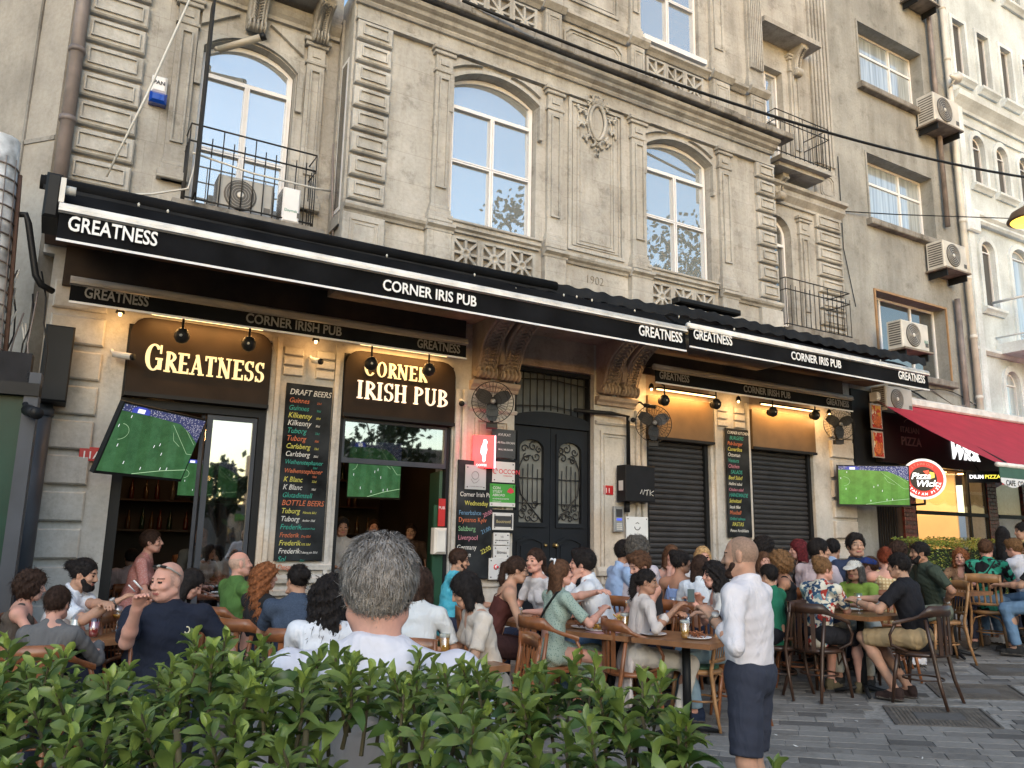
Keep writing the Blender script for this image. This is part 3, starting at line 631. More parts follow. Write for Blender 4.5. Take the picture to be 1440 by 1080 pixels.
for sgn, (a, c) in ((1, (dx0, dm - .004)), (-1, (dm + .004, dx1))):
    m = (a + c) / 2; gl = [(a + .12, 1.72), (c - .12, 1.72), (c - .12, 2.72)] + [(m + (c - .12 - m) * math.cos(math.pi * i / 10), 2.72 + .13 * math.sin(math.pi * i / 10)) for i in range(1, 10)] + [(a + .12, 2.72)]
    leaf = MB().prism([(a, 0), (c, 0), (c, dz - .045), (a, dz - .045)], YD - .02, YD + .04, DOOR, [gl]).obj('door_leaf', dr)
    MB().box(a + .11, c - .11, YD + .02, YD + .03, 1.7, 2.9, DG).obj('pane', leaf)
    b = MB(); e = .018
    b.prism([(a + .08, 1.66), (c - .08, 1.66), (c - .08, 2.95), (a + .08, 2.95)], YD - .045, YD - .021, DOOR, [gl])
    for zz0, zz1 in ((.3, 1.0), (1.12, 1.52)):
        pts = [(a + .10, zz0), (c - .10, zz0), (c - .10, zz1 - .05)] + [(a + .10 + (c - a - .2) * (1 - t), zz1 - .05 + .07 * math.sin(math.pi * t)) for t in (.2, .4, .6, .8)] + [(a + .10, zz1 - .05)]
        cx, cz = m, (zz0 + zz1) / 2; inn = [(cx + (p[0] - cx) * .86, cz + (p[1] - cz) * .82) for p in pts]
        b.prism(pts, YD - .04, YD - .021, DOOR, [inn]); inn2 = [(cx + (p[0] - cx) * .68, cz + (p[1] - cz) * .6) for p in pts]; b.prism(inn2, YD - .035, YD - .021, DOOR)
    b.obj('panel_moulding', leaf)
    b = MB(); x0, x1 = a + .12, c - .12; yy = YD - .008; w = x1 - x0
    def sp(cx, cz, r, turns, st, dirn, tail=None):
        pts = []
        for j in range(19):
            q = j / 18; rr = r * (.18 + .82 * q); aa = st + dirn * turns * 2 * math.pi * (1 - q); pts.append((cx + rr * math.cos(aa), yy, cz + rr * math.sin(aa)))
        if tail: pts += tail
        b.tube(pts, .0085, IRON, 5)
    for k in range(4): x = x0 + w * (.2 + .2 * k); b.tube([(x, yy, 2.02 - .05 * abs(k - 1.5)), (x, yy, 2.55 - .07 * abs(k - 1.5))], .007, IRON, 5)
    b.tube([(x0, yy, 2.32), (x1, yy, 2.32)], .007, IRON, 5); b.tube([(x0, yy, 1.98), (x1, yy, 1.98)], .007, IRON, 5)
    out = x0 if sgn > 0 else x1; inn_ = x1 if sgn > 0 else x0
    b.tube([(out, yy, 2.2), (out + (inn_ - out) * .03, yy, 2.45), (out + (inn_ - out) * .2, yy, 2.6), (out + (inn_ - out) * .5, yy, 2.63)], .010, IRON, 5)
    b.tube([(out, yy, 2.35), (out + (inn_ - out) * .12, yy, 2.1), (out + (inn_ - out) * .55, yy, 1.92), (inn_, yy, 1.74)], .010, IRON, 5)
    for cx, cz, r, st in ((.25, 2.72, .06, 0), (.6, 2.76, .07, 1), (.35, 2.60, .06, 2), (.75, 2.62, .07, 3), (.2, 1.83, .075, 1), (.45, 1.78, .05, 2.5), (.25, 1.92, .06, 4), (.7, 1.95, .06, .5), (.72, 1.80, .07, 3.4), (.85, 2.72, .05, 2), (.5, 1.86, .05, 5)):
        sp(x0 + w * (cx if sgn > 0 else 1 - cx), cz, r, 1.15, st, sgn)
    b.obj('iron_scrollwork', leaf)
BRASS = mat('brass', (.45, .33, .15), .3, .1, metal=.8)
MB().lathe((dm + .08, YD - .02, 1.42), [(.035, 0), (.02, .02), (.03, .05), (.02, .07)], BRASS, 12, 'y').obj('door_knob', dr)
MB().lathe((dm - .08, YD - .02, 1.42), [(.03, 0), (.015, .02), (.02, .04)], BRASS, 12, 'y').obj('door_knob', dr)
MB().box(5.33, 6.66, 9.25, 9.3, 0, 3.9, BLKM).obj('door_backing', pub)

# --- roller shutters
def shutter(x0, x1, label):
    t = thing('roller_shutter', label, 'shutter', group='dark roller shutters of the kitchen'); SH = mat('shutter_slats', (.035, .034, .036), .42, .2, 5)
    w = x1 - x0 - .12; b = MB(); n = 6
    prof = [(0, .004), (.012, .012), (.02, .035), (.02, .055), (.012, .07), (0, .078)]
    vs = [(x, -p[0], p[1]) for x in (0, w) for p in prof]; b.add(vs, [(i, i + 1, 6 + i + 1, 6 + i) for i in range(5)], SH, True); me = b.mesh('shutter_slat')
    for i in range(37): o = link('shutter_slat', me, t); o.location = (x0 + .06, YW + .12, .03 + i * .0805)
    b = MB(); b.box(x0, x0 + .07, YW + .05, YW + .16, 0, 3.0, BLKM); b.box(x1 - .07, x1, YW + .05, YW + .16, 0, 3.0, BLKM); b.obj('guide_rail', t)
    MB().box(x0 + .06, x1 - .06, YW + .13, YW + .15, 0, 3.0, BLKM).obj('shutter_backing', t)
shutter(7.64, 8.92, 'closed dark roller shutter between the black meter box and the food chalkboard'); shutter(9.84, 11.33, 'closed dark roller shutter right of the food chalkboard')

# --- pub fronts: sign panels over the openings
def sign_panel(x0, x1, z0, z1, label, m=SIGNB, rnd=.18):
    t = thing('fascia_sign', label, 'sign'); b = MB()
    pts = [(x0, z0), (x1, z0), (x1, z1 - rnd)] + [(x1 - rnd + rnd * math.cos(R_(a)), z1 - rnd + rnd * math.sin(R_(a))) for a in (22, 45, 67, 90)] + [(x0 + rnd + rnd * math.cos(R_(a)), z1 - rnd + rnd * math.sin(R_(a))) for a in (90, 113, 135, 158)] + [(x0, z1 - rnd)]
    b.prism(pts, YW - .06, YW - .01, m); b.box(x0, x1, YW - .085, YW - .061, z0, z0 + .04, BLKM); b.obj('panel', t); return t
GOLD = mat('sign_letters_gold', (.58, .50, .32), .4, .05, emit=(1.0, .76, .38), es=.34)
PINKW = mat('sign_letters_pale', (.70, .62, .52), .4, .05, emit=(1.0, .74, .52), es=.42)

# slab-serif capitals built from strokes, for the two big signs and the awning prints
def serif_word(s, x, z, h, y, m, par, w=.62, caps=.80, name='lettering', gap=.10, ext=.02):
    """letters as bars, arcs and serifs; first letter taller; each letter one mesh"""
    def bar(b, x0, z0, x1, z1, t):
        dx, dz = x1 - x0, z1 - z0; L = math.hypot(dx, dz) or 1; nx, nz = -dz / L * t / 2, dx / L * t / 2
        b.prism([(x0 + nx, z0 + nz), (x0 - nx, z0 - nz), (x1 - nx, z1 - nz), (x1 + nx, z1 + nz)], y - ext, y, m)
    def curve(b, cx, cz, rx, rz, a0, a1, tx, tz, n=12):
        o = [(cx + rx * math.cos(R_(a0 + (a1 - a0) * i / n)), cz + rz * math.sin(R_(a0 + (a1 - a0) * i / n))) for i in range(n + 1)]
        q = [(cx + (rx - tx) * math.cos(R_(a0 + (a1 - a0) * i / n)), cz + (rz - tz) * math.sin(R_(a0 + (a1 - a0) * i / n))) for i in range(n, -1, -1)]
        b.prism(o + q, y - ext * .98, y, m)
    for i, ch in enumerate(s):
        H = h if (i == 0 or caps == 1) else h * caps
        if ch == ' ': x += H * .35; continue
        W_ = H * w; T = H * .165; t = H * .07; S_ = H * .10; b = MB()
        st = lambda xx, z0=0, z1=1: bar(b, xx, z + z0 * H, xx, z + z1 * H, T)
        sf = lambda xx, zz, k=1.0: bar(b, xx - T * .95 * k, z + zz, xx + T * .95 * k, z + zz, t)
        adv = W_
        if ch == 'I': st(x + T); sf(x + T, t / 2); sf(x + T, H - t / 2); adv = T * 2
        elif ch in 'EF':
            st(x + T); sf(x + T * .9, t / 2, .9); sf(x + T * .9, H - t / 2, .9)
            bar(b, x + T, z + H - t * .7, x + W_, z + H - t * .7, t * 1.4); bar(b, x + T, z + H * .5, x + W_ * .82, z + H * .5, t * 1.2)
            if ch == 'E': bar(b, x + T, z + t * .7, x + W_, z + t * .7, t * 1.4); bar(b, x + W_ - t / 2, z, x + W_ - t / 2, z + H * .26, t)
            bar(b, x + W_ - t / 2, z + H * .78, x + W_ - t / 2, z + H, t)
        elif ch in 'RPB':
            st(x + T); sf(x + T * .9, t / 2, .9); curve(b, x + T * 1.2, z + H * .74, W_ * .62, H * .26, -90, 90, T * .9, t * 1.2)
            bar(b, x + T * .4, z + H - t * .6, x + T * 1.4, z + H - t * .6, t * 1.2)
            if ch == 'R': bar(b, x + T * 1.6, z + H * .50, x + W_ * .98, z + t, T * .95); bar(b, x + W_ * .8, z + t / 2, x + W_ * 1.14, z + t / 2, t)
            if ch == 'B': curve(b, x + T * 1.2, z + H * .27, W_ * .72, H * .27, -90, 90, T * .95, t * 1.2)
        elif ch in 'OCG':
            adv = W_ * 1.14; cx = x + adv / 2
            if ch == 'O': curve(b, cx, z + H / 2, adv / 2, H * .51, 0, 360, T * .95, t * .9, 24)
            else:
                curve(b, cx, z + H / 2, adv / 2, H * .51, 42, 318, T * .95, t * .9, 20); bar(b, cx + adv * .38, z + H * .66, cx + adv * .38, z + H * .98, t)
                if ch == 'G': bar(b, x + adv * .86, z + H * .05, x + adv * .86, z + H * .46, T * .9); bar(b, x + adv * .6, z + H * .45, x + adv * 1.02, z + H * .45, t)
                else: adv *= .95
        elif ch == 'A':
            adv = W_ * 1.15; bar(b, x + adv * .16, z, x + adv * .50, z + H, t * 1.1); bar(b, x + adv * .47, z + H, x + adv * .84, z, T * .95); bar(b, x + adv * .28, z + H * .32, x + adv * .7, z + H * .32, t)
            sf(x + adv * .15, t / 2, .8); sf(x + adv * .85, t / 2, .9)
        elif ch == 'T': st(x + W_ * .5); sf(x + W_ * .5, t / 2); bar(b, x, z + H - t * .65, x + W_, z + H - t * .65, t * 1.3); bar(b, x + t / 2, z + H * .76, x + t / 2, z + H, t); bar(b, x + W_ - t / 2, z + H * .76, x + W_ - t / 2, z + H, t)
        elif ch in 'NH':
            adv = W_ * (1.25 if ch == 'N' else 1.1); tt = t * 1.2 if ch == 'N' else T
            bar(b, x + T * .7, z, x + T * .7, z + H, tt); bar(b, x + adv - T * .7, z, x + adv - T * .7, z + H, tt); sf(x + T * .75, t / 2, .85); sf(x + T * .7, H - t / 2, .8); sf(x + adv - T * .75, H - t / 2, .85)
            if ch == 'N': bar(b, x + T * .5, z + H, x + adv - T * .8, z, T * .95)
            else: bar(b, x + T, z + H / 2, x + adv - T, z + H / 2, t * 1.1); sf(x + adv - T * .75, t / 2, .85)
        elif ch == 'S':
            adv = W_ * .86; cx = x + adv / 2; curve(b, cx, z + H * .735, adv / 2, H * .275, 30, 270, T * .85, t); curve(b, cx, z + H * .265, adv / 2, H * .275, 90, -150, T * .85, t)
            bar(b, cx + adv * .36, z + H * .72, cx + adv * .36, z + H, t * .9); bar(b, cx - adv * .38, z, cx - adv * .38, z + H * .28, t * .9)
        elif ch == 'U': adv = W_ * 1.1; bar(b, x + T * .7, z + H * .3, x + T * .7, z + H, T); bar(b, x + adv - T * .7, z + H * .3, x + adv - T * .7, z + H, t * 1.3); curve(b, x + adv / 2, z + H * .32, adv / 2 - T * .2, H * .32, 180, 360, T * .9, t * 1.1); sf(x + T * .75, H - t / 2, .8); sf(x + adv - T * .75, H - t / 2, .8)
        b.obj(name, par); x += adv + H * gap
    return x
t = sign_panel(.58, 2.05, 2.90, 3.76, 'dark fascia panel with golden GREATNESS lettering above the left opening')
serif_word('GREATNESS', .74, 3.19, .285, YW - .061, GOLD, t, .52, .78, gap=.07)
t = sign_panel(2.93, 4.40, 2.90, 3.72, 'dark fascia panel reading CORNER IRISH PUB above the middle entrance')
serif_word('CORNER', 3.16, 3.42, .22, YW - .061, GOLD, t, .58, .85, gap=.10)
serif_word('IRISH PUB', 3.08, 3.13, .22, YW - .061, PINKW, t, .62, 1, gap=.10)
SIGNO = mat('sign_bronze', (.12, .075, .034), .5, .2, 3)
sign_panel(7.62, 8.95, 3.0, 3.66, 'blank bronze fascia panel lit from above over the first roller shutter', SIGNO, .01)
sign_panel(9.82, 11.36, 3.0, 3.66, 'blank bronze fascia panel lit from above over the second roller shutter', SIGNO, .01)

# --- pub shopfronts
sf = thing('pub_shopfront', 'open dark framed pub front with a glass panel below the golden sign', 'shopfront')
b = MB()
for x0, x1 in ((.56, .66), (1.98, 2.06)): b.box(x0, x1, YW + .03, YW + .12, 0, 2.89, BLKM)
b.box(.66, 1.98, YW + .03, YW + .12, 2.80, 2.89, BLKM); b.obj('frame', sf)
b = MB(); b.prism([(1.44, .05), (1.975, .05), (1.975, 2.79), (1.44, 2.79)], YW + .06, YW + .10, PIPED, [[(1.50, .25), (1.93, .25), (1.93, 2.74), (1.50, 2.74)]]); dl = b.obj('door_panel', sf)
MB().box(1.495, 1.935, YW + .078, YW + .084, .24, 2.75, SHOPGL).obj('pane', dl)
b = MB(); Mf = Matrix.Translation((1.40, YW + .1, 0)) @ Matrix.Rotation(R_(62), 4, 'Z')
for z0, z1 in ((.05, .15), (2.7, 2.79)): b.obox(Mf, 0, .6, -.02, .02, z0, z1, PIPED)
for x in (0, .56): b.obox(Mf, x, x + .05, -.02, .02, .05, 2.79, PIPED)
fl = b.obj('folded_door', sf); MB().obox(Mf, .05, .56, -.003, .003, .15, 2.7, SHOPG2).obj('pane', fl)
s2 = thing('pub_entrance', 'dark framed pub entrance with a reflecting transom light under the CORNER IRISH PUB panel', 'shopfront')
b = MB(); b.box(2.92, 2.97, YW + .03, YW + .14, 0, 2.89, BLKM); b.box(4.35, 4.40, YW + .03, YW + .14, 0, 2.89, BLKM)
b.prism([(2.97, 2.36), (4.35, 2.36), (4.35, 2.89), (2.97, 2.89)], YW + .04, YW + .12, PIPED, [[(3.0, 2.42), (4.32, 2.42), (4.32, 2.86), (3.0, 2.86)]]); b.obj('frame', s2)
MB().box(2.99, 4.33, YW + .07, YW + .076, 2.41, 2.87, SHOPGL).obj('transom_pane', s2)
GRN = mat('dark_green_paint', (.012, .06, .03), .5, .2, 4)
b = MB(); b.obox(Matrix.Translation((4.33, YW + .13, 0)) @ Matrix.Rotation(R_(78), 4, 'Z'), 0, .55, -.02, .02, 0, 2.34, GRN); gd = b.obj('green_door_leaf', s2)
MB().obox(Matrix.Translation((4.20, YW - .0, 0)), 0, .14, .02, .06, .1, 1.9, GRN).obj('green_panel', s2)
disp = MB(); disp.cbox(4.17, 4.34, YW - .10, YW + .02, 1.30, 1.62, WHP, .03); disp.obj('soap_dispenser', None, 'white wall dispenser on the right jamb of the pub entrance', 'dispenser')
b = MB(); b.box(4.24, 4.33, YW - .03, YW - .01, 1.64, 1.98, mat('red_sticker', (.45, .02, .02), .5, .1)); q = b.obj('red_notice', None, 'narrow red notice strip above the white dispenser', 'notice')
text('PUB', .05, (4.28, YW - .032, 1.85), WHT, q, ext=.001, align='CENTER')

# --- pub interior
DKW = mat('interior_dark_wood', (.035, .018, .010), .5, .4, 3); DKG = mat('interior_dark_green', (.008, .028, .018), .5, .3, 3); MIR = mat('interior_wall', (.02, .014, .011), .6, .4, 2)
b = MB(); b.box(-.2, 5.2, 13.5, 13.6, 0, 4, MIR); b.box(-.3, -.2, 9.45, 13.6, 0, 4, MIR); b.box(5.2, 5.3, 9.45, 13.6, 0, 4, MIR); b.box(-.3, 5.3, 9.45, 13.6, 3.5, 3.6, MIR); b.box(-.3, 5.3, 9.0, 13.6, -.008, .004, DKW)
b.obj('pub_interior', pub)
bar = thing('bar_counter', 'dark green panelled bar counter deep inside the pub', 'bar')
MB().box(2.0, 5.1, 12.2, 12.6, 0, 1.1, DKG).obj('counter', bar)
for k in range(12): MB().cbox(2.02 + k * .256, 2.24 + k * .256, 12.17, 12.199, .1, .95, DKG, .02).obj('panel', bar)
MB().box(1.95, 5.15, 12.12, 12.65, 1.1, 1.16, DKW).obj('top', bar)
sh = thing('bottle_shelf', 'back bar shelf inside the pub lined with dimly lit bottles', 'shelf')
b = MB()
for z in (1.5, 1.95, 2.4): b.box(.2, 5.0, 13.1, 13.45, z, z + .03, DKW)
b.obj('shelf', sh)
BC = [mat('bottle_amber', (.06, .03, .01), .15, .1), mat('bottle_green', (.01, .03, .015), .15, .1), mat('bottle_clear', (.12, .11, .10), .1, .1), mat('bottle_red', (.07, .01, .008), .2, .1)]
bm = [MB().lathe((0, 0, 0), [(.035, 0), (.037, .02), (.037, .17), (.014, .23), (.013, .30), (.015, .305)], c, 8).mesh('bottle') for c in BC]
rg = random.Random(11); k = 0
for z in (1.53, 1.98, 2.43):
    x = .3
    while x < 4.9:
        o = link('bottle', bm[rg.randrange(4)], None, ('small bottle among those lined up on the ' + {1.53: 'lowest', 1.98: 'middle', 2.43: 'highest'}[z] + ' shelf of the dim back bar'), 'bottle', 'bottles on the ' + {1.53: 'lowest', 1.98: 'middle', 2.43: 'highest'}[z] + ' back bar shelf', None, (x, 13.25 + rg.uniform(-.08, .05), z)); o.scale = (1, 1, rg.uniform(.8, 1.1)); x += rg.uniform(.11, .3)
def bulb(x, y, z, r, label, drop=0, e=BULB):
    t = thing('pendant_lamp', label, 'lamp', group='small warm lamps inside the pub'); MB().lathe((x, y, z), [(r * .4, -r), (r, -r * .3), (r, r * .4), (r * .4, r)], e, 10).obj('bulb', t)
    MB().tube([(x, y, z + r), (x, y, 3.5)], .006, BLKM, 5).obj('cord', t)
for i, (x, y, z, lb) in enumerate(((4.3, 11.2, 2.5, 'left of a pair of small warm lamps seen through the pub entrance'), (4.5, 11.4, 2.5, 'right of a pair of small warm lamps seen through the pub entrance'), (3.25, 11.0, 2.25, 'small warm lamp at the left of the pub entrance'), (.95, 11.5, 2.45, 'small warm lamp in the dark behind the wall television'), (1.2, 12.2, 2.62, 'second small warm lamp deep inside the left opening'))): bulb(x, y, z, .035, lb)
for x, y in ((1.2, 11.2), (3.6, 11.2)):
    L = bpy.data.lights.new('interior_glow', 'POINT'); L.energy = 5; L.color = (1, .5, .2); L.shadow_soft_size = .08; o = bpy.data.objects.new('interior_lamp_light', L); COL.objects.link(o); o.location = (x, y, 2.9)

# --- televisions
def pitch_mat(name, vivid=1.0):
    m, n, l, p = nt(name); tc = n.new('ShaderNodeTexCoord')
    w = n.new('ShaderNodeTexWave'); w.inputs['Scale'].default_value = 1.6; w.bands_direction = 'X'; l.new(tc.outputs['Generated'], w.inputs['Vector'])
    r = n.new('ShaderNodeValToRGB'); r.color_ramp.elements[0].position = .4; r.color_ramp.elements[1].position = .6
    r.color_ramp.elements[0].color = (.05 * vivid, .16 * vivid, .022, 1); r.color_ramp.elements[1].color = (.06 * vivid, .185 * vivid, .028, 1); l.new(w.outputs['Fac'], r.inputs['Fac'])
    p.inputs['Base Color'].default_value = (.01, .01, .01, 1); p.inputs['Roughness'].default_value = .22
    w2 = n.new('ShaderNodeTexNoise'); w2.inputs['Scale'].default_value = 5; w2.inputs['Detail'].default_value = 9; w2.inputs['Roughness'].default_value = .75; l.new(tc.outputs['Generated'], w2.inputs['Vector'])
    r2 = n.new('ShaderNodeValToRGB'); r2.color_ramp.elements[0].position = .3; r2.color_ramp.elements[1].position = .7; r2.color_ramp.elements[0].color = (.55, .6, .5, 1); r2.color_ramp.elements[1].color = (1.25, 1.2, 1.1, 1); l.new(w2.outputs['Fac'], r2.inputs['Fac'])
    mx = n.new('ShaderNodeMix'); mx.data_type = 'RGBA'; mx.blend_type = 'MULTIPLY'; mx.inputs[0].default_value = 1; l.new(r.outputs['Color'], mx.inputs[6]); l.new(r2.outputs['Color'], mx.inputs[7])
    l.new(mx.outputs[2], p.inputs['Emission Color']); p.inputs['Emission Strength'].default_value = 1.0; return m
PITCHM = pitch_mat('screen_pitch', .34); PITCHV = pitch_mat('screen_pitch_bright', .85)
CROWD = pattern('screen_crowd', 'dots', [(.05, .06, .16), (.5, .5, .6)], 60)
nn = CROWD.node_tree; pp = nn.nodes['Principled BSDF']; nn.links.new(pp.inputs['Base Color'].links[0].from_socket, pp.inputs['Emission Color']); pp.inputs['Emission Strength'].default_value = .25
LINE = emit('screen_white_line', (.4, .6, .35), .5); PLW = emit('screen_player_white', (.9, .9, .95), .6); PLR = emit('screen_blue', (.04, .06, .4), .5)
def tv(label, M, w=1.15, h=.65, pm=PITCHM, bracket=None, mats=(1,)):
    t = thing('television', label, 'television'); f = .018
    MB().obox(M, -w / 2 - f, w / 2 + f, 0, .05, -h / 2 - f * 1.6, h / 2 + f, BLKM).obj('housing', t)
    MB().obox(M, -w / 2, w / 2, -.003, -.0005, -h / 2, h / 2, pm).obj('screen', t)
    def P(u, v, k=0): return M @ Vector((-w / 2 + u * w, -.004 - .0012 * k, -h / 2 + v * h))
    def strip(b, pts, th, m):
        for (a, c) in zip(pts[:-1], pts[1:]):
            A, B = P(*a), P(*c); d = (B - A).normalized(); nrm = (M.to_3x3() @ Vector((0, 1, 0))).normalized(); s = d.cross(nrm) * th; b.add([A - s, B - s, B + s, A + s], [(0, 1, 2, 3)], m)
    b = MB(); top = [(0, 1), (0, .90), (.35, .90), (.70, .87), (.86, .76), (1, .62), (1, 1)]
    b.add([P(u, v, -.5) for u, v in top], [tuple(range(len(top)))], CROWD); b.obj('crowd_area', t)
    b = MB(); strip(b, [(.38, .005), (.7, .10), (1, .16)], .003, LINE); strip(b, [(.62, .84), (.93, .42), (1.0, .42)], .0018, LINE); strip(b, [(.66, .72), (.70, .60), (.80, .52)], .0016, LINE); strip(b, [(.80, .80), (.98, .58)], .0016, LINE)
    strip(b, [(.06 + .10 * math.cos(a), .60 + .12 * math.sin(a)) for a in np.linspace(-1.4, 1.5, 10)], .0018, LINE); b.obj('pitch_lines', t)
    b = MB()
    for u, v in ((.12, .84), (.03, .68), (.10, .40), (.24, .16), (.50, .46), (.56, .50), (.62, .36), (.45, .10), (.68, .13), (.76, .14)): b.add([P(u - .003, v - .022, 1), P(u + .003, v - .022, 1), P(u + .004, v + .022, 1), P(u - .002, v + .022, 1)], [(0, 1, 2, 3)], PLW)
    b.add([P(u, v, 1) for u, v in ((.10, .90), (.30, .90), (.30, .96), (.24, 1.0), (.16, 1.0), (.10, .96))], [(0, 1, 2, 3, 4, 5)], PLR); b.add([P(u, v, 2) for u, v in ((.16, .91), (.24, .91), (.24, .97), (.16, .97))], [(0, 1, 2, 3)], PLW); b.obj('players_and_banner', t)
    if bracket: MB().tube(bracket, .02, BLKM, 6).obj('bracket', t)
    return t
M1 = Matrix.Translation(Vector((.887, 8.60, 2.383))) @ Matrix.Rotation(.771, 4, 'Z') @ Matrix.Rotation(.371, 4, 'X') @ Matrix.Rotation(-.003, 4, 'Y')
tv('large tilted television showing green football pitch beside the stone pillar on the left', M1, 1.19, .67, PITCHM, [M1 @ Vector((0, .05, 0)), M1 @ Vector((0, .25, .1)), (.9, 9.1, 2.6)])
M2 = Matrix.Translation((12.17, 8.45, 2.50)) @ Matrix.Rotation(R_(-36), 4, 'Z') @ Matrix.Rotation(R_(4), 4, 'X')
tv('bright television with football match hung near the pizza restaurant sign', M2, 1.15, .65, PITCHV, [M2 @ Vector((0, .05, 0)), (12.35, 9.0, 2.5)])
M3 = Matrix.Translation((1.95, 11.7, 2.25)) @ Matrix.Rotation(R_(5), 4, 'Z'); tv('smaller television with football glimpsed inside behind the left glass panel', M3, .8, .5, PITCHM)
M4 = Matrix.Translation((4.1, 10.9, 2.45)) @ Matrix.Rotation(R_(-18), 4, 'Z') @ Matrix.Rotation(R_(8), 4, 'X'); tv('television glowing green inside the middle pub entrance', M4, .75, .8, PITCHM)
# ================================================================== AWNINGS
AWT = mat('awning_lettering', (.80, .80, .80), .5, .03); AWD = mat('awning_lettering_grey', (.17, .16, .15), .6, .05)
def awning(x0, x1, ybar, zt, zb, yr, zr, label, canvas=BLK, words=(), hem=True, tcol=AWT, bar=ALU, barh=.085, wav=.012):
    t = thing('awning', label, 'awning')
    n = max(8, int((x1 - x0) / .25)); vs = []; rg = random.Random(int(x0 * 10))
    for j in range(5):
        for i in range(n + 1):
            q = j / 4; vs.append((x0 + (x1 - x0) * i / n, yr + (ybar - yr) * q, zr + (zt - .03 - zr) * q - .03 * math.sin(math.pi * q) + rg.uniform(-1, 1) * .006))
    fs = [(j * (n + 1) + i, j * (n + 1) + i + 1, (j + 1) * (n + 1) + i + 1, (j + 1) * (n + 1) + i) for j in range(4) for i in range(n)]
    MB().add(vs, fs, canvas, True).obj('canvas', t)
    vs = []
    for j in range(4):
        for i in range(n * 2 + 1):
            q = j / 3; vs.append((x0 + (x1 - x0) * i / (2 * n), ybar - .010 - .006 * q * math.sin(i * 2.3) - wav * q * math.sin(i * .9 + 2 * math.sin(i * .37)), zt - barh - .005 + (zb + .012 - zt + barh) * q))
    m = 2 * n + 1; fs = [(j * m + i, j * m + i + 1, (j + 1) * m + i + 1, (j + 1) * m + i) for j in range(3) for i in range(m - 1)]
    v = MB().add(vs, fs, canvas, True).obj('valance', t)
    b = MB(); b.tube([(x0 - .01, ybar, zt - barh * .5), (x1 + .01, ybar, zt - barh * .5)], barh * .52, bar, 10); b.box(x0 - .01, x1 + .01, ybar - .05, ybar - .02, zt - barh * .95, zt - barh * .7, bar); b.obj('front_bar', t)
    if hem: MB().box(x0, x1, ybar - .03, ybar - .018, zb - .005, zb + .016, WHT).obj('hem', v)
    for k, (s, x, h, z) in enumerate(words):
        text(s, h, (x, ybar - .036, z), tcol, t, 'lettering', .002, h * .018, small=(s[1] != 'O'), sx=(.72 if s[1] != 'O' else .84))
    return t
awning(-.17, 6.94, 7.4, 4.27, 3.93, 7.8, 4.52, 'long black canvas awning with white bar over the left half of the pub', words=(('GREATNESS', -.10, .185, 4.03), ('CORNER IRIS PUB', 2.75, .165, 4.01), ('GREATNESS', 6.14, .19, 4.03)))
awning(7.0, 12.25, 7.4, 4.33, 4.0, 7.8, 4.52, 'shorter black canvas awning over the kitchen shutters on the right', words=(('GREATNESS', 7.06, .185, 4.12), ('CORNER IRIS PUB', 8.93, .165, 4.09), ('GREATNESS', 11.42, .185, 4.10)))
awning(-.02, 4.27, 8.42, 3.93, 3.665, 8.75, 4.0, 'small inner black awning band under the long awning on the left', words=(('GREATNESS', .10, .15, 3.73), ('CORNER IRISH PUB', 1.62, .145, 3.72), ('GREATNESS', 3.60, .15, 3.72)), tcol=AWD, bar=mat('awning_bar_grey', (.28, .26, .24), .5, .1), hem=True, wav=.004)
awning(7.30, 11.67, 8.42, 4.0, 3.72, 8.75, 4.05, 'small inner black awning band above the kitchen shutters', words=(('GREATNESS', 7.36, .15, 3.79), ('CORNER IRISH PUB', 9.05, .145, 3.78), ('GREATNESS', 10.98, .15, 3.78)), tcol=AWD, bar=MT['awning_bar_grey'], hem=True, wav=.004)
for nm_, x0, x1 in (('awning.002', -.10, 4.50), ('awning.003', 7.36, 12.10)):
    MB().box(x0, x1, 8.885, 8.935, 3.96, 4.60, mat('shade_brown', (.030, .019, .013), .8, .3)).obj('shade_board', bpy.data.objects[nm_])  # added board, its dark brown stands in for the shade under the canopy
# roof above the awnings: smooth tube edge on the left, corrugated on the right
ROOFM = mat('roof_black_membrane', (.014, .015, .017), .75, .35, 4, .3, 25, spec=.15)
rf = thing('canopy_roof', 'long black canopy roof above the awnings, its front edge corrugated towards the right', 'canopy')
vs = []; xs = np.arange(-.33, 12.95, .035)
for y, zz, th in ((8.98, 4.80, 0), (8.4, 4.76, 0), (7.82, 4.66, 1), (7.80, 4.52, 1)):
    for x in xs:
        a = min(1, max(0, (x - 4.6) / 1.0)); a2 = min(1, max(0, (x - 6.9) / .3)); vs.append((x, y - .012 * th * a * math.sin(x * 9), zz + (.015 * math.sin(x * 2 * math.pi / .28) * a if th or y < 8.5 else 0) + .05 * a2 * (1 if y < 8.6 else 0)))
n = len(xs); MB().add(vs, [(j * n + i, j * n + i + 1, (j + 1) * n + i + 1, (j + 1) * n + i) for j in range(3) for i in range(n - 1)], ROOFM, True).obj('roof_sheet', rf)
b = MB(); b.tube([(-.36, 7.86, 4.60), (2, 7.84, 4.585), (5.2, 7.83, 4.61)], .065, BLK, 10); b.obj('front_edge', rf)
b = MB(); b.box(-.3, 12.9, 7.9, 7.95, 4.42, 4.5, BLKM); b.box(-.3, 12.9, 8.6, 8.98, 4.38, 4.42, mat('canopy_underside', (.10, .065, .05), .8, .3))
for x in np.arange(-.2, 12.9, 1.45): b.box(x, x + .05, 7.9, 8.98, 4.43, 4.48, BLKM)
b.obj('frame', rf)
b = MB(); b.cbox(7.32, 8.55, 7.9, 8.05, 4.80, 4.88, BLKM, .02); b.obj('cassette_cover', rf)
b = MB()
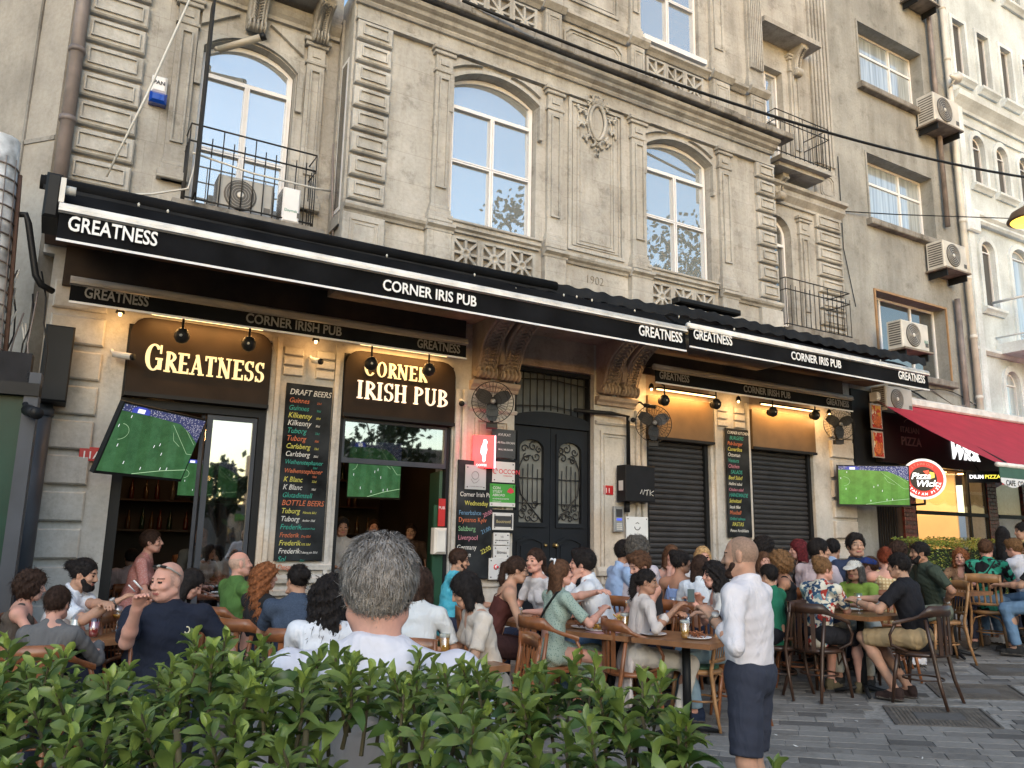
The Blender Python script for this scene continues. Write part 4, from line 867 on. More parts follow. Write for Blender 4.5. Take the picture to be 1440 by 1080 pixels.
for x in (.3, 3.4, 6.6, 7.3, 9.7, 12.1): b.tube([(x, 8.9, 4.4), (x, 8.1, 4.3), (x, 7.45, 4.22)], .02, mat('awning_arm', (.25, .25, .25), .4, .1, metal=.5), 6)
b.obj('folding_arms', rf)
b = MB(); b.cbox(-.30, -.18, 7.45, 7.95, 4.15, 4.55, BLKM, .02); b.box(-.19, -.15, 7.4, 7.55, 4.28, 4.5, WHP); b.lathe((-.12, 7.5, 4.43), [(.04, -.05), (.04, .05)], WHP, 12, 'x'); b.obj('end_bracket', rf)
PEB = mat('pebble_litter', (.6, .58, .52), .8, .2); b = MB(); rg = random.Random(2)
for k in range(16): x = rg.uniform(0, 12); b.lathe((x, rg.uniform(7.5, 7.75), 4.44), [(.008, -.02), (.012, .0), (.004, .015)], PEB, 6)
b.obj('litter', rf, kind='stuff')

# ---- lamps under the inner awnings
def globe(x, z, label):
    t = thing('spot_lamp', label, 'lamp', group='black globe lamps under the inner awnings'); y = 8.62
    MB().lathe((x, y, z), [(.02, .085), (.05, .07), (.078, .02), (.078, -.02), (.055, -.062), (.02, -.08), (.0, -.082)], BLKM, 14).obj('globe', t)
    MB().tube([(x, y, z + .08), (x, y, z + .22), (x, 8.74, z + .3)], .012, BLKM, 6).obj('stem', t)
    b = MB(); b.lathe((x, y + .075, z), [(.055, -.012), (.055, .004), (.03, .006)], BLKM, 12, 'y'); b.lathe((x - .02, y - .077, z - .01), [(.016, 0), (.01, .006)], mat('lamp_glint', (.5, .5, .48), .2, 0), 8, 'y'); b.obj('rim', t)
for x, z, lb in ((1.04, 3.53, 'black globe lamp hanging in front of the golden GREATNESS sign, left one'), (1.72, 3.54, 'black globe lamp hanging at the right end of the golden GREATNESS sign'), (3.13, 3.50, 'black globe lamp covering the C of the CORNER sign'), (3.87, 3.52, 'black globe lamp covering the R at the end of the CORNER sign'), (7.66, 3.53, 'black globe lamp beside the wall fan over the first shutter'), (8.70, 3.58, 'black globe lamp left of the food chalkboard top'), (9.95, 3.58, 'black globe lamp over the left part of the second shutter'), (10.98, 3.62, 'rightmost black globe lamp, next to the last GREATNESS on the inner awning')): globe(x, z, lb)
def wash(x0, x1, label, e=14, y=8.80, z=3.66):
    t = thing('strip_light', label, 'lamp'); MB().box(x0, x1, y - .015, y + .015, z + .02, z + .035, STRIP).obj('tube', t); MB().box(x0 - .02, x1 + .02, y - .03, y + .03, z + .036, z + .06, BLKM).obj('housing', t)
    L = bpy.data.lights.new('strip_glow', 'AREA'); L.shape = 'RECTANGLE'; L.size = x1 - x0; L.size_y = .05; L.energy = e; L.color = (1.0, .52, .16); o = bpy.data.objects.new('strip_glow', L); COL.objects.link(o)
    o.location = ((x0 + x1) / 2, y, z); o.rotation_euler = (R_(18), 0, 0)
wash(.75, 1.9, 'warm strip light above the golden GREATNESS sign', 6.5, z=3.74); wash(3.05, 4.2, 'warm strip light above the CORNER sign', 6.5, z=3.74)
wash(7.68, 8.85, 'warm strip light above the first bronze panel', 8, z=3.70); wash(9.9, 11.28, 'warm strip light above the second bronze panel', 9, z=3.70)
for x, lb, e in ((2.5, 'small warm uplight on the pillar with the beer chalkboard', 1.6), (9.35, 'small warm light at the head of the pillar with the food chalkboard', 3), (11.55, 'small warm light at the right end of the kitchen front', 4.5), (7.55, 'small warm light behind the right-hand wall fan', 2), (.45, 'small warm light at the head of the left stone pillar', 1.6)):
    t = thing('wall_light', lb, 'lamp'); MB().lathe((x, 8.78, 3.70), [(.012, -.01), (.018, .02), (.012, .05)], BULB, 10).obj('bulb', t); MB().lathe((x, 8.78, 3.72), [(.045, .0), (.03, .06), (.01, .08)], BLKM, 10).obj('cap', t)
    L = bpy.data.lights.new('wall_glow', 'POINT'); L.energy = e; L.color = (1, .55, .2); L.shadow_soft_size = .04; o = bpy.data.objects.new('wall_glow', L); COL.objects.link(o); o.location = (x, 8.76, 3.63)

# ---- chalkboards
CC = {k: mat('chalk_' + k, c, .9, .45, 70) for k, c in dict(white=(.55, .55, .53), orange=(.45, .13, .06), teal=(.035, .26, .21), yellow=(.48, .46, .10), blue=(.12, .24, .38), pink=(.45, .18, .24), green=(.18, .36, .20)).items()}
def board(x0, x1, z0, z1, label, lines, top=None, shear=.25, frame=True):
    t = thing('chalkboard', label, 'chalkboard'); MB().cbox(x0, x1, YW - .085, YW - .055, z0, z1, CHALK, .006).obj('slate', t)
    for (s, c, h, z, dx, rz) in lines: text(s, h, (x0 + dx, YW - .0885, z), CC[c], t, 'chalk_line', .001, h * .006, shear=shear, sx=.86, rot=(90, -rz, 0))
    return t
L1 = []; rows = [('DRAFT BEERS', 'white', 1.15), ('Guinnes', 'orange', 1), ('Guinnes', 'teal', 1), ('Kilkenny', 'yellow', 1.1), ('Kilkenny', 'white', 1.1), ('Tuborg', 'teal', 1.05), ('Tuborg', 'orange', 1.05), ('Carlsberg', 'yellow', 1.0), ('Carlsberg', 'white', 1.0), ('Weihenstephaner', 'teal', .86), ('Weihenstephaner', 'orange', .86), ('K Blanc', 'yellow', 1), ('K Blanc', 'white', 1), ('Glutadimseli', 'teal', .95), ('BOTTLE BEERS', 'orange', 1.05), ('Tuborg', 'yellow', 1), ('Tuborg', 'white', 1), ('Frederik', 'teal', 1), ('Frederik', 'orange', .9), ('Frederik', 'yellow', 1), ('Frederik', 'white', 1), ('Sol', 'teal', 1), ('Desparados', 'orange', 1)]
z = 3.09
for i, (s, c, k) in enumerate(rows):
    L1.append((s, c, .088 * k, z, .035, 0))
    if i not in (0, 13, 14): L1.append(({15: 'Filtresiz 50cl', 16: 'Amber 50cl', 17: 'passion fruit', 18: 'Dry 50cl', 19: '10% 50cl', 20: 'Tuborg pin 50cl'}.get(i, '50cl' if i % 2 == 0 else '33cl'), c, .038, z + (.0 if i not in (9, 10) else -.045), .36 if i < 15 else .28, 0))
    z -= .088 if i not in (9, 10) else .1
    if i == 0: z -= .005
board(2.24, 2.78, 1.22, 3.22, 'tall beer menu chalkboard headed DRAFT BEERS on the stone pillar', [(s, c, h * .93, zz * 1.0, dx, r) for s, c, h, zz, dx, r in L1])
L2 = []; z = 3.20
for i, (s, c) in enumerate((('CORNER KITCHEN', 'white'), ('BURGERS', 'teal'), ('Pub burger', 'orange'), ('Camarillos', 'yellow'), ('Ottoman', 'white'), ('Ventura', 'teal'), ('Chicken', 'pink'), ('SALADS', 'teal'), ('Beef Salad', 'yellow'), ('Hellimi salad', 'white'), ('Chicken salad', 'pink'), ('HANDMADE', 'teal'), ('Schnitzel', 'yellow'), ('Steak fillet', 'white'), ('Meatball', 'orange'), ('Grilled salmon', 'teal'), ('PASTAS', 'yellow'), ('Penne Arrabbiata', 'white'))):
    L2.append((s, c, .085 if len(s) < 12 else .066, z, .02 if i not in (1, 7, 16) else .07, 0)); z -= .0905
board(9.19, 9.70, 1.58, 3.29, 'tall food menu chalkboard headed CORNER KITCHEN between the two shutters', L2)
L3 = [('Corner Irish Pub', 'white', .082, 2.02, .03, 0), ('Wednesday 27', 'yellow', .082, 1.91, .10, 0), ('Fenerbahce', 'blue', .08, 1.79, .02, 0), ('20:00', 'pink', .075, 1.76, .38, 25), ('Dynamo Kyiv', 'orange', .085, 1.70, .02, 0), ('Salzburg', 'green', .085, 1.59, .02, 0), ('21:00', 'blue', .075, 1.55, .36, 25), ('Liverpool', 'pink', .085, 1.48, .02, 0), ('Germany', 'white', .085, 1.36, .01, 0), ('22:00', 'yellow', .08, 1.30, .36, 25), ('France', 'white', .085, 1.27, .01, 0)]
board(4.47, 4.98, 1.0, 2.48, 'black chalkboard listing Wednesday football matches left of the entrance plaques', L3, shear=0)
# ---- plaques left of the door
PLQ = mat('plaque_white', (.60, .60, .60), .3, .04); PLG = mat('plaque_green', (.06, .30, .05), .35, .05); PRED = mat('print_red', (.55, .04, .06), .5, .05); PBLK = mat('print_black', (.04, .04, .045), .5, .05); PGR = mat('print_grey', (.25, .25, .26), .5, .05)
def plaque(x0, x1, z0, z1, label, m, words, y=YW - .09, logo=None, frame=None):
    t = thing('plaque', label, 'plaque'); MB().cbox(x0, x1, y, y + .012, z0, z1, m, .003).obj('plate', t)
    if frame: MB().prism([(x0 - .05, z0 - .04), (x1 + .05, z0 - .04), (x1 + .05, z1 + .04), (x0 - .05, z1 + .04)], y + .0125, y + .03, frame).obj('backing', t)
    b = MB()
    for x in (x0 + .03, x1 - .03):
        for z in (z0 + .03, z1 - .03): b.lathe((x, y, z), [(.009, -.001), (.009, .004)], PBLK, 8, 'y')
    b.obj('screws', t)
    for s, h, x, z, mm in words: text(s, h, (x, y - .0015, z), mm, t, 'print', .0008, h * .01)
    if logo: logo(t, y)
    return t
GRY = mat('plaque_dark', (.055, .06, .062), .4, .1)
plaque(4.94, 5.30, 2.54, 2.92, 'dark grey name plaque half hidden behind the fan, topmost in its column', GRY, [('AVUKAT', .05, 5.03, 2.83, PLQ), ('Av. Ali Riza ERCAN', .04, 4.96, 2.73, PLQ), ('MALI MUSAVIR', .034, 5.04, 2.64, PLQ)])
def lg_occ(t, y): MB().tube([(5.0 + .03 * math.cos(a), y - .003, 2.365 + .035 * math.sin(a)) for a in np.linspace(0, 5.2, 12)], .005, PRED, 5).obj('logo', t)
plaque(4.96, 5.30, 2.22, 2.49, 'white OCCON plaque below the dark name plaque', PLQ, [('OCCON', .085, 5.05, 2.335, PRED), ('CONSULTING', .022, 5.12, 2.30, PRED)], logo=lg_occ, frame=BLKM)
def lg_g(t, y): MB().box(4.93, 5.31, y - .002, y - .0005, 1.91, 1.96, PLQ).obj('logo', t); MB().prism([(5.18, 2.10), (5.24, 2.08), (5.29, 2.10), (5.28, 2.13), (5.24, 2.16), (5.20, 2.13)], y - .003, y - .0005, PRED).obj('logo', t)
plaque(4.93, 5.31, 1.905, 2.20, 'green and white study abroad plaque below the OCCON one', PLG, [('CON', .05, 4.97, 2.13, PLQ), ('STUDY', .045, 4.97, 2.085, PLQ), ('ABROAD', .045, 4.97, 2.04, PLQ), ('ULUSLARARASI EGITIM', .024, 4.97, 2.0, PLQ), ('www.con.com', .022, 4.97, 1.97, PLQ)], logo=lg_g)
def lg_b(t, y): MB().box(5.0, 5.27, y - .003, y - .0005, 1.65, 1.79, PBLK).obj('band', t)
plaque(4.98, 5.29, 1.61, 1.83, 'white plaque with black band reading Bootravel, middle of its column', PLQ, [('Bootravel', .055, 5.03, 1.70, mat('print_gold', (.42, .35, .18), .4, .05))], logo=lg_b, frame=BLKM)
for o in list(bpy.data.objects):
    if o.name.startswith('print') and o.type == 'FONT' and o.data.body == 'Bootravel': o.location.y -= .003
plaque(5.0, 5.24, 1.42, 1.575, 'small white plaque of an engineering office under the Bootravel one', PLQ, [('VB', .04, 5.10, 1.51, PGR), ('ODA MUHENDISLIK', .023, 5.02, 1.47, PBLK)])
plaque(5.0, 5.24, 1.25, 1.41, 'small white plaque reading Bitmas just above the DUNABAHCE one', PLQ, [('Bitmas', .055, 5.05, 1.31, PBLK)])
def lg_d(t, y):
    for k in range(3): MB().lathe((5.03 + .012 * k, y - .002, 1.145), [(.034 - .008 * k, -.001 - .001 * k), (.034 - .008 * k, .002 + .001 * k)], PRED if k != 1 else PLQ, 14, 'y').obj('logo', t)
plaque(4.93, 5.30, .99, 1.255, 'large white DUNABAHCE plaque at the foot of the plaque column', PLQ, [('DUNABAHCE', .042, 5.085, 1.125, PRED), ('ISTANBUL', .02, 5.10, 1.03, PGR)], logo=lg_d, y=YW - .11)
def lg_c(t, y): MB().tube([(4.70 + .05 * math.cos(a), y - .003, 2.29 + .05 * math.sin(a)) for a in np.linspace(0, 6.28, 14)], .004, PGR, 5).obj('logo', t); MB().tube([(4.64, y - .003, 2.24), (4.68, y - .003, 2.19), (4.72, y - .003, 2.20), (4.76, y - .003, 2.24)], .004, PGR, 5).obj('logo', t)
plaque(4.56, 4.86, 2.11, 2.42, 'pale grey plaque with a line drawing on top of the match chalkboard', mat('plaque_grey', (.42, .46, .48), .3, .05), [('CORNER IRISH PUB', .022, 4.62, 2.14, PGR)], logo=lg_c, y=YW - .105)
# red lit coffee sign, projecting from the wall (edge lit)
t = thing('lit_sign', 'small red lit blade sign with a white figure under the left wall fan', 'sign'); REDL = mat('red_lightbox', (.5, .01, .02), .3, 0, emit=(1.0, .02, .04), es=.95)
Mr = Matrix.Translation((4.80, YW - .12, 2.60)) @ Matrix.Rotation(R_(-28), 4, 'Z')
MB().obox(Mr, -.14, .14, -.02, .06, -.21, .21, REDL).obj('light_box', t); MB().obox(Mr, .142, .16, -.02, .06, -.21, .21, mat('pink_edge_light', (.6, .3, .35), .3, 0, emit=(1, .35, .45), es=1.6)).obj('edge_light', t)
WEM = emit('white_glow', (1, .95, .95), 1.1)
b = MB(); pts = [(-.01, -.12), (.01, -.14), (.03, -.12), (.035, -.04), (.05, .02), (.04, .09), (.055, .12), (.03, .16), (.0, .15), (-.005, .11), (-.03, .05), (-.035, -.02), (-.01, -.06)]
b.add([Mr @ Vector((x, -.023, z)) for x, z in pts], [tuple(range(len(pts)))], WEM); b.obj('figure', t)
text('COFFEE', .04, Mr @ Vector((-.09, -.024, -.19)), WEM, t, 'lettering', .0005, rot=(90, 0, -28))
L = bpy.data.lights.new('sign_glow', 'POINT'); L.energy = 1.6; L.color = (1, .12, .18); L.shadow_soft_size = .1; o = bpy.data.objects.new('sign_glow', L); COL.objects.link(o); o.location = (4.62, YW - .28, 2.6)
# ---- wall fans
def fan(x, y, z, rz, label, r=.27):
    t = thing('wall_fan', label, 'fan', (x, y, z), rz, 'black wall fans'); cage = MB()
    for k in range(32):
        a = 2 * math.pi * k / 32; c, s = math.cos(a), math.sin(a)
        cage.tube([(c * .04, -.10, s * .04), (c * r * .7, -.085, s * r * .7), (c * r, -.03, s * r), (c * r * .75, .05, s * r * .75), (c * .05, .07, s * .05)], .0022, BLKM, 3, False)
    for rr, yy in ((r, -.03), (r * .72, -.086), (r * .4, -.095)): cage.tube([(rr * math.cos(a), yy, rr * math.sin(a)) for a in np.linspace(0, 2 * math.pi, 29)], .006 if rr == r else .003, BLKM, 5, False)
    cage.obj('cage', t, kind='stuff'); MB().lathe((0, 0, 0), [(.05, -.12), (.075, -.07), (.075, .0), (.03, .02)], BLKM, 14, 'y').obj('motor', t)
    MB().lathe((0, -.10, 0), [(.035, 0), (.03, .012), (.012, .016)], mat('hub_grey', (.16, .16, .16), .4, .1), 12, 'y').obj('hub_cap', t)
    for k in range(3):
        a = 2 * math.pi * k / 3 + .5; b = MB(); vs = []
        for i in range(6):
            q = i / 5; rr = .04 + (r - .06) * q; wd = .05 + .10 * math.sin(math.pi * min(1, q * .8 + .12)); 
            for e in (-1, 1): aa = a + e * wd / max(rr, .08) * .6; vs.append((rr * math.cos(aa), -.045 + .02 * e, rr * math.sin(aa)))
        b.add(vs, [(2 * i, 2 * i + 1, 2 * i + 3, 2 * i + 2) for i in range(5)], mat('fan_blade', (.03, .03, .032), .3, .1), True); b.obj('blade', t)
    b = MB(); b.tube([(0, .1, 0), (0, .16, -.12), (0, .05, -.28)], .025, BLKM, 8); b.box(-.07, .07, -.02, .10, -.33, -.26, BLKM); b.obj('mount', t); return t
fan(4.82, 8.70, 3.22, R_(-25), 'black wall fan at the pillar between the pub entrance and the slate door'); fan(7.50, 8.70, 3.18, R_(-25), 'black wall fan above the black meter box'); fan(11.62, 8.66, 3.52, R_(-30), 'dark wall fan in the shade beside the pizza posters')
# ---- box, intercom, notices, cameras, numbers
t = thing('meter_box', 'black metal wall box with a scratched white tag right of the slate door', 'box'); MB().cbox(7.02, 7.56, YW - .26, YW - .061, 2.05, 2.56, mat('box_black', (.014, .014, .016), .6, .2, spec=.2), .008).obj('housing', t)
MB().box(7.0199, 7.021, YW - .2, YW - .1, 2.2, 2.34, PLQ).obj('sticker', t); MB().tube([(6.3, YW - .02, 3.30), (6.9, YW - .10, 3.30), (7.17, YW - .14, 3.28), (7.17, YW - .14, 2.56)], .03, BLKM, 8).obj('conduit', t); MB().tube([(7.17, YW - .1, 2.05), (7.17, YW - .1, 1.9)], .04, BLKM, 8).obj('conduit', t)
b = MB()
for pts in ([(7.28, 2.16), (7.31, 2.22), (7.33, 2.15), (7.36, 2.22)], [(7.37, 2.21), (7.44, 2.22)], [(7.41, 2.22), (7.40, 2.14)], [(7.46, 2.22), (7.46, 2.14)], [(7.53, 2.21), (7.46, 2.17), (7.52, 2.14)]): b.tube([(x, YW - .262, z) for x, z in pts], .005, WHP, 4)
b.obj('graffiti_tag', t)
t = thing('intercom', 'grey metal door intercom panel under the meter box', 'intercom'); MB().cbox(6.96, 7.13, YW - .075, YW - .04, 1.62, 1.98, mat('steel_plate', (.32, .33, .34), .35, .1, metal=.4), .01).obj('plate', t)
MB().box(6.99, 7.10, YW - .079, YW - .0755, 1.83, 1.94, PBLK).obj('screen', t); MB().box(7.0, 7.09, YW - .079, YW - .0755, 1.78, 1.81, mat('blue_display', (.02, .03, .3), .3, 0, emit=(.1, .15, .8), es=.5)).obj('display', t)
b = MB(); [b.box(7.0 + .025 * i, 7.018 + .025 * i, YW - .079, YW - .0755, 1.65 + .025 * j, 1.666 + .025 * j, WHP) for i in range(4) for j in range(4)]; b.obj('keypad', t, kind='stuff')
def lg_n(t, y): MB().tube([(7.36 + .05 * math.cos(a), y - .003, 1.70 + .045 * math.sin(a)) for a in np.linspace(math.pi, 2 * math.pi, 9)], .006, PBLK, 5).obj('logo', t); MB().tube([(7.33, y - .003, 1.745), (7.36, y - .003, 1.76), (7.39, y - .003, 1.745)], .005, PBLK, 5).obj('logo', t)
plaque(7.16, 7.56, 1.22, 1.84, 'white notice board with a small cup emblem beside the first shutter', mat('notice_white', (.68, .70, .72), .4, .04), [('COFFEE', .03, 7.32, 1.58, PGR), ('bar  kitchen  garden', .02, 7.27, 1.52, PGR)], logo=lg_n)
NUMR = mat('number_red', (.42, .015, .02), .4, .05)
def num(x0, x1, z0, z1, y, s, label, h):
    t = thing('house_number', label, 'house number'); MB().cbox(x0, x1, y - .012, y, z0, z1, NUMR, .003).obj('plate', t); text(s, h, (x0 + .02, y - .0135, z0 + .025), WHT, t, 'digits', .0008, .001)
num(.24, .46, 2.20, 2.34, YW - .046, '11A', 'red house number plate 11 A partly behind the tilted television', .105); num(6.82, 6.99, 2.14, 2.27, YW - .002, '11', 'red house number plate 11 between the slate door and the black box', .10); num(7.575, 7.63, 2.18, 2.30, YW - .062, '1', 'small red plate at the right side of the black box', .07)
def cctv(x, y, z, dx, label, m=WHP, s=1.0, dy=-.12, dz=-.03):
    t = thing('security_camera', label, 'camera', group='security cameras'); b = MB(); b.tube([(x, y, z), (x + dx * s, y + dy * s, z + dz * s)], .035 * s, m, 10); b.obj('body', t)
    MB().tube([(x + dx * s, y + dy * s, z + dz * s), (x + dx * 1.12 * s, y + dy * 1.12 * s, z + dz * 1.12 * s)], .037 * s, BLKM, 10).obj('lens_hood', t); MB().tube([(x, y, z), (x - .02, y + .06, z + .05), (x - .02, y + .10, z + .05)], .018 * s, m, 6).obj('mount', t)
cctv(.44, 8.86, 3.30, .16, 'white security camera on the left stone pillar beside the golden sign'); cctv(2.50, 8.84, 3.50, .05, 'white security camera at the head of the beer chalkboard pillar'); cctv(4.50, 8.86, 3.20, -.10, 'pale security camera left of the left wall fan')
cctv(7.20, 8.86, 3.14 + .1, -.04, 'round pale security camera high on the stone pier over the meter box'); cctv(7.42, 8.8, 3.46, .12, 'black security camera between stone scroll and right wall fan', BLKM, .9)
cctv(1.15, 8.85, 7.03, .34, 'large beige bullet camera on the arch of the upper left window', mat('beige_plastic', (.42, .38, .31), .5, .1), 1.2, -.2, .14); cctv(-.20, 7.15, 2.44, .05, 'black dome camera at the dark shopfront on the far left', BLKM, 1.3)
t = thing('alarm_siren', 'white alarm box with blue lamp reading PAN on the upper left wall', 'alarm box'); MB().cbox(.50, .66, YW - .10, YW - .002, 6.33, 6.53, WHT, .025).obj('housing', t); MB().cbox(.49, .67, YW - .12, YW - .002, 6.20, 6.329, mat('blue_lens', (.005, .05, .35), .12, .1, coat=1), .03).obj('lens', t)
text('PAN', .062, (.515, YW - .104, 6.42), PBLK, t, 'lettering', .001, .002)
# ---- items on the upper left: leaning pole, black blade sign, air conditioners
MB().tube([(.16, 8.2, 4.92), (.42, 8.05, 5.8), (.80, 7.9, 7.3), (1.0, 7.8, 8.2)], [.010, .012, .011, .009], WHP, 6).obj('flag_pole', None, 'thin pale pole leaning up from the canopy past the PAN alarm box', 'pole')
MB().box(.98, 1.0, 8.28, 8.52, 5.0, 7.3, BLKM).obj('blade_sign', None, 'tall narrow black blade sign seen edge-on left of the upper left window', 'sign')
ACW = mat('ac_casing', (.56, .55, .52), .5, .2, 3); ACG = mat('ac_grille_dark', (.09, .085, .08), .5, .1)
def ac(x, y, z, label, rz=0, w=.82, h=.56, dpt=.3, tint=ACW, shelf=True, mesh=False, word=None, fan_=True):
    t = thing('air_conditioner', label, 'air conditioner', (x, y, z), rz, 'outdoor air conditioning units'); MB().cbox(0, w, -dpt, 0, 0, h, tint, .02).obj('casing', t); cx = w * .40; cz = h / 2; r = h * .40
    if fan_: MB().lathe((cx, -dpt, cz), [(r * 1.05, -.002), (r * 1.05, .012), (r * .96, .013)], ACG, 22, 'y').obj('fan_grille', t)
    b = MB()
    for k in range(1, 6): b.tube([(cx + r * k / 5.4 * math.cos(a), -dpt - .016, cz + r * k / 5.4 * math.sin(a)) for a in np.linspace(0, 2 * math.pi, 21)], .003, tint, 4, False)
    b.lathe((cx, -dpt - .016, cz), [(.04, 0), (.03, .008)], WHP, 12, 'y')
    if fan_: b.obj('grille_rings', t)
    b = MB(); [b.box(-.004, .001, -dpt + .04, -.03, .06 + k * h * .085, .085 + k * h * .085, ACG) for k in range(10)]; b.obj('side_vents', t)
    MB().box(w * .84, w * .96, -dpt - .003, -dpt - .0005, h * .15, h * .3, ACG).obj('badge', t)
    if word: text(word, .07 if w > .3 else .045, (w * .80 if w > .3 else .02, -dpt - .003, h * .3), mat('badge_colour', (.03, .25, .2) if word[0] == 'D' else (.05, .08, .3), .5, 0), t, 'badge_text', .001)
    if shelf: b = MB(); b.box(-.03, w + .03, -dpt - .05, .04, -.04, -.005, mat('ac_tray_rust', (.20, .17, .14), .7, .4, 6)); b.box(.05, .08, -dpt, .03, -.18, -.04, BLKM); b.box(w - .08, w - .05, -dpt, .03, -.18, -.04, BLKM); b.obj('bracket', t)
    pass
    return t
ac(1.26, 8.96, 5.02, 'grey air conditioner behind the railing of the upper left balcony', 0, .60, .42, shelf=False, tint=mat('ac_casing_grey', (.36, .36, .35), .5, .2, 3)); ac(1.96, 8.90, 5.02, 'white air conditioner with green lettering at the right end of the upper left balcony', 0, .20, .42, tint=WHT, shelf=False, word='Daymak', fan_=False)
# ---- pipes
b = MB(); b.tube([(-.12, 8.84, -.01), (-.12, 8.84, 2.72)], .088, PIPED, 12); b.lathe((-.12, 8.84, 2.60), [(.10, 0), (.105, .04), (.10, .08)], PIPED, 12); b.obj('drain_pipe', None, 'thick grey drain pipe at the left edge of the stone building near the ground', 'pipe')
b = MB(); b.cbox(-.18, .07, 8.55, 8.93, 2.72, 3.46, BLKM, .015); b.obj('rain_box', None, 'dark grey metal casing on top of the ground floor drain pipe', 'casing')
b = MB(); b.tube([(-.24, 8.86, 4.7), (-.25, 8.88, 8), (-.25, 8.88, 12)], .068, PIPE, 12)
for z in (5.7, 6.5, 8.0): b.lathe((-.245, 8.87, z), [(.080, 0), (.084, .03), (.08, .06)], PIPE, 12)
b.obj('downpipe', None, 'brownish grey downpipe running up the left corner of the stone building', 'pipe')

# ================================================================== LEFT NEIGHBOUR
lb = thing('beige_building', 'plain beige plastered building turned away left of the stone building', 'building')
MLb = Matrix.Translation((-.34, 9.04, 0)) @ Matrix.Rotation(R_(180 - 48.5), 4, 'Z')   # runs away to the left
b = MB(); b.obox(MLb, 0, 9, -.3, -.001, 0, 14, PL_L); b.obj('wall', lb)
b = MB(); b.obox(MLb, .42, .45, .0, .02, 2.6, 14, STC); b.obj('corner_seam', lb); MB().obox(MLb, 0, 9, .0, .012, 5.55, 5.60, STC).obj('string_course', lb)
t = thing('dark_shopfront', 'dark green glazed shopfront at the left edge of the photo', 'shopfront'); SG = mat('green_glass', (.004, .035, .027), .35, .3, 2, spec=.2)
b = MB(); Ms = Matrix.Translation((-.13, 7.3, 0)) @ Matrix.Rotation(R_(176), 4, 'Z')
b.obox(Ms, 0, .10, -.1, .1, 0, 2.75, PIPED); b.obox(Ms, 0, 3, -.12, .12, 2.56, 2.66, BLKM); b.obox(Ms, .1, 3, -.05, .05, 1.06, 1.12, BLKM); b.obj('frame', t)
MB().obox(Ms, .10, 3, -.03, .03, .02, 2.56, SG).obj('pane', t); MB().obox(Ms, .08, 3, -.06, .10, 2.661, 2.90, mat('fascia_dark', (.015, .015, .018), .6, .3, spec=.15)).obj('fascia', t)
b = MB(); b.tube([(-.66, 8.2, 2.9), (-.70, 8.2, 3.7), (-.76, 8.2, 5.05)], .19, TARP, 14)
for k in range(15): b.lathe((-.665 - .006 * k, 8.2, 2.95 + k * .13), [(.202, 0), (.202, .012)], PIPE, 14)
for k in range(12): a = 2 * math.pi * k / 12; b.tube([(-.66 + .2 * math.cos(a), 8.2 + .2 * math.sin(a), 2.95), (-.75 + .2 * math.cos(a), 8.2 + .2 * math.sin(a), 4.85)], .004, PIPE, 4)
b.obj('wrapped_duct', None, 'fat foil wrapped duct in wire mesh at the left edge', 'duct')
MB().tube([(-.56, 8.25, 4.38), (-.45, 8.2, 4.38), (-.42, 8.2, 4.3), (-.31, 8.2, 3.82), (-.26, 8.2, 3.74), (-.16, 8.3, 3.72)], .03, BLKM, 8).obj('black_pipe', None, 'thin black pipe bending down to the awning end on the far left', 'pipe')
rg = random.Random(21); b = MB()
for k in range(12):
    x = -.40 + rg.uniform(-.10, .14); y = 8.25 + rg.uniform(-.05, .2); z0 = rg.uniform(2.4, 2.9); pts = [(x, y, z0 + 1.0)]
    for j in range(5): x += rg.uniform(-.07, .07); pts.append((x, y - .05 * (j % 2), z0 + 1.0 - .25 * (j + 1)))
    b.tube(pts, .008, rg.choice([BLKM, PIPE, WHP]), 5)
b.obj('cable_bundle', None, 'tangle of dark and pale cables hanging on the corner at far left', 'cables')
MB().tube([(-.43, 8.2, 2.6), (-.54, 8.2, 4.75)], .02, mat('rust_brown', (.10, .055, .04), .8, .3), 6).obj('rusty_post', None, 'rusty brown post beside the foil wrapped duct', 'post')

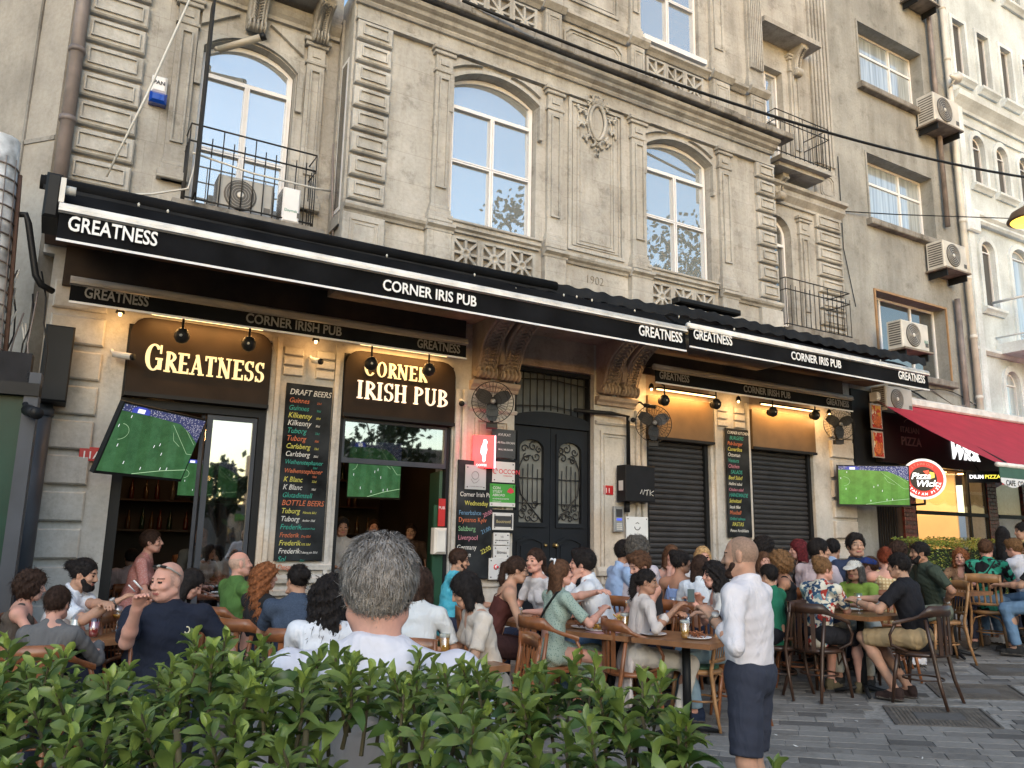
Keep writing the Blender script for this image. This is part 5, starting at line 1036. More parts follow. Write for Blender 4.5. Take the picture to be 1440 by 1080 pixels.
# ================================================================== GREY BUILDING
gb = thing('grey_building', 'tall grey rendered apartment building with white framed windows right of the stone one', 'building')
gw = [(13.42, 15.62, 10.75, 12.20), (13.42, 15.62, 7.80, 9.24), (13.40, 15.72, 4.78, 6.34), (13.42, 15.62, 13.7, 15.1)]
wall(gb, 'wall', [(12.44, 0.0), (16.58, 0.0), (16.58, 17), (12.44, 17)], [[(a, c), (b_, c), (b_, d), (a, d)] for a, b_, c, d in gw] + [[(13.0, 0.02), (16.5, 0.02), (16.5, 3.0), (13.0, 3.0)]], YW, .4, PL_G)
MB().box(12.44, 16.58, YW + .4, YW + .5, 3.2, 17, PL_G).obj('wall_core', gb) if 0 else None
for i, (a, b_, c, d) in enumerate(gw):
    h = d - c; tr = c + h * .66; fw = .05; xs = [a, a + .28, a + 1.42, b_] if i != 2 else [a, a + .48, a + 1.50, b_]
    holes = []
    for k in range(3):
        x0, x1 = xs[k] + fw / 2 + (fw / 2 if k == 0 else 0), xs[k + 1] - fw / 2 - (fw / 2 if k == 2 else 0)
        if i == 2: holes.append([(x0, c + fw), (x1, c + fw), (x1, d - fw), (x0, d - fw)])
        else: holes += [[(x0, c + fw), (x1, c + fw), (x1, tr), (x0, tr)], [(x0, tr + fw), (x1, tr + fw), (x1, d - fw), (x0, d - fw)]]
    w = MB().prism([(a, c), (b_, c), (b_, d), (a, d)], YW + .24, YW + .30, WHT, holes).obj('window', gb)
    for hh in holes: MB().box(hh[0][0] - .003, hh[1][0] + .003, YW + .265, YW + .272, hh[0][1] - .003, hh[2][1] + .003, CURGL if i != 2 else DRKGL).obj('pane', w)
    MB().prism([(a - .04, c), (b_ + .04, c), (b_ + .04, d + .04), (a - .04, d + .04)], YW - .03, YW - .001, mat('wood_surround', (.33, .20, .10), .6, .2) if i == 2 else PL_G, [[(a, c + .001), (b_, c + .001), (b_, d), (a, d)]]).obj('surround', gb)
    MB().cbox(a - .12, b_ + .05, YW - .14, YW - .001, c - .13, c - .002, STC, .015).obj('window_sill', gb)
b = MB(); b.tube([(15.95, YW - .1, 8.2), (15.95, YW - .1, 17)], .055, PIPE, 8); b.obj('drain_pipe', None, 'grey downpipe on the grey building ending above the middle air conditioner', 'pipe')
b = MB(); b.tube([(16.05, YW - .1, 3.9), (16.05, YW - .1, 6.6)], .06, PIPE, 8); b.obj('drain_pipe', None, 'grey downpipe right of the brown framed lower window', 'pipe')
b = MB(); b.tube([(16.5, YW - .12, 3.6), (16.5, YW - .12, 17)], .065, WHP, 10)
for z in np.arange(4.5, 16, 1.3): b.lathe((16.5, YW - .12, z), [(.075, 0), (.078, .04), (.075, .08)], WHP, 10)
b.obj('drain_pipe', None, 'long whitish downpipe along the joint of the grey and the white building', 'pipe')
ac(15.05, YW - .06, 13.30, 'air conditioner cut by the top edge above the grey building windows'); ac(15.25, YW - .06, 10.32, 'air conditioner hung by the highest visible grey building window', 0, .92, .66, .38); ac(15.15, YW - .06, 7.06, 'air conditioner on a tray under the middle window of the grey building', 0, .82, .58, .36)
ac(13.02, YW - .45, 5.02, 'white air conditioner standing at the brown framed window above the canopy', 0, .80, .52, word='BKS', shelf=True); ac(13.0, YW - .05, 3.92, 'dim air conditioner tucked between the black and the red awnings', 0, .8, .45, shelf=False, tint=MT['ac_casing_grey'])
t = thing('horn_speaker', 'small grey horn loudspeaker on the whitish downpipe', 'loudspeaker'); MB().lathe((16.4, YW - .3, 11.75), [(.03, -.16), (.05, -.04), (.13, .10), (.12, .10)], WHP, 12, 'x').obj('horn', t); MB().tube([(16.4, YW - .3, 11.7), (16.45, YW - .12, 11.6)], .02, WHP, 6).obj('bracket', t)
b = MB(); rg = random.Random(4)
for k in range(9):
    z0 = 4.25 + rg.uniform(-.2, .3); x0 = 13.4 + rg.uniform(0, .8); pts = [(x0 + 2.6 * q, YW - .05 - .05 * math.sin(5 * q + k), z0 + .35 * math.sin(q * 3.1 + k) * (.6) - .15 * q) for q in np.linspace(0, 1, 9)]; b.tube(pts, .010, rg.choice([BLKM, PIPE, WHP]), 5)
b.obj('cable_bundle', None, 'loose cables sagging across the wall between black and red awnings', 'cables')
MB().tube([(12.52, YW - .02, 8.9), (12.50, YW - .03, 7.0), (12.75, YW - .03, 5.9)], .008, BLKM, 5).obj('wall_cable', None, 'thin cable hanging down the joint of stone and grey buildings', 'cable')

# ================================================================== WHITE BUILDING
wb = thing('white_building', 'white and pale grey building with arched windows at the right edge', 'building')
sq = [(17.0 + k * 1.02, 17.50 + k * 1.02, 12.15, 13.65) for k in range(6)]; am = [(17.35 + k * 1.0, 17.85 + k * 1.0, 9.55, 10.55) for k in range(6)]; al = [(17.30, 17.82, 6.65, 8.0), (18.55, 19.35, 5.95, 8.1), (20.2, 20.8, 6.6, 8.0)]; ag = [(17.75, 18.35, 3.75, 5.0), (18.9, 19.5, 3.75, 5.0), (20, 20.6, 3.7, 5)]; tp = [(18.2 + k * 1.35, 18.95 + k * 1.35, 15.1, 16.8) for k in range(4)]
wall(wb, 'wall', [(16.6, 3.0), (26, 3.0), (26, 19), (16.6, 19)], [[(a, c), (b_, c), (b_, d), (a, d)] for a, b_, c, d in sq + tp] + [arch_loop(a, b_, c, d, .26) for a, b_, c, d in am] + [arch_loop(a, b_, c, d, .22) for a, b_, c, d in al] + [arch_loop(a, b_, c, d, .3) for a, b_, c, d in ag], YW, .4, PL_W)
for a, b_, c, d in sq + tp:
    window(wb, a, b_, c, d, YW + .07, 0, None, None, 1, WHT, DIMGL, .04, .03)
    MB().prism([(a - .09, c), (b_ + .09, c), (b_ + .09, d + .1), (a - .09, d + .1)], YW - .05, YW - .001, PL_WG, [[(a, c + .001), (b_, c + .001), (b_, d), (a, d)]]).obj('surround', wb); mould(wb, a - .14, b_ + .14, YW, c - .17, [(.06, 0), (.10, .05), (.16, .10), (.16, .165)], PL_WG, 'window_sill')
for rs, lst in ((.26, am), (.22, al), (.3, ag)):
    for a, b_, c, d in lst:
        window(wb, a, b_, c, d, YW + .07, rs - .01, d - .02, None, 1, WHT, CURGL if b_ - a > .6 else DIMGL, .04, .03)
        o = arch_loop(a - .11, b_ + .11, c, d, rs + .12); MB().prism(o, YW - .05, YW - .001, PL_WG, [arch_loop(a, b_, c + .001, d, rs)]).obj('surround', wb); mould(wb, a - .16, b_ + .16, YW, c - .15, [(.05, 0), (.09, .05), (.14, .09), (.14, .145)], PL_WG, 'window_sill')
MB().box(16.62, 16.98, YW - .09, YW - .001, 3.2, 11.45, PL_WG).obj('pilaster', wb); MB().box(16.70, 16.90, YW - .13, YW - .091, 3.4, 11.1, PL_WG).obj('pilaster', wb)
for z, pr_ in ((11.25, [(.06, 0), (.08, .06), (.16, .14), (.26, .22), (.28, .34)]), (10.95, [(.05, 0), (.07, .10)]), (8.55, [(.10, 0), (.14, .05), (.14, .10), (.2, .16), (.2, .24)]), (5.55, [(.05, 0), (.12, .06), (.12, .12)])): mould(wb, 16.6, 26, YW - .0, z, pr_, PL_WG, 'cornice_moulding')
MB().cbox(16.58, 17.05, YW - .22, YW - .131, 8.25, 8.78, PL_WG, .03).obj('capital_block', wb)
b = MB(); b.box(17.55, 26, YW - 1.0, YW - .001, 5.62, 5.85, PL_WG); b.obj('balcony_slab', wb); b = MB(); RW = mat('rail_white', (.6, .62, .64), .4, .05)
b.tube([(17.6, YW, 6.80), (17.6, YW - .95, 6.80), (25, YW - .95, 6.80)], .03, RW, 6); b.tube([(17.6, YW, 6.0), (17.6, YW - .95, 6.0), (25, YW - .95, 6.0)], .02, RW, 6); rr_ = b.obj('balcony_railing', wb)
for k in range(14): x = 17.6 + k * .22; MB().tube([(x, YW - .95, 5.85), (x, YW - .95, 6.8)], .011, RW, 5).obj('baluster', rr_)
MB().box(16.6, 26, YW + .01, YW + .4, 0, 2.999, PL_WG).obj('wall', wb)
MB().tube([(24.0, YW - .1, 3), (24, YW - .1, 19)], .07, WHP, 8).obj('drain_pipe', None, 'pale downpipe at the top right corner on the white building', 'pipe')

# ================================================================== PIZZA RESTAURANT
pz = thing('pizza_restaurant', 'pizza restaurant front with black sign band, brick columns and warm lit window', 'shopfront'); BB = mat('sign_black_gloss', (.012, .010, .011), .3, .2); BRK = None
YP = 8.95
MB().box(13.0, 19.5, YP - .12, YP, 2.98, 4.0, BB).obj('sign_band', pz)
def brickcol(x0, x1, z0, z1, y, par):
    mb = [mat('brick_glazed_red', (.13, .022, .018), .35, .3, 9), mat('brick_glazed_dark', (.075, .016, .014), .35, .3, 9)]
    MB().box(x0 + .01, x1 - .01, y + .012, y + .2, z0, z1, mat('mortar_dark', (.10, .07, .06), .9, .2)).obj('mortar_core', par); bw = (x1 - x0) / 2; k = 0; z = z0; cache = {}
    while z < z1 - .05:
        xs = [x0, x0 + bw, x1] if k % 2 == 0 else [x0, x0 + bw * .5, x0 + bw * 1.5, x1]
        for a, c in zip(xs[:-1], xs[1:]):
            key = (round(c - a, 3), k % 2)
            if key not in cache: cache[key] = MB().cbox(0, c - a - .008, 0, .05, 0, .067, mb[k % 2], .004).mesh('brick')
            o = link('brick', cache[key], par); o.location = (a, y, z)
        z += .075; k += 1
brickcol(13.72, 14.08, 1.2, 2.96, YP - .02, pz); brickcol(16.55, 16.9, 1.2, 2.96, YP - .02, pz); brickcol(17.9, 18.4, 1.2, 2.96, YP - .02, pz)
b = MB(); b.box(14.08, 14.13, YP, YP + .06, 0, 2.97, BLKM); b.box(15.9, 15.95, YP, YP + .06, 0, 2.97, BLKM); b.box(16.5, 16.55, YP, YP + .06, 0, 2.97, BLKM); b.box(14.1, 16.5, YP - .03, YP + .03, 2.08, 2.15, BLKM); b.box(16.9, 19.5, YP - .03, YP + .03, 2.08, 2.15, BLKM); b.obj('window_frame', pz)
for x0, x1 in ((14.13, 15.9), (15.95, 16.5), (16.9, 19.4)): MB().box(x0, x1, YP + .02, YP + .026, .02, 2.96, SHOPG2).obj('pane', pz)
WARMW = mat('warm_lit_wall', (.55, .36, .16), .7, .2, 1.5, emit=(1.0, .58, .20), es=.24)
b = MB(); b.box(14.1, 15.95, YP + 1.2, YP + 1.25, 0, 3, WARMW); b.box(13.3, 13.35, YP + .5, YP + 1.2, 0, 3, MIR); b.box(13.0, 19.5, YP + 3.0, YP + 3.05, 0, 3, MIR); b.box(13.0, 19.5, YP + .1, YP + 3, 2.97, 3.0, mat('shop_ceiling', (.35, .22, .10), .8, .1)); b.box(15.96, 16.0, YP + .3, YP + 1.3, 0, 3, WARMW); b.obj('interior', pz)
L = bpy.data.lights.new('shop_light', 'AREA'); L.size = 1.4; L.energy = 20; L.color = (1, .68, .30); o = bpy.data.objects.new('shop_light', L); COL.objects.link(o); o.location = (15.0, YP + .6, 2.9)
for x, y in ((15.0, YP + .3), (15.6, YP + .3), (16.2, YP + .3)):
    t = thing('ceiling_spot', {15.0: 'left', 15.6: 'middle', 16.2: 'right'}[x] + ' one of the three small ceiling lights in the pizza restaurant window', 'lamp', group='ceiling lights of the pizza restaurant'); MB().lathe((x, y, 2.95), [(.05, 0), (.06, .015)], BULB, 10).obj('lens', t)
# doorway left of it, dark
MB().box(12.44, 13.72, YP + .02, YP + .4, 2.9, 4.3, BLKM).obj('door_lintel', pz); MB().box(13.0, 14.07, YP + .25, YP + .3, .01, 2.89, MIR).obj('door_recess', pz)
for k in range(9): MB().tube([(13.05 + k * .075, YP + .1, .1), (13.05 + k * .075, YP + .1, 2.9)], .012, BLKM, 5).obj('door_bar', pz)
CRM = mat('script_white', (.75, .75, .75), .4, 0, emit=(1, 1, 1), es=.75); DULL = mat('script_dull_red', (.24, .15, .14), .5, .05)
text('Pizza', .42, (14.9, YP - .126, 3.66), CRM, pz, 'script_lettering', .01, .016, shear=.35, sx=1.0); text('Wick', .46, (15.15, YP - .126, 3.20), CRM, pz, 'script_lettering', .01, .018, shear=.35, sx=1.0)
text('ITALIAN', .16, (13.62, YP - .125, 3.58), DULL, pz, 'dim_lettering', .004); text('PIZZA', .23, (13.62, YP - .125, 3.34), DULL, pz, 'dim_lettering', .004, .002)
MB().tube([(13.95 + .2 * math.cos(a), YP - .125, 3.75 + .1 * math.sin(a)) for a in np.linspace(.2, 2.9, 9)], .006, DULL, 5).obj('emblem_arc', pz)
# red awning
RED = mat('red_canvas', (.42, .022, .045), .75, .12, 3); t = thing('red_awning', 'sloping crimson awning of the pizza restaurant', 'awning')
n = 14; vs = []
for j in range(7):
    q = j / 6
    for i in range(n + 1): vs.append((12.98 + i * .55, 8.85 - 2.05 * q, 4.12 - 1.30 * q - .05 * math.sin(math.pi * q)))
MB().add(vs, [(j * (n + 1) + i, j * (n + 1) + i + 1, (j + 1) * (n + 1) + i + 1, (j + 1) * (n + 1) + i) for j in range(6) for i in range(n)], RED, True).obj('canvas', t)
MB().cbox(12.93, 20.7, 8.76, 8.94, 4.10, 4.26, ALU, .03).obj('cassette', t); MB().tube([(12.95, 6.8, 2.80), (20.7, 6.8, 2.80)], .04, ALU, 8).obj('front_bar', t)
GV = mat('valance_green', (.05, .12, .09), .8, .1); b = MB(); vs = []; fs = []
for k in range(12):
    x0 = 13.0 + k * .64; b.prism([(x0 + .64, 2.77), (x0, 2.77), (x0, 2.58)] + [(x0 + .64 * q, 2.58 - .10 * math.sin(math.pi * q)) for q in (.2, .4, .6, .8)] + [(x0 + .64, 2.58)], 6.79, 6.80, GV)
    b.prism([(x0, 2.59), (x0, 2.52)] + [(x0 + .64 * q, 2.52 - .08 * math.sin(math.pi * q)) for q in (.2, .4, .6, .8)] + [(x0 + .64, 2.52), (x0 + .64, 2.59)], 6.78, 6.789, WHT)
b.obj('valance', t); text('CAFE  CO', .12, (13.12, 6.775, 2.475), PBLK, t, 'lettering', .001, .002); text('CAFE', .12, (13.9, 6.775, 2.475), PBLK, t, 'lettering', .001, .002)
for x in (13.3, 16, 19): MB().tube([(x, 8.85, 4.0), (x + .5, 7.8, 3.35), (x, 6.85, 2.85)], .025, BLKM, 6).obj('folding_arm', t)
# round blade sign (faces the street diagonally)
t = thing('round_sign', 'round lit Pizza Wick sign in red and black with white rim', 'sign'); Mq = Matrix.Translation((12.88, 8.0, 2.62)) @ Matrix.Rotation(R_(-52), 4, 'Z')
def disc(r, y0, y1, m, name, par=t, n=36): 
    b = MB(); vs = [Mq @ Vector((r * math.cos(2 * math.pi * k / n), y, r * math.sin(2 * math.pi * k / n))) for y in (y0, y1) for k in range(n)]
    b.add(vs, [tuple(range(n)), tuple(range(2 * n - 1, n - 1, -1))] + [(k, (k + 1) % n, n + (k + 1) % n, n + k) for k in range(n)], m); return b.obj(name, par)
disc(.345, -.05, .05, mat('rim_glow', (.6, .6, .58), .4, 0, emit=(1, .95, .85), es=.35), 'rim'); disc(.305, -.058, -.0505, mat('ring_red', (.40, .02, .02), .4, .05, emit=(.8, .05, .03), es=.25), 'ring'); disc(.205, -.066, -.0585, BB, 'centre')
text('Pizza', .15, Mq @ Vector((-.19, -.069, .0)), CRM, t, 'script_lettering', .001, .003, shear=.3, rot=(90, 0, -52)); text('Wick', .15, Mq @ Vector((-.13, -.069, -.13)), CRM, t, 'script_lettering', .001, .003, shear=.3, rot=(90, 0, -52))
b = MB(); b.add([Mq @ Vector(p) for p in ((.0, -.07, .13), (.09, -.07, .15), (.075, -.07, .04))], [(0, 1, 2)], mat('slice_red', (.6, .06, .03), .5, 0, emit=(.8, .1, .05), es=.5)); b.add([Mq @ Vector(p) for p in ((.10, -.07, .12), (.17, -.07, .10), (.17, -.07, .02), (.10, -.07, .0))], [(0, 1, 2, 3)], mat('slice_yellow', (.6, .4, .05), .5, 0, emit=(.9, .6, .1), es=.6)); b.obj('pizza_slice_emblem', t)
for s, a0, da, dd in (('ITALIAN PIZZA', 205, 11, 1), ('STAMBOUL', 132, -11, -1)):
    for i, ch in enumerate(s):
        a = R_(a0 + da * i); rr_ = .275 if dd > 0 else .235
        o = text(ch, .058, Mq @ Vector((rr_ * math.cos(a), -.0605, rr_ * math.sin(a))), CRM if dd > 0 else mat('ring_text_dim', (.6, .2, .15), .5, 0), t, 'ring_lettering', .0005, .001)
        o.rotation_euler = (Mq.to_3x3() @ Matrix.Rotation(-(a - math.pi / 2 + (math.pi if dd > 0 else 0)), 3, 'Y') @ Matrix.Rotation(R_(90), 3, 'X')).to_euler()
MB().tube([Mq @ Vector((0, 0, -.33)), Mq @ Vector((0, 0, -.42)), (13.4, 8.9, 2.2)], .02, BLKM, 6).obj('bracket', t)
# hanging small signs + posters
t = thing('hanging_sign', 'small black strip sign reading DILIM PIZZA with red 16 price tag', 'sign'); Mh = Matrix.Translation((13.55, 7.3, 2.66)) @ Matrix.Rotation(R_(-48), 4, 'Z')
MB().obox(Mh, -.30, .22, -.01, .01, -.10, .09, BLKM).obj('strip', t); MB().obox(Mh, .225, .42, -.012, .008, -.13, .13, mat('price_red', (.5, .03, .05), .5, 0, emit=(.9, .05, .08), es=.35)).obj('price_tag', t)
text('DILIM', .085, Mh @ Vector((-.26, -.013, -.03)), CRM, t, 'lettering', .001, .002, rot=(90, 0, -48)); text('PIZZA', .085, Mh @ Vector((-.03, -.013, -.03)), mat('text_yellow', (.7, .6, .05), .5, 0, emit=(1, .85, .1), es=.6), t, 'lettering', .001, .002, rot=(90, 0, -48)); text('16.', .18, Mh @ Vector((.25, -.015, -.06)), CRM, t, 'lettering', .001, .003, rot=(90, 0, -48))
MB().tube([Mh @ Vector((-.1, 0, .09)), (13.4, 7.6, 3.2)], .006, BLKM, 4).obj('wire', t)
PZC = pattern('poster_pizza', 'floral', [(.40, .05, .03), (.5, .25, .05), (.3, .02, .02), (.6, .5, .35)], 9)
for z0, z1, lb2 in ((3.56, 4.02, 'upper pizza photo poster beside the black sign band'), (3.04, 3.52, 'lower pizza photo poster beside the black sign band')):
    t = thing('poster', lb2, 'poster'); MB().box(12.66, 12.98, YP - .2, YP - .18, z0, z1, mat('poster_border', (.30, .25, .22), .5, .1)).obj('border', t); MB().box(12.69, 12.95, YP - .205, YP - .2005, z0 + .02, z1 - .03, PZC).obj('print', t)
    MB().lathe((12.82, YP - .206, z0 + .15), [(.12, 0), (.11, .01), (.02, .014)], mat('pizza_print', (.42, .10, .03), .5, .5, 40), 18, 'y').obj('pizza_picture', t)

# ================================================================== CABLES, STREET LAMP
b = MB(); P0, P1 = Vector((3.9, 8.1, 8.3)), Vector((19.0, 6.2, 8.75)); b.tube([P0.lerp(P1, q) - Vector((0, 0, 1.1 * 4 * q * (1 - q) * .55)) for q in np.linspace(0, 1, 30)], .022, BLKM, 6); b.obj('power_cable', None, 'thick black cable sagging across the facades', 'cable')
b = MB(); b.tube([(12.45, 8.98, 7.75), (14, 8.8, 7.98), (17.2, 8.4, 8.5), (20, 8.0, 8.95)], .012, BLKM, 5); b.obj('suspension_wire', None, 'thin wire from stone corner out to the hanging street lamp', 'wire')
t = thing('street_lamp', 'hanging street lamp glowing orange at the right edge', 'street lamp'); lx = (12.53, 5.71, 6.51)
MB().lathe(lx, [(.33, -.08), (.335, -.06), (.27, .06), (.12, .15), (.05, .19)], mat('lamp_bronze', (.12, .08, .05), .4, .1), 24).obj('shade', t); MB().lathe((lx[0], lx[1], lx[2] - .075), [(.27, -.03), (.29, 0)], mat('lamp_orange_glass', (.6, .3, .05), .4, 0, emit=(1, .50, .06), es=1.6), 20).obj('diffuser', t); MB().tube([(lx[0], lx[1], lx[2] + .19), (lx[0], lx[1], lx[2] + .5)], .02, BLKM, 6).obj('hanger', t)
for z0, pts in ((0, [(2.9, 8.9, 4.6), (2.62, 8.75, 4.9), (2.58, 8.8, 5.6), (2.60, 8.95, 6.3)]), (1, [(.95, 8.55, 5.55), (1.6, 8.6, 5.50), (2.3, 8.6, 5.50), (2.6, 8.9, 5.65)]), (2, [(.18, 8.5, 4.85), (.6, 8.6, 5.0), (.95, 8.6, 5.15), (1.0, 8.55, 5.5)])): MB().tube(pts, .012, WHP if z0 else PIPE, 6).obj('wall_cable', None, ('grey cable climbing beside the oriel corner', 'pale cable strung along the upper left balcony railing', 'pale cable looping from the canopy to the balcony')[z0], 'cable')

# ================================================================== BEHIND THE CAMERA (seen in the glass)
LEAFD = mat('tree_leaf', (.035, .055, .02), .6, .4, 3); BARK = mat('bark', (.06, .045, .035), .9, .3, 8)
def tree(x, y, h, r, label, seed, n=1500, low=.35):
    rg = random.Random(seed); t = thing('street_tree', label, 'tree', group='trees across the square'); b = MB()
    b.tube([(x, y, 0), (x + .1, y, h * .4), (x, y + .1, h * .75)], [.2, .14, .05], BARK, 8)
    cl = []
    for k in range(14):
        a = rg.uniform(0, 6.28); rr = rg.uniform(.3, 1) * r; c = (x + rr * math.cos(a), y + rr * math.sin(a), h * rg.uniform(low, .95)); cl.append((c, rg.uniform(.35, .6) * r * .8))
        b.tube([(x, y, h * .35), ((x + c[0]) / 2, (y + c[1]) / 2, c[2] * .8), c], [.07, .04, .015], BARK, 5)
    b.obj('trunk', t); c2 = MB()
    for k in range(n):
        c, rr = rg.choice(cl); p = Vector(c) + Vector((rg.gauss(0, 1), rg.gauss(0, 1), rg.gauss(0, .8))) * rr * .5; d = Vector((rg.gauss(0, 1), rg.gauss(0, 1), rg.gauss(0, 1))).normalized(); e = d.orthogonal() * .07; d = d * .15
        c2.add([p - d, p + e, p + d, p - e], [(0, 1, 2, 3)], LEAFD)
    c2.obj('crown', t, kind='stuff')
tree(17, -9.5, 17.5, 3.0, 'tall tree across the square mirrored in the oriel window', 1, 2600, .2); tree(25.5, -10, 19.5, 3.6, 'tallest tree across the square mirrored in the right window', 2, 2600, .3); tree(5.0, -9, 3.7, 1.2, 'small tree mirrored in the left glass panel', 3, 700, .6); tree(10.5, -9, 6.5, 2.0, 'middle tree mirrored in the entrance transom', 4, 1500, .3)
FB = mat('far_facade', (.18, .15, .13), .9, .2, 1)
for k, (x0, x1, h) in enumerate(((-14, 8.3, 2.6), (9.2, 21, 5.5), (21.5, 34, 7.5), (-40, -15, 9))):
    t = thing('low_building', ('long low building', 'two storey building', 'three storey building', 'tall building')[k] + ' across the square behind the photographer', 'building'); MB().box(x0, x1, -26, -16, 0, h, FB).obj('walls', t)
    b = MB(); [b.box(x, x + 1.0, -15.99, -15.95, 1, min(h - .4, 2.2), DRKGL) for x in np.arange(x0 + .6, x1 - 1.2, 2.2)]; b.obj('windows', t, kind='stuff')
# ================================================================== FIGURES
# a figure is a distance field of tapered limbs, meshed as one surface; clothes and hair are meshed over it
class Field:
    def __init__(s, lo, hi, h):
        s.h = h; s.lo = np.array(lo, np.float32); s.n = np.ceil((np.array(hi) - lo) / h).astype(int) + 1
        s.D = np.full(s.n, 1.0, np.float32)
    def loc(s, lo, hi):
        a = np.clip(np.floor((np.array(lo) - s.lo) / s.h).astype(int), 0, s.n); b = np.clip(np.ceil((np.array(hi) - s.lo) / s.h).astype(int) + 1, 0, s.n)
        if (b <= a).any(): return None
        ax = [(s.lo[i] + s.h * np.arange(a[i], b[i], dtype=np.float32)) for i in range(3)]
        return (slice(a[0], b[0]), slice(a[1], b[1]), slice(a[2], b[2])), ax[0][:, None, None], ax[1][None, :, None], ax[2][None, None, :]
    def put(s, sl, d, k, op):
        A = s.D[sl]
        if op == 'u': s.D[sl] = np.minimum(A, d) - np.maximum(k - np.abs(A - d), 0) ** 2 / (4 * k)
        else: d = -d; s.D[sl] = np.maximum(A, d) + np.maximum(k - np.abs(A - d), 0) ** 2 / (4 * k)
    def cone(s, a, b, r1, r2, k=.02, sq=None, cut=None, op='u'):
        """tapered capsule; sq=(axis, factor) flattens along an axis; cut=(point, normal) keeps the side the normal points away from"""
        a = np.array(a, np.float32); b = np.array(b, np.float32); R = max(r1, r2) + k + .01; q = s.loc(np.minimum(a, b) - R, np.maximum(a, b) + R)
        if q is None: return
        sl, X, Y, Z = q; ba = b - a; L2 = float(ba @ ba) + 1e-9; px, py, pz = X - a[0], Y - a[1], Z - a[2]
        t = np.clip((px * ba[0] + py * ba[1] + pz * ba[2]) / L2, 0, 1); dx, dy, dz = px - t * ba[0], py - t * ba[1], pz - t * ba[2]; f = 1.0
        if sq is not None:
            n = np.array(sq[0], np.float32); f = sq[1]; c = (dx * n[0] + dy * n[1] + dz * n[2]) * (1 / f - 1); dx, dy, dz = dx + c * n[0], dy + c * n[1], dz + c * n[2]
        d = (np.sqrt(dx * dx + dy * dy + dz * dz) - (r1 + (r2 - r1) * t)) * (f if f < 1 else 1)
        if cut is not None: p0, n = cut; d = np.maximum(d, (X - p0[0]) * n[0] + (Y - p0[1]) * n[1] + (Z - p0[2]) * n[2])
        s.put(sl, d, k, op)
    def ell(s, c, r, M=None, k=.015, op='u', cut=None):
        c = np.array(c, np.float32); R = max(r) + k + .01; q = s.loc(c - R, c + R)
        if q is None: return
        sl, X, Y, Z = q; x, y, z = X - c[0], Y - c[1], Z - c[2]
        if M is not None: x, y, z = (M[0, 0] * x + M[1, 0] * y + M[2, 0] * z), (M[0, 1] * x + M[1, 1] * y + M[2, 1] * z), (M[0, 2] * x + M[1, 2] * y + M[2, 2] * z)
        k0 = np.sqrt((x / r[0]) ** 2 + (y / r[1]) ** 2 + (z / r[2]) ** 2); k1 = np.sqrt((x / r[0] ** 2) ** 2 + (y / r[1] ** 2) ** 2 + (z / r[2] ** 2) ** 2) + 1e-6
        d = k0 * (k0 - 1) / k1
        if cut is not None: p0, n = cut; d = np.maximum(d, (X - p0[0]) * n[0] + (Y - p0[1]) * n[1] + (Z - p0[2]) * n[2])
        s.put(sl, d, k, op)
    def noise(s, amp, freq, seed=0):
        rs = np.random.RandomState(seed); ax = [(s.lo[i] + s.h * np.arange(s.n[i], dtype=np.float32)) for i in range(3)]; X, Y, Z = ax[0][:, None, None], ax[1][None, :, None], ax[2][None, None, :]
        for f in (freq, freq * 2.1):
            v = rs.normal(size=(3, 3)); v /= np.linalg.norm(v, axis=1)[:, None]; ph = rs.uniform(0, 6.28, 3)
            s.D += (amp * freq / f) * np.sin(f * (v[0, 0] * X + v[0, 1] * Y + v[0, 2] * Z) + ph[0]) * np.sin(f * (v[1, 0] * X + v[1, 1] * Y + v[1, 2] * Z) + ph[1])
    def mesh(s):
        D = s.D; D[0] = D[-1] = 1; D[:, 0] = D[:, -1] = 1; D[:, :, 0] = D[:, :, -1] = 1
        I = D < 0; c = I[:-1, :-1, :-1].astype(np.int8).copy(); offs = [(i, j, k) for i in (0, 1) for j in (0, 1) for k in (0, 1)]; nx, ny, nz = D.shape
        for o in offs[1:]: c += I[o[0]:nx - 1 + o[0], o[1]:ny - 1 + o[1], o[2]:nz - 1 + o[2]]
        act = (c > 0) & (c < 8); P = np.argwhere(act); N = len(P)
        if N == 0: return np.zeros((0, 3)), np.zeros((0, 4), int)
        idx = np.full(act.shape, -1, np.int32); idx[act] = np.arange(N)
        val = {o: D[P[:, 0] + o[0], P[:, 1] + o[1], P[:, 2] + o[2]] for o in offs}; S_ = np.zeros((N, 3), np.float32); C_ = np.zeros(N, np.float32)
        for o in offs:
            for ax in range(3):
                if o[ax] == 0:
                    o2 = list(o); o2[ax] = 1; a, b = val[o], val[tuple(o2)]; m = (a < 0) != (b < 0); t = np.where(m, a / np.where(m, a - b, 1), 0)
                    pt = np.array(o, np.float32)[None, :].repeat(N, 0); pt[:, ax] += t; S_ += pt * m[:, None]; C_ += m
        Vv = (P + S_ / C_[:, None]) * s.h + s.lo; F = []
        for ax in range(3):
            u, w = (ax + 1) % 3, (ax + 2) % 3; sa = [slice(None)] * 3; sb = [slice(None)] * 3; sa[ax] = slice(0, -1); sb[ax] = slice(1, None)
            A, B = I[tuple(sa)], I[tuple(sb)]; E = np.argwhere(A != B); E = E[(E[:, u] > 0) & (E[:, w] > 0) & (E[:, u] < D.shape[u] - 1) & (E[:, w] < D.shape[w] - 1)]; fl = A[E[:, 0], E[:, 1], E[:, 2]]
            q = []
            for du, dw in ((0, 0), (-1, 0), (-1, -1), (0, -1)): e = E.copy(); e[:, u] += du; e[:, w] += dw; q.append(idx[e[:, 0], e[:, 1], e[:, 2]])
            Q = np.stack(q, 1); Q[~fl] = Q[~fl][:, ::-1]; F.append(Q)
        F = np.concatenate(F); return Vv, F[(F >= 0).all(1)]
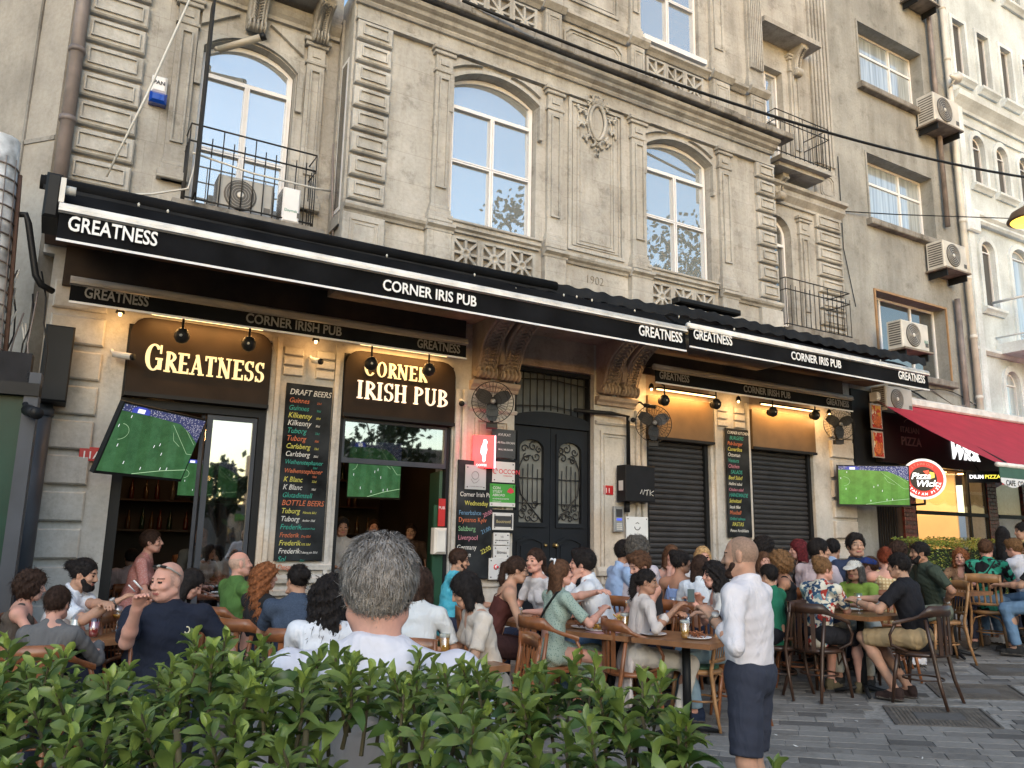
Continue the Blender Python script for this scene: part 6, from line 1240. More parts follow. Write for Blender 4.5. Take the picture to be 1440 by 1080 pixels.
def np_mesh(name, Vv, F, mats, mi=None, smooth=True):
    me = bpy.data.meshes.new(name); nf = len(F); me.vertices.add(len(Vv)); me.vertices.foreach_set('co', np.asarray(Vv, np.float32).ravel()); k = F.shape[1] if nf else 4
    me.loops.add(nf * k); me.loops.foreach_set('vertex_index', F.astype(np.int32).ravel()); me.polygons.add(nf); me.polygons.foreach_set('loop_start', np.arange(nf, dtype=np.int32) * k); me.polygons.foreach_set('loop_total', np.full(nf, k, np.int32))
    for m in mats: me.materials.append(m)
    if mi is not None: me.polygons.foreach_set('material_index', mi.astype(np.int32))
    me.polygons.foreach_set('use_smooth', np.full(nf, smooth)); me.update(calc_edges=True); me.validate(); return me
SKINS = {}
def skin(c):
    k = 'skin_%.2f' % c[0]
    if k not in MT:
        m = mat(k, c, .58, .16, 9, .15, 160, spec=.28, hue=(min(1, c[0] * 1.1), c[1] * .93, c[2] * .9)); p = m.node_tree.nodes['Principled BSDF']; p.inputs['Subsurface Weight'].default_value = .0
    return MT[k]
SK = dict(fair=(.53, .355, .275), mid=(.43, .27, .19), tan=(.34, .20, .135), dark=(.20, .105, .065), pink=(.53, .315, .25))
HC = dict(black=(.012, .010, .010), dbrown=(.028, .016, .012), brown=(.07, .035, .02), lbrown=(.14, .075, .035), blonde=(.33, .21, .10), red=(.13, .030, .015), auburn=(.16, .06, .025), wine=(.08, .012, .015), grey=(.215, .195, .18), dgrey=(.06, .055, .05))
def hairm(k): return mat('hair_' + k, HC[k], .62, .35, 45, .5, 260, spec=.14, hue=tuple(min(1, v * 1.5) for v in HC[k]))
def cloth(c):
    if isinstance(c, str): return MT[c]
    k = 'cloth_%d_%d_%d' % tuple(int(v * 999) for v in c)
    if k in MT: return MT[k]
    m = mat(k, c, .88, .10, 5, 0, spec=.2); n = m.node_tree.nodes; l = m.node_tree.links; g = n.new('ShaderNodeTexCoord'); mp = n.new('ShaderNodeMapping'); mp.inputs['Scale'].default_value = (1, 1, .55); mp.inputs['Rotation'].default_value = (.4, .3, 0)
    t = n.new('ShaderNodeTexNoise'); t.inputs['Scale'].default_value = 9; t.inputs['Detail'].default_value = 2.5; t.inputs['Distortion'].default_value = 1.6; l.new(g.outputs['Object'], mp.inputs['Vector']); l.new(mp.outputs['Vector'], t.inputs['Vector'])
    b = n.new('ShaderNodeBump'); b.inputs['Strength'].default_value = .55; b.inputs['Distance'].default_value = .035; l.new(t.outputs['Fac'], b.inputs['Height']); l.new(b.outputs['Normal'], n['Principled BSDF'].inputs['Normal']); return m
BLACKEYE = mat('eye_dark', (.02, .013, .01), .25, 0); LIPM = mat('lips', (.34, .11, .10), .5, .05); BROWM = mat('brow', (.03, .018, .012), .9, 0); WHE = mat('eye_white', (.5, .48, .46), .3, 0)
def vec(*a): return np.array(a, float)
def unit(v): v = np.asarray(v, float); return v / (np.linalg.norm(v) + 1e-9)
def rotm(yaw, pitch=0, roll=0):
    cy, sy = math.cos(yaw), math.sin(yaw); cp, sp = math.cos(pitch), math.sin(pitch); cr, sr = math.cos(roll), math.sin(roll)
    return np.array([[cy, -sy, 0], [sy, cy, 0], [0, 0, 1]]) @ np.array([[1, 0, 0], [0, cp, -sp], [0, sp, cp]]) @ np.array([[cr, 0, sr], [0, 1, 0], [-sr, 0, cr]])
def ik(S0, T, l1, l2, hint):
    d = T - S0; L = np.linalg.norm(d); mx = (l1 + l2) * .995
    if L > mx: T = S0 + d / L * mx; L = mx
    L = max(L, abs(l1 - l2) + .03); u = unit(d); a = (l1 * l1 - l2 * l2 + L * L) / (2 * L); h = math.sqrt(max(0, l1 * l1 - a * a)); n = np.asarray(hint, float); n = unit(n - u * (n @ u)); return S0 + u * a + n * h, S0 + u * L
PEOPLE = {}
def person(label, head, face, lean=8, hy=0, hp=0, female=False, sk='mid', hair='short', hc='dbrown', top=(.5, .5, .5), sleeve=.45, neck='crew', bottom=('pants', (.03, .035, .06)), shoe=(.03, .03, .03), stand=False,
           arms=(None, None), seat=.46, beard=None, h=.0075, glasses=None, cap=None, group='people sitting at the pub tables', side=0, fat=1.0, name='person', extras=(), legs=None, sc=None, vis_legs=True, tuck=False):
    """head = world position of the crown; face = world heading in degrees (0 = +x). Local frame: +y forward, +x to the figure's right"""
    fr = R_(face - 90); G0 = gz(head[0]); H = head[2] - G0
    hs = .93 if female else 1.0
    th = R_(lean); sy_, cy_ = math.sin(th), math.cos(th); ts = R_(side)
    up = vec(math.sin(ts) * cy_, sy_, cy_ * math.cos(ts)); up = unit(up)
    pel_z = (seat + .10) if not stand else None
    if stand: s = H / 1.76; pel_z = .93 * s
    else: s = (H - pel_z + .0) / (1.37 - .56) / ((cy_ + .12) / 1.12); s = min(1.10, max(.88, s))
    if sc: s = sc
    pel = vec(0, 0, pel_z); up_l = .50 * s; w_sh = (.172 if female else .195) * s * (.5 + .5 * fat)
    waist = pel + up * .16 * s; chest = pel + up * .33 * s + vec(0, .005, 0); nb = pel + up * up_l
    HR = rotm(R_(-hy), R_(-hp)); hcn = nb + up * .085 * s + HR @ vec(0, .028, .075) * s
    off = vec(hcn[0], hcn[1], 0)
    crown = hcn[2] + .115 * s
    dz = H - crown            # small height correction
    if not stand: 
        for v in (waist, chest, nb, hcn): v[2] += dz * .999
        pel = pel + vec(0, 0, min(max(dz, -.05), .06) * .5)
    ca, sa = math.cos(fr), math.sin(fr)
    origin = (head[0] - (off[0] * ca - off[1] * sa), head[1] - (off[0] * sa + off[1] * ca), G0)
    X = unit(np.cross(vec(0, 1, 0), up)) * -1 if False else unit(vec(math.cos(ts), 0, -math.sin(ts))); FW = unit(np.cross(up, X)) * 1.0
    # joints
    J = {}
    for sg, n in ((-1, 'l'), (1, 'r')):
        sh = nb - up * .055 * s + X * sg * w_sh; J['sh' + n] = sh
        a = arms[0] if n == 'l' else arms[1]
        if a is None: a = ('rest',)
        hint = vec(sg * .6, -.3, -.7)
        if a[0] == 'rest': T = pel + vec(sg * .13, .30, .16) if not stand else sh + vec(sg * .08, .04, -.52 * s)
        elif a[0] == 'table': T = vec(sg * .14 + (a[1] if len(a) > 1 else 0), .42 + (a[2] if len(a) > 2 else 0), .79)
        elif a[0] == 'at': T = vec(*a[1])
        elif a[0] == 'face': T = hcn + HR @ vec(sg * .04, .12, -.10)
        elif a[0] == 'chin': T = hcn + HR @ vec(sg * .05, .07, -.16); hint = vec(sg * .3, .5, -.8)
        elif a[0] == 'w':    # a world point for the wrist
            wx, wy = a[1][0] - origin[0], a[1][1] - origin[1]; T = vec(wx * ca + wy * sa, -wx * sa + wy * ca, a[1][2] - G0)
        if len(a) > 3 and a[0] in ('at', 'w'): hint = vec(*a[3])
        E_, W_ = ik(sh, T, .285 * s, .25 * s, hint); J['el' + n] = E_; J['wr' + n] = W_
        hp_ = pel + X * sg * .095 * s; J['hip' + n] = hp_
        if legs and legs[0 if n == 'l' else 1] is not None: kn, an = legs[0 if n == 'l' else 1]; kn = vec(*kn); an = vec(*an)
        elif stand: kn = vec(sg * .115, .02 + .03 * sg, .50 * s); an = vec(sg * .11, -.02 + .05 * sg, .085)
        else: kn = vec(sg * .14, .43 * s, max(.49, seat + .06)); an = vec(sg * .13, .40 * s + sg * .05, .09)
        J['kn' + n] = kn; J['an' + n] = an
    pts = np.array(list(J.values()) + [pel, hcn, nb]); lo = pts.min(0) - .24; hi = pts.max(0) + .24; lo[2] = min(lo[2], -.01)
    skm = skin(SK[sk]); leg_skin = bottom[0] in ('shorts', 'skirt', 'dress')
    # ---------------- body
    f = Field(lo, hi, h)
    b_ = .8
    f.cone(nb - up * .02, pel + up * .12 * s, .07 * s, .085 * s, .05); f.cone(J['shl'] + X * .03, J['shr'] - X * .03, .045 * s, .045 * s, .06)
    f.cone(pel + up * .14 * s, pel, .09, .10, .05)
    nr = (.048 if female else .057) * s * (.6 + .4 * fat); f.cone(nb - up * .03, hcn + HR @ vec(0, -.02, -.05) * s, nr, nr * .95, .03)
    # shoulders/upper chest surface near the neckline
    f.cone(J['shl'] * .55 + nb * .45 - up * .01, J['shr'] * .55 + nb * .45 - up * .01, .045 * s, .045 * s, .05)
    if neck in ('tank', 'cami', 'open'):
        f.cone(nb - up * .11 * s + FW * (.02 if sleeve == 0 else .045), chest, (.105 if sleeve == 0 else .07) * s, (.115 if sleeve == 0 else .08) * s, .05, sq=(FW, .68)); 
        for n in ('lr' if sleeve == 0 else ''): f.cone(J['sh' + n] - X * (.02 if n == 'r' else -.02), J['sh' + n], .055 * s, .052 * s, .04)
    for n, sg in (('l', -1), ('r', 1)):
        g = 1.0 if not female else .86
        f.cone(J['sh' + n], J['el' + n], .047 * s * g * fat, .037 * s * g, .03); f.cone(J['el' + n], J['el' + n] * .65 + J['wr' + n] * .35, .038 * s * g, .040 * s * g, .02); f.cone(J['el' + n] * .65 + J['wr' + n] * .35, J['wr' + n], .040 * s * g, .026 * s * g, .02)
        # hand: palm, four curled fingers, thumb
        u = unit(J['wr' + n] - J['el' + n]); a = arms[0 if sg < 0 else 1]; a = a or ('rest',)
        if a[0] == 'table' or (a[0] == 'rest' and not stand): u = unit(u * vec(1, 1, .25))
        pn = unit(np.cross(u, vec(0, 0, 1))) if abs(u[2]) < .9 else X; dn = unit(np.cross(u, pn));
        if dn[2] > 0: dn = -dn
        if abs(u[2]) >= .9: dn = X * -sg; pn = FW
        wr = J['wr' + n]; hs_ = .92 if female else 1.0; palm = wr + u * .052 * hs_
        f.cone(wr, palm + u * .02, .028 * hs_, .037 * hs_, .02, sq=(dn, .48))
        crl = .55
        for k in range(4):
            o = (k - 1.5) * .0195 * hs_; base = wr + u * .078 * hs_ + pn * o; l1 = (.040, .045, .042, .032)[k] * hs_; m1 = base + unit(u + dn * crl * (.6 + .12 * k)) * l1; m2 = m1 + unit(u * (1 - crl) + dn * (.9)) * l1 * .75
            f.cone(base, m1, .0098, .0088, .006); f.cone(m1, m2, .0088, .0078, .005)
        th0 = wr + u * .03 + pn * (-.028 * (1 if sg > 0 else -1)); side_ = pn * (-1 if sg > 0 else 1)
        t1 = th0 + unit(u * .7 + side_ * .7 + dn * .2) * .036; f.cone(th0, t1, .014, .011, .012); f.cone(t1, t1 + unit(u + dn * .5) * .028, .0105, .009, .006)
        if vis_legs:
            f.cone(pel + X * sg * .06, J['kn' + n], .070 * s, .052 * s, .04); f.cone(J['kn' + n], J['kn' + n] * .68 + J['an' + n] * .32 + vec(0, -.012, 0), .050 * s, .056 * s, .03); f.cone(J['kn' + n] * .68 + J['an' + n] * .32 + vec(0, -.012, 0), J['an' + n], .056 * s, .035 * s, .03)
            an = J['an' + n]; f.cone(an, an + vec(sg * .01, .10, -.045), .036, .03, .02)
    # head
    hs2 = s * (.95 if female else 1.0); T_ = lambda x, y, z: hcn + HR @ (vec(x, y, z) * hs2)
    f.ell(T_(0, -.012, .022), (.074 * hs2, .094 * hs2, .090 * hs2), HR, .02); f.ell(T_(0, .022, -.035), (.056 * hs2, .068 * hs2, .074 * hs2), HR, .03)
    jw = .050 if female else .058; f.cone(T_(-.03, .045, -.085), T_(.03, .045, -.085), .022 * hs2, .022 * hs2, .03); f.ell(T_(0, .062, -.098), (.020 * hs2, .018 * hs2, .017 * hs2), HR, .018)
    f.cone(T_(-jw, -.01, -.06), T_(-.035, .05, -.085), .018 * hs2, .018 * hs2, .025); f.cone(T_(jw, -.01, -.06), T_(.035, .05, -.085), .018 * hs2, .018 * hs2, .025)
    f.cone(T_(-.036, .068, .022), T_(.036, .068, .022), .013 * hs2, .013 * hs2, .014)
    for sx in (-1, 1):
        f.ell(T_(sx * .031, .092, .003), (.017 * hs2, .014 * hs2, .012 * hs2), HR, .010, 's'); f.ell(T_(sx * .031, .071, .002), (.0135 * hs2,) * 3, HR, .004)
        f.ell(T_(sx * .045, .062, -.028), (.018 * hs2, .018 * hs2, .016 * hs2), HR, .02)
        f.ell(T_(sx * .076, -.012, -.008), (.008 * hs2, .018 * hs2, .032 * hs2), HR @ rotm(sx * .35), .006)
    f.cone(T_(0, .084, .012), T_(0, .104, -.028), .008 * hs2, .0125 * hs2, .012); f.cone(T_(-.012, .092, -.032), T_(.012, .092, -.032), .0085 * hs2, .0085 * hs2, .008)
    f.cone(T_(-.018, .084, -.058), T_(.018, .084, -.058), .0075 * hs2, .0075 * hs2, .007); f.cone(T_(-.015, .082, -.069), T_(.015, .082, -.069), .0078 * hs2, .0078 * hs2, .006)
    Vv, F = f.mesh(); fc = Vv[F].mean(1); loc_ = (fc - hcn) @ HR / hs2; mi = np.zeros(len(F), int)
    m = (np.abs(loc_[:, 0]) < .024) & (loc_[:, 1] > .075) & (np.abs(loc_[:, 2] + .0635) < .0085); mi[m] = 1
    for sx in (-1, 1):
        e = (np.abs(loc_[:, 0] - sx * .031) < .0125) & (np.abs(loc_[:, 2] - .002) < .0055) & (loc_[:, 1] > .06); mi[e] = 2
        e = (np.abs(loc_[:, 0] - sx * .033) < .020) & (np.abs(loc_[:, 2] - .026 + np.abs(loc_[:, 0] - sx * .033) * .15) < .0038) & (loc_[:, 1] > .05); mi[e] = 3
    brm = hairm(hc) if hc not in ('grey', 'blonde') else mat('brow_soft', (.10, .06, .035), .9, 0)
    if hair in ('bald', 'buzz'):
        e = (loc_[:, 2] > (-.035 if hair == 'bald' else -.035)) & (loc_[:, 1] < .035 + .0 * loc_[:, 2]) & ((loc_[:, 2] < .055) if hair == 'bald' else True) & (np.abs(loc_[:, 0]) < .073) & (loc_[:, 1] < .03); mi[e & (mi == 0)] = 4
    if beard == 'stubble': e = (loc_[:, 2] < -.045) & (loc_[:, 2] > -.13) & (loc_[:, 1] > -.0) & (mi == 0); mi[e] = 4
    stb = mat('stubble_' + sk + ('_g' if hair == 'bald' else ''), tuple(v * (.62 if hair != 'bald' else .84) for v in SK[sk]), .7, .2, 90)
    Wm = lambda V_: V_   # local mesh; object carries the placement
    body = link(name, np_mesh(name, Vv, F, [skm, LIPM, BLACKEYE, brm, stb], mi), None, label, 'person', group, None, origin, fr)
    def child(nm, V_, F_, mt, smooth=True):
        if len(F_): return link(nm, np_mesh(nm, V_, F_, mt if isinstance(mt, list) else [mt], None, smooth), body)
    # ---------------- top
    hc_ = max(.010, h * 1.35)
    tm = cloth(top); g = 1.0 if not female else .88; bt = fat * s; f = Field(lo, hi, hc_)
    tb = pel - up * .02 if not stand else pel + up * (.0 if tuck else -.06) * s
    ctop = None
    cbot = (pel + up * .03 * s, -up) if (stand and tuck) else ((pel - up * .10 * s, -up) if stand else None)
    if neck in ('tank', 'cami'): ctop = (chest + up * (.085 if neck == 'tank' else .045) * s, up)
    f.cone(tb, waist, (.150 if not female else .140) * bt, (.138 if not female else .112) * bt, .05, sq=(FW, .74 if fat < 1.15 else .9), cut=ctop or cbot)
    f.cone(waist, chest, (.138 if not female else .112) * bt, (.158 if not female else .130) * bt, .05, sq=(FW, .72 if fat < 1.15 else .85), cut=ctop)
    if neck in ('tank', 'cami'):
        f.cone(chest, chest + up * .07 * s, .130 * g * 1.05 * bt, .128 * bt, .04, sq=(FW, .75), cut=ctop)
        for sg in (-1, 1):
            q0 = chest + up * .06 * s + X * sg * .075 * s; q1 = nb + X * sg * .085 * s + up * .012
            wd = .018 if neck == 'tank' else .009
            f.cone(q0 + FW * .085 * s, q1 + FW * .01, wd, wd, .008); f.cone(q0 - FW * .085 * s, q1 - FW * .01, wd, wd, .008)
            if neck == 'tank': f.cone(q0 + FW * .06 * s, q1 - up * .03, .05 * s, .028, .03); f.cone(q0 - FW * .06 * s, q1 - up * .03, .05 * s, .028, .03)
    else:
        yk = nb - up * .052 * s; f.cone(chest, yk - up * .03 * s, (.158 if not female else .130) * bt, .115 * bt, .05, sq=(FW, .70)); f.cone(yk - X * (w_sh - .015), yk + X * (w_sh - .015), .062 * s * g, .062 * s * g, .06)
        f.cone(yk + up * .03 * s, nb + up * .012 * s, .085 * s * g, .066 * s * g, .03)
        if neck in ('collar', 'polo'): f.cone(nb - up * .01 * s, nb + up * .03 * s - FW * .01, .074 * s, .070 * s, .012, cut=(nb + up * .042 * s, unit(up + FW * .25)))
        if neck in ('collar', 'open'): f.cone(nb + FW * .085 * s + up * .03 * s, nb + FW * .10 * s - up * .10 * s, .035, .012, .01, op='s')
    if female: 
        for sg in (-1, 1): f.ell(chest + up * -.005 * s + X * sg * .062 * s + FW * .078 * s, (.052 * s, .045 * s, .052 * s), None, .04, cut=ctop)
    elif fat > 1.1: f.ell(waist + FW * .06, (.15, .13, .14), None, .06)
    if sleeve > 0:
        for n, sg in (('l', -1), ('r', 1)):
            A, E_, W_ = J['sh' + n], J['el' + n], J['wr' + n]; r0 = .062 * s * g * (.6 + .4 * fat); 
            if sleeve <= .5:
                e = A + (E_ - A) * (sleeve * 1.6); u = unit(E_ - A); q_ = A + (e - A) * .3; f.cone(A, q_, r0, r0, .035); f.cone(q_, e + u * .03, r0, r0 * (.98 if not female else .92), .008, cut=(e, u))
            else:
                q_ = A + (E_ - A) * .3; f.cone(A, q_, r0, r0 * .95, .035); f.cone(q_, E_, r0 * .95, .045 * s * g, .008); e = E_ + (W_ - E_) * min(1, (sleeve - .5) * 2); u = unit(W_ - E_); f.cone(E_, e + u * .02, .046 * s * g, .040 * s * g, .02, cut=(e, u)); f.cone(e - u * .03, e + u * .01, .045 * s * g, .045 * s * g, .008, cut=(e + u * .004, u))
    if bottom[0] == 'dress':
        km = (J['knl'] + J['knr']) / 2
        if not stand: f.cone(pel, km + vec(0, -.02, -.03), .15 * s, .135 * s, .05, sq=(vec(0, 0, 1), .75)); f.cone(km + vec(0, 0, -.02), km + vec(0, .02, -.16), .13, .15, .04, cut=(km + vec(0, 0, -.17), vec(0, 0, -1)))
    if neck == 'cardigan': f.cone(tb + vec(-.05, -.08, .0), tb + vec(-.05, -.10, -.30), .10, .13, .04, sq=(FW, .3)); f.cone(tb + vec(.05, -.08, .0), tb + vec(.05, -.10, -.30), .10, .13, .04, sq=(FW, .3))
    f.noise(.0060, 30, seed=int(abs(head[0] * 100)) % 999); Vt, Ft = f.mesh(); child({'dress': 'dress'}.get(bottom[0], 'shirt' if neck in ('collar', 'polo') else 'top'), Vt, Ft, tm)
    if neck in ('crew', 'polo') and sleeve > 0:
        mb = MB(); mb.tube([tuple(nb + up * .016 * s + (X * math.cos(a) + FW * math.sin(a)) * .066 * s * g + FW * .008 - up * .012 * max(0, math.sin(a))) for a in np.linspace(0, 2 * math.pi, 17)], .008, cloth(extras['collar']) if 'collar' in extras else tm, 6, False); mb.obj('collar', body)
    # ---------------- bottoms
    if vis_legs and bottom[0] != 'dress':
        bm_ = cloth(bottom[1]); f = Field(lo, hi, hc_)
        f.cone(pel - X * .07 * s, pel + X * .07 * s, .115 * s * (.5 + .5 * fat), .115 * s * (.5 + .5 * fat), .04)
        if stand: f.cone(pel + up * .03, pel + up * .10 * s, .145 * bt, .140 * bt, .03, sq=(FW, .76), cut=(pel + up * .12 * s, up))
        for n, sg in (('l', -1), ('r', 1)):
            a, k_, an = pel + X * sg * .085 * s, J['kn' + n], J['an' + n]
            if bottom[0] == 'shorts':
                u = unit(k_ - a); e = k_ - u * .03; f.cone(a, e + u * .05, (.098 if not stand else .100) * s, (.082 if not stand else .090) * s, .03 if not stand else .012, cut=(e, u))
            elif bottom[0] == 'skirt': f.cone(a, k_ - unit(k_ - a) * .1, .10 * s, .09 * s, .06)
            else:
                f.cone(a, k_, .094 * s, .074 * s, .04); e = an + vec(0, 0, .03); u = unit(an - k_); f.cone(k_, an + u * .02, .072 * s, .057 * s, .03, cut=(e, u))
        f.noise(.0035, 30, seed=5); Vt, Ft = f.mesh(); child({'shorts': 'shorts', 'skirt': 'skirt'}.get(bottom[0], 'trousers'), Vt, Ft, bm_)
    if vis_legs:
        for n, sg in (('l', -1), ('r', 1)):
            an = J['an' + n]; kn = J['kn' + n]; fw = vec(sg * .10, 1, 0); fw = unit(fw); f = Field(an - .30, an + .30, .009); toe = an + fw * .15 + vec(0, 0, -.052)
            if legs is None or True: z0 = an[2] - .085
            f.cone(an + vec(0, -.025, -.035), an + fw * .06 + vec(0, 0, -.04), .044, .040, .03); f.cone(an + fw * .05 + vec(0, 0, -.045), toe, .040, .034, .03, sq=(vec(0, 0, 1), .85)); f.cone(an + vec(0, -.02, 0), an + vec(0, -.015, .025), .042, .042, .02, cut=(an + vec(0, 0, .03), vec(0, 0, 1)))
            f.cone(an + vec(0, -.03, -.075), an + fw * .15 + vec(0, 0, -.075), .044, .042, .01, sq=(vec(0, 0, 1), .30)); Vt, Ft = f.mesh()
            m_ = (Vt[Ft].mean(1)[:, 2] < an[2] - .066).astype(int); link('shoe', np_mesh('shoe', Vt, Ft, [cloth(shoe), mat('sole', (.5, .5, .48) if shoe[0] > .2 else (.08, .07, .06), .8, .1)], m_), body)
    # ---------------- hair
    hm = hairm(hc)
    if hair not in ('bald', 'buzz') or cap:
        long_ = hair in ('long', 'curlylong', 'bob', 'half', 'longback'); pad = .30 if long_ else .17
        f = Field(hcn - vec(.19, .19 + (.1 if hair in ('pony', 'bun') else 0), pad + .05), hcn + vec(.19, .17, .17), max(.0055, h * .85)); th_ = dict(short=.012, side=.018, bun=.009, pony=.009, long=.014, bob=.020, curly=.040, curlylong=.024, quiff=.020, half=.012, thick=.009, longback=.014).get(hair, .012)
        f.ell(T_(0, -.018, .030), ((.076 + th_) * hs2, (.096 + th_) * hs2, (.090 + th_) * hs2), HR, .01)
        if hair in ('curly',): f.ell(T_(0, -.03, .0), (.125 * hs2, .115 * hs2, .115 * hs2), HR, .02)
        if hair in ('quiff', 'side'): f.cone(T_(-.03, .06, .095), T_(.04, .05, .10), .03 * hs2, .028 * hs2, .02)
        if hair == 'thick': f.ell(T_(0, -.025, .042), (.079 * hs2, .096 * hs2, .088 * hs2), HR, .02)
        if hair == 'bob': f.cone(T_(-.062, -.01, .01), T_(-.072, .015, -.115), .046 * hs2, .034 * hs2, .02); f.cone(T_(.062, -.01, .01), T_(.072, .015, -.115), .046 * hs2, .034 * hs2, .02); f.cone(T_(0, -.06, 0), T_(0, -.065, -.10), .06 * hs2, .05 * hs2, .04)
        if hair in ('long', 'curlylong', 'half', 'longback'):
            wv = .048 if hair == 'curlylong' else .036; L = .30 if hair != 'half' else .22
            for sx in (-1, -.35, .35, 1): f.cone(T_(sx * .055, -.055, .0), T_(0, 0, 0) + (X * sx * .075 - FW * .085) * hs2 + vec(0, 0, -L), wv * 1.15, wv, .03)
            if hair != 'longback':
                for sx in (-1, 1): f.cone(T_(sx * .070, .0, .02), T_(sx * .082, .01, -.12), .028, .028, .02)
        # face opening
        zf = .055 if hair not in ('half',) else .06
        if hair in ('bob', 'long', 'curlylong', 'curly'): f.ell(T_(0, .125, -.035), (.066 * hs2, .105 * hs2, .105 * hs2), HR, .012, 's'); f.cone(T_(0, .03, -.14), T_(0, .10, -.16), .050, .07, .015, op='s')
        else: f.ell(T_(0, .135, -.045), (.110 * hs2, .118 * hs2, .120 * hs2), HR, .010, 's')
        if hair in ('short', 'side', 'quiff', 'bun', 'pony', 'thick'): f.cone(T_(-.2, -.02, -.105), T_(.2, -.02, -.105), .062 * hs2, .062 * hs2, .012, op='s'); [f.ell(T_(sx * .085, .0, -.045), (.03, .035, .05), HR, .008, 's') for sx in (-1, 1)]
        if hair == 'bun': f.ell(T_(0, -.125, .045), (.042, .040, .042), HR, .012)
        if hair == 'updo': f.ell(T_(0, -.09, .085), (.05, .05, .05), HR, .02)
        if hair == 'pony': f.ell(T_(0, -.115, .03), (.030, .030, .030), HR, .012); f.cone(T_(0, -.13, .02), T_(0, -.15, 0) + vec(0, 0, -.10), .034, .030, .02); f.cone(T_(0, -.15, 0) + vec(0, 0, -.10), T_(0, -.13, 0) + vec(0, 0, -.22), .030, .012, .02)
        f.noise(.006 if 'curly' in hair else .0022, 120 if 'curly' in hair else 150, seed=3)
        if 'curly' in hair: f.noise(.009, 62, seed=8)
        Vt, Ft = f.mesh()
        if len(Ft):
            # loose strands that break up the outline
            rs = np.random.RandomState(int(abs(head[0]) * 37) % 1000); ns = {'curly': 700, 'curlylong': 900, 'thick': extras.get('strands', 700) if isinstance(extras, dict) else 700}.get(hair, 750)
            fcn = np.cross(Vt[Ft[:, 1]] - Vt[Ft[:, 0]], Vt[Ft[:, 2]] - Vt[Ft[:, 0]]); fcn /= (np.linalg.norm(fcn, axis=1)[:, None] + 1e-9); ii = rs.randint(0, len(Ft), ns); C = Vt[Ft[ii]].mean(1); Nn = fcn[ii]; dn = np.array([0, 0, -1.0]) + (C - hcn) * np.array([2, 2, 0]) * (1 if hair in ('short', 'thick') else 0) + rs.normal(size=(ns, 3)) * (.5 if 'curly' in hair else .28)
            if hair in ('bun', 'pony', 'side', 'quiff'): dn = dn + np.array([0, -1.4, 0]) @ HR.T
            Tg = dn - Nn * (dn * Nn).sum(1)[:, None]; Tg /= (np.linalg.norm(Tg, axis=1)[:, None] + 1e-9); Sd = np.cross(Nn, Tg); L = (.035 if 'curly' not in hair else .05) * rs.uniform(.5, 1.2, ns)[:, None]; w_ = .0011 if hair == 'thick' else .0016
            lift = (.010 if hair != 'thick' else .012) * rs.uniform(0, 1, ns)[:, None] * (2.2 if 'curly' in hair else 1)
            p0 = C - Nn * .002; p1 = C + Tg * L * .5 + Nn * lift; p2 = C + Tg * L + Nn * lift * (.8) + (rs.normal(size=(ns, 3)) * .008 if 'curly' in hair else 0)
            Vs = np.concatenate([p0 - Sd * w_, p0 + Sd * w_, p1 - Sd * w_, p1 + Sd * w_, p2 - Sd * w_ * .3, p2 + Sd * w_ * .3]); o = len(Vt); a = np.arange(ns) + o; Fs = np.concatenate([np.stack([a, a + ns, a + 3 * ns, a + 2 * ns], 1), np.stack([a + 2 * ns, a + 3 * ns, a + 5 * ns, a + 4 * ns], 1)])
            child('hair', np.concatenate([Vt, Vs]), np.concatenate([Ft, Fs]), hm)
    if beard and beard != 'stubble':
        f = Field(hcn - .16, hcn + .16, max(.005, h * .75)); lb_ = 1.15 if beard == 'full' else .92
        f.cone(T_(-.055, .03, -.05), T_(-.03, .065, -.10), .020 * lb_, .023 * lb_, .02); f.cone(T_(.055, .03, -.05), T_(.03, .065, -.10), .020 * lb_, .023 * lb_, .02); f.cone(T_(-.03, .062, -.096), T_(.03, .062, -.096), .024 * lb_, .024 * lb_, .02); f.cone(T_(-.022, .088, -.047), T_(.022, .088, -.047), .0085, .0085, .01); f.ell(T_(0, .10, -.062), (.024, .02, .009), HR, .006, 's')
        f.noise(.002, 200, 4); Vt, Ft = f.mesh(); child('beard', Vt, Ft, hm)
    if glasses == 'dark' or glasses == 'clear':
        mb = MB(); 
        for sx in (-1, 1): mb.tube([tuple(T_(sx * .032 + .023 * math.cos(a), .098 - .010 * abs(math.cos(a)), .002 + .019 * math.sin(a))) for a in np.linspace(0, 6.28, 13)], .0022, BLKM, 4, False); mb.tube([tuple(T_(sx * .055, .09, .006)), tuple(T_(sx * .079, .0, .006))], .0022, BLKM, 4)
        mb.obj('glasses', body)
    if glasses == 'head':
        mb = MB(); mb.tube([tuple(T_(-.085, -.03, .03)), tuple(T_(-.07, .04, .085)), tuple(T_(0, .062, .10)), tuple(T_(.07, .04, .085)), tuple(T_(.085, -.03, .03))], [.004, .006, .008, .006, .004], mat('shades_frame', (.35, .33, .30), .3, .1), 6)
        for sx in (-1, 1): mb.tube([tuple(T_(sx * .02, .062, .098)), tuple(T_(sx * .05, .05, .092))], .016, BLKM, 8, sq=.5)
        mb.obj('sunglasses', body)
    if cap:
        f = Field(hcn - .2, hcn + .2, .007); f.ell(T_(0, -.012, .035), (.094 * hs2, .112 * hs2, .092 * hs2), HR, .01, cut=(T_(0, 0, .035), HR @ vec(0, .12, -1))); f.ell(T_(0, .105, .042), (.070, .085, .010), HR @ rotm(0, -.25), .008); Vt, Ft = f.mesh(); child('cap', Vt, Ft, cloth(cap))
    E_ = extras if isinstance(extras, dict) else {}
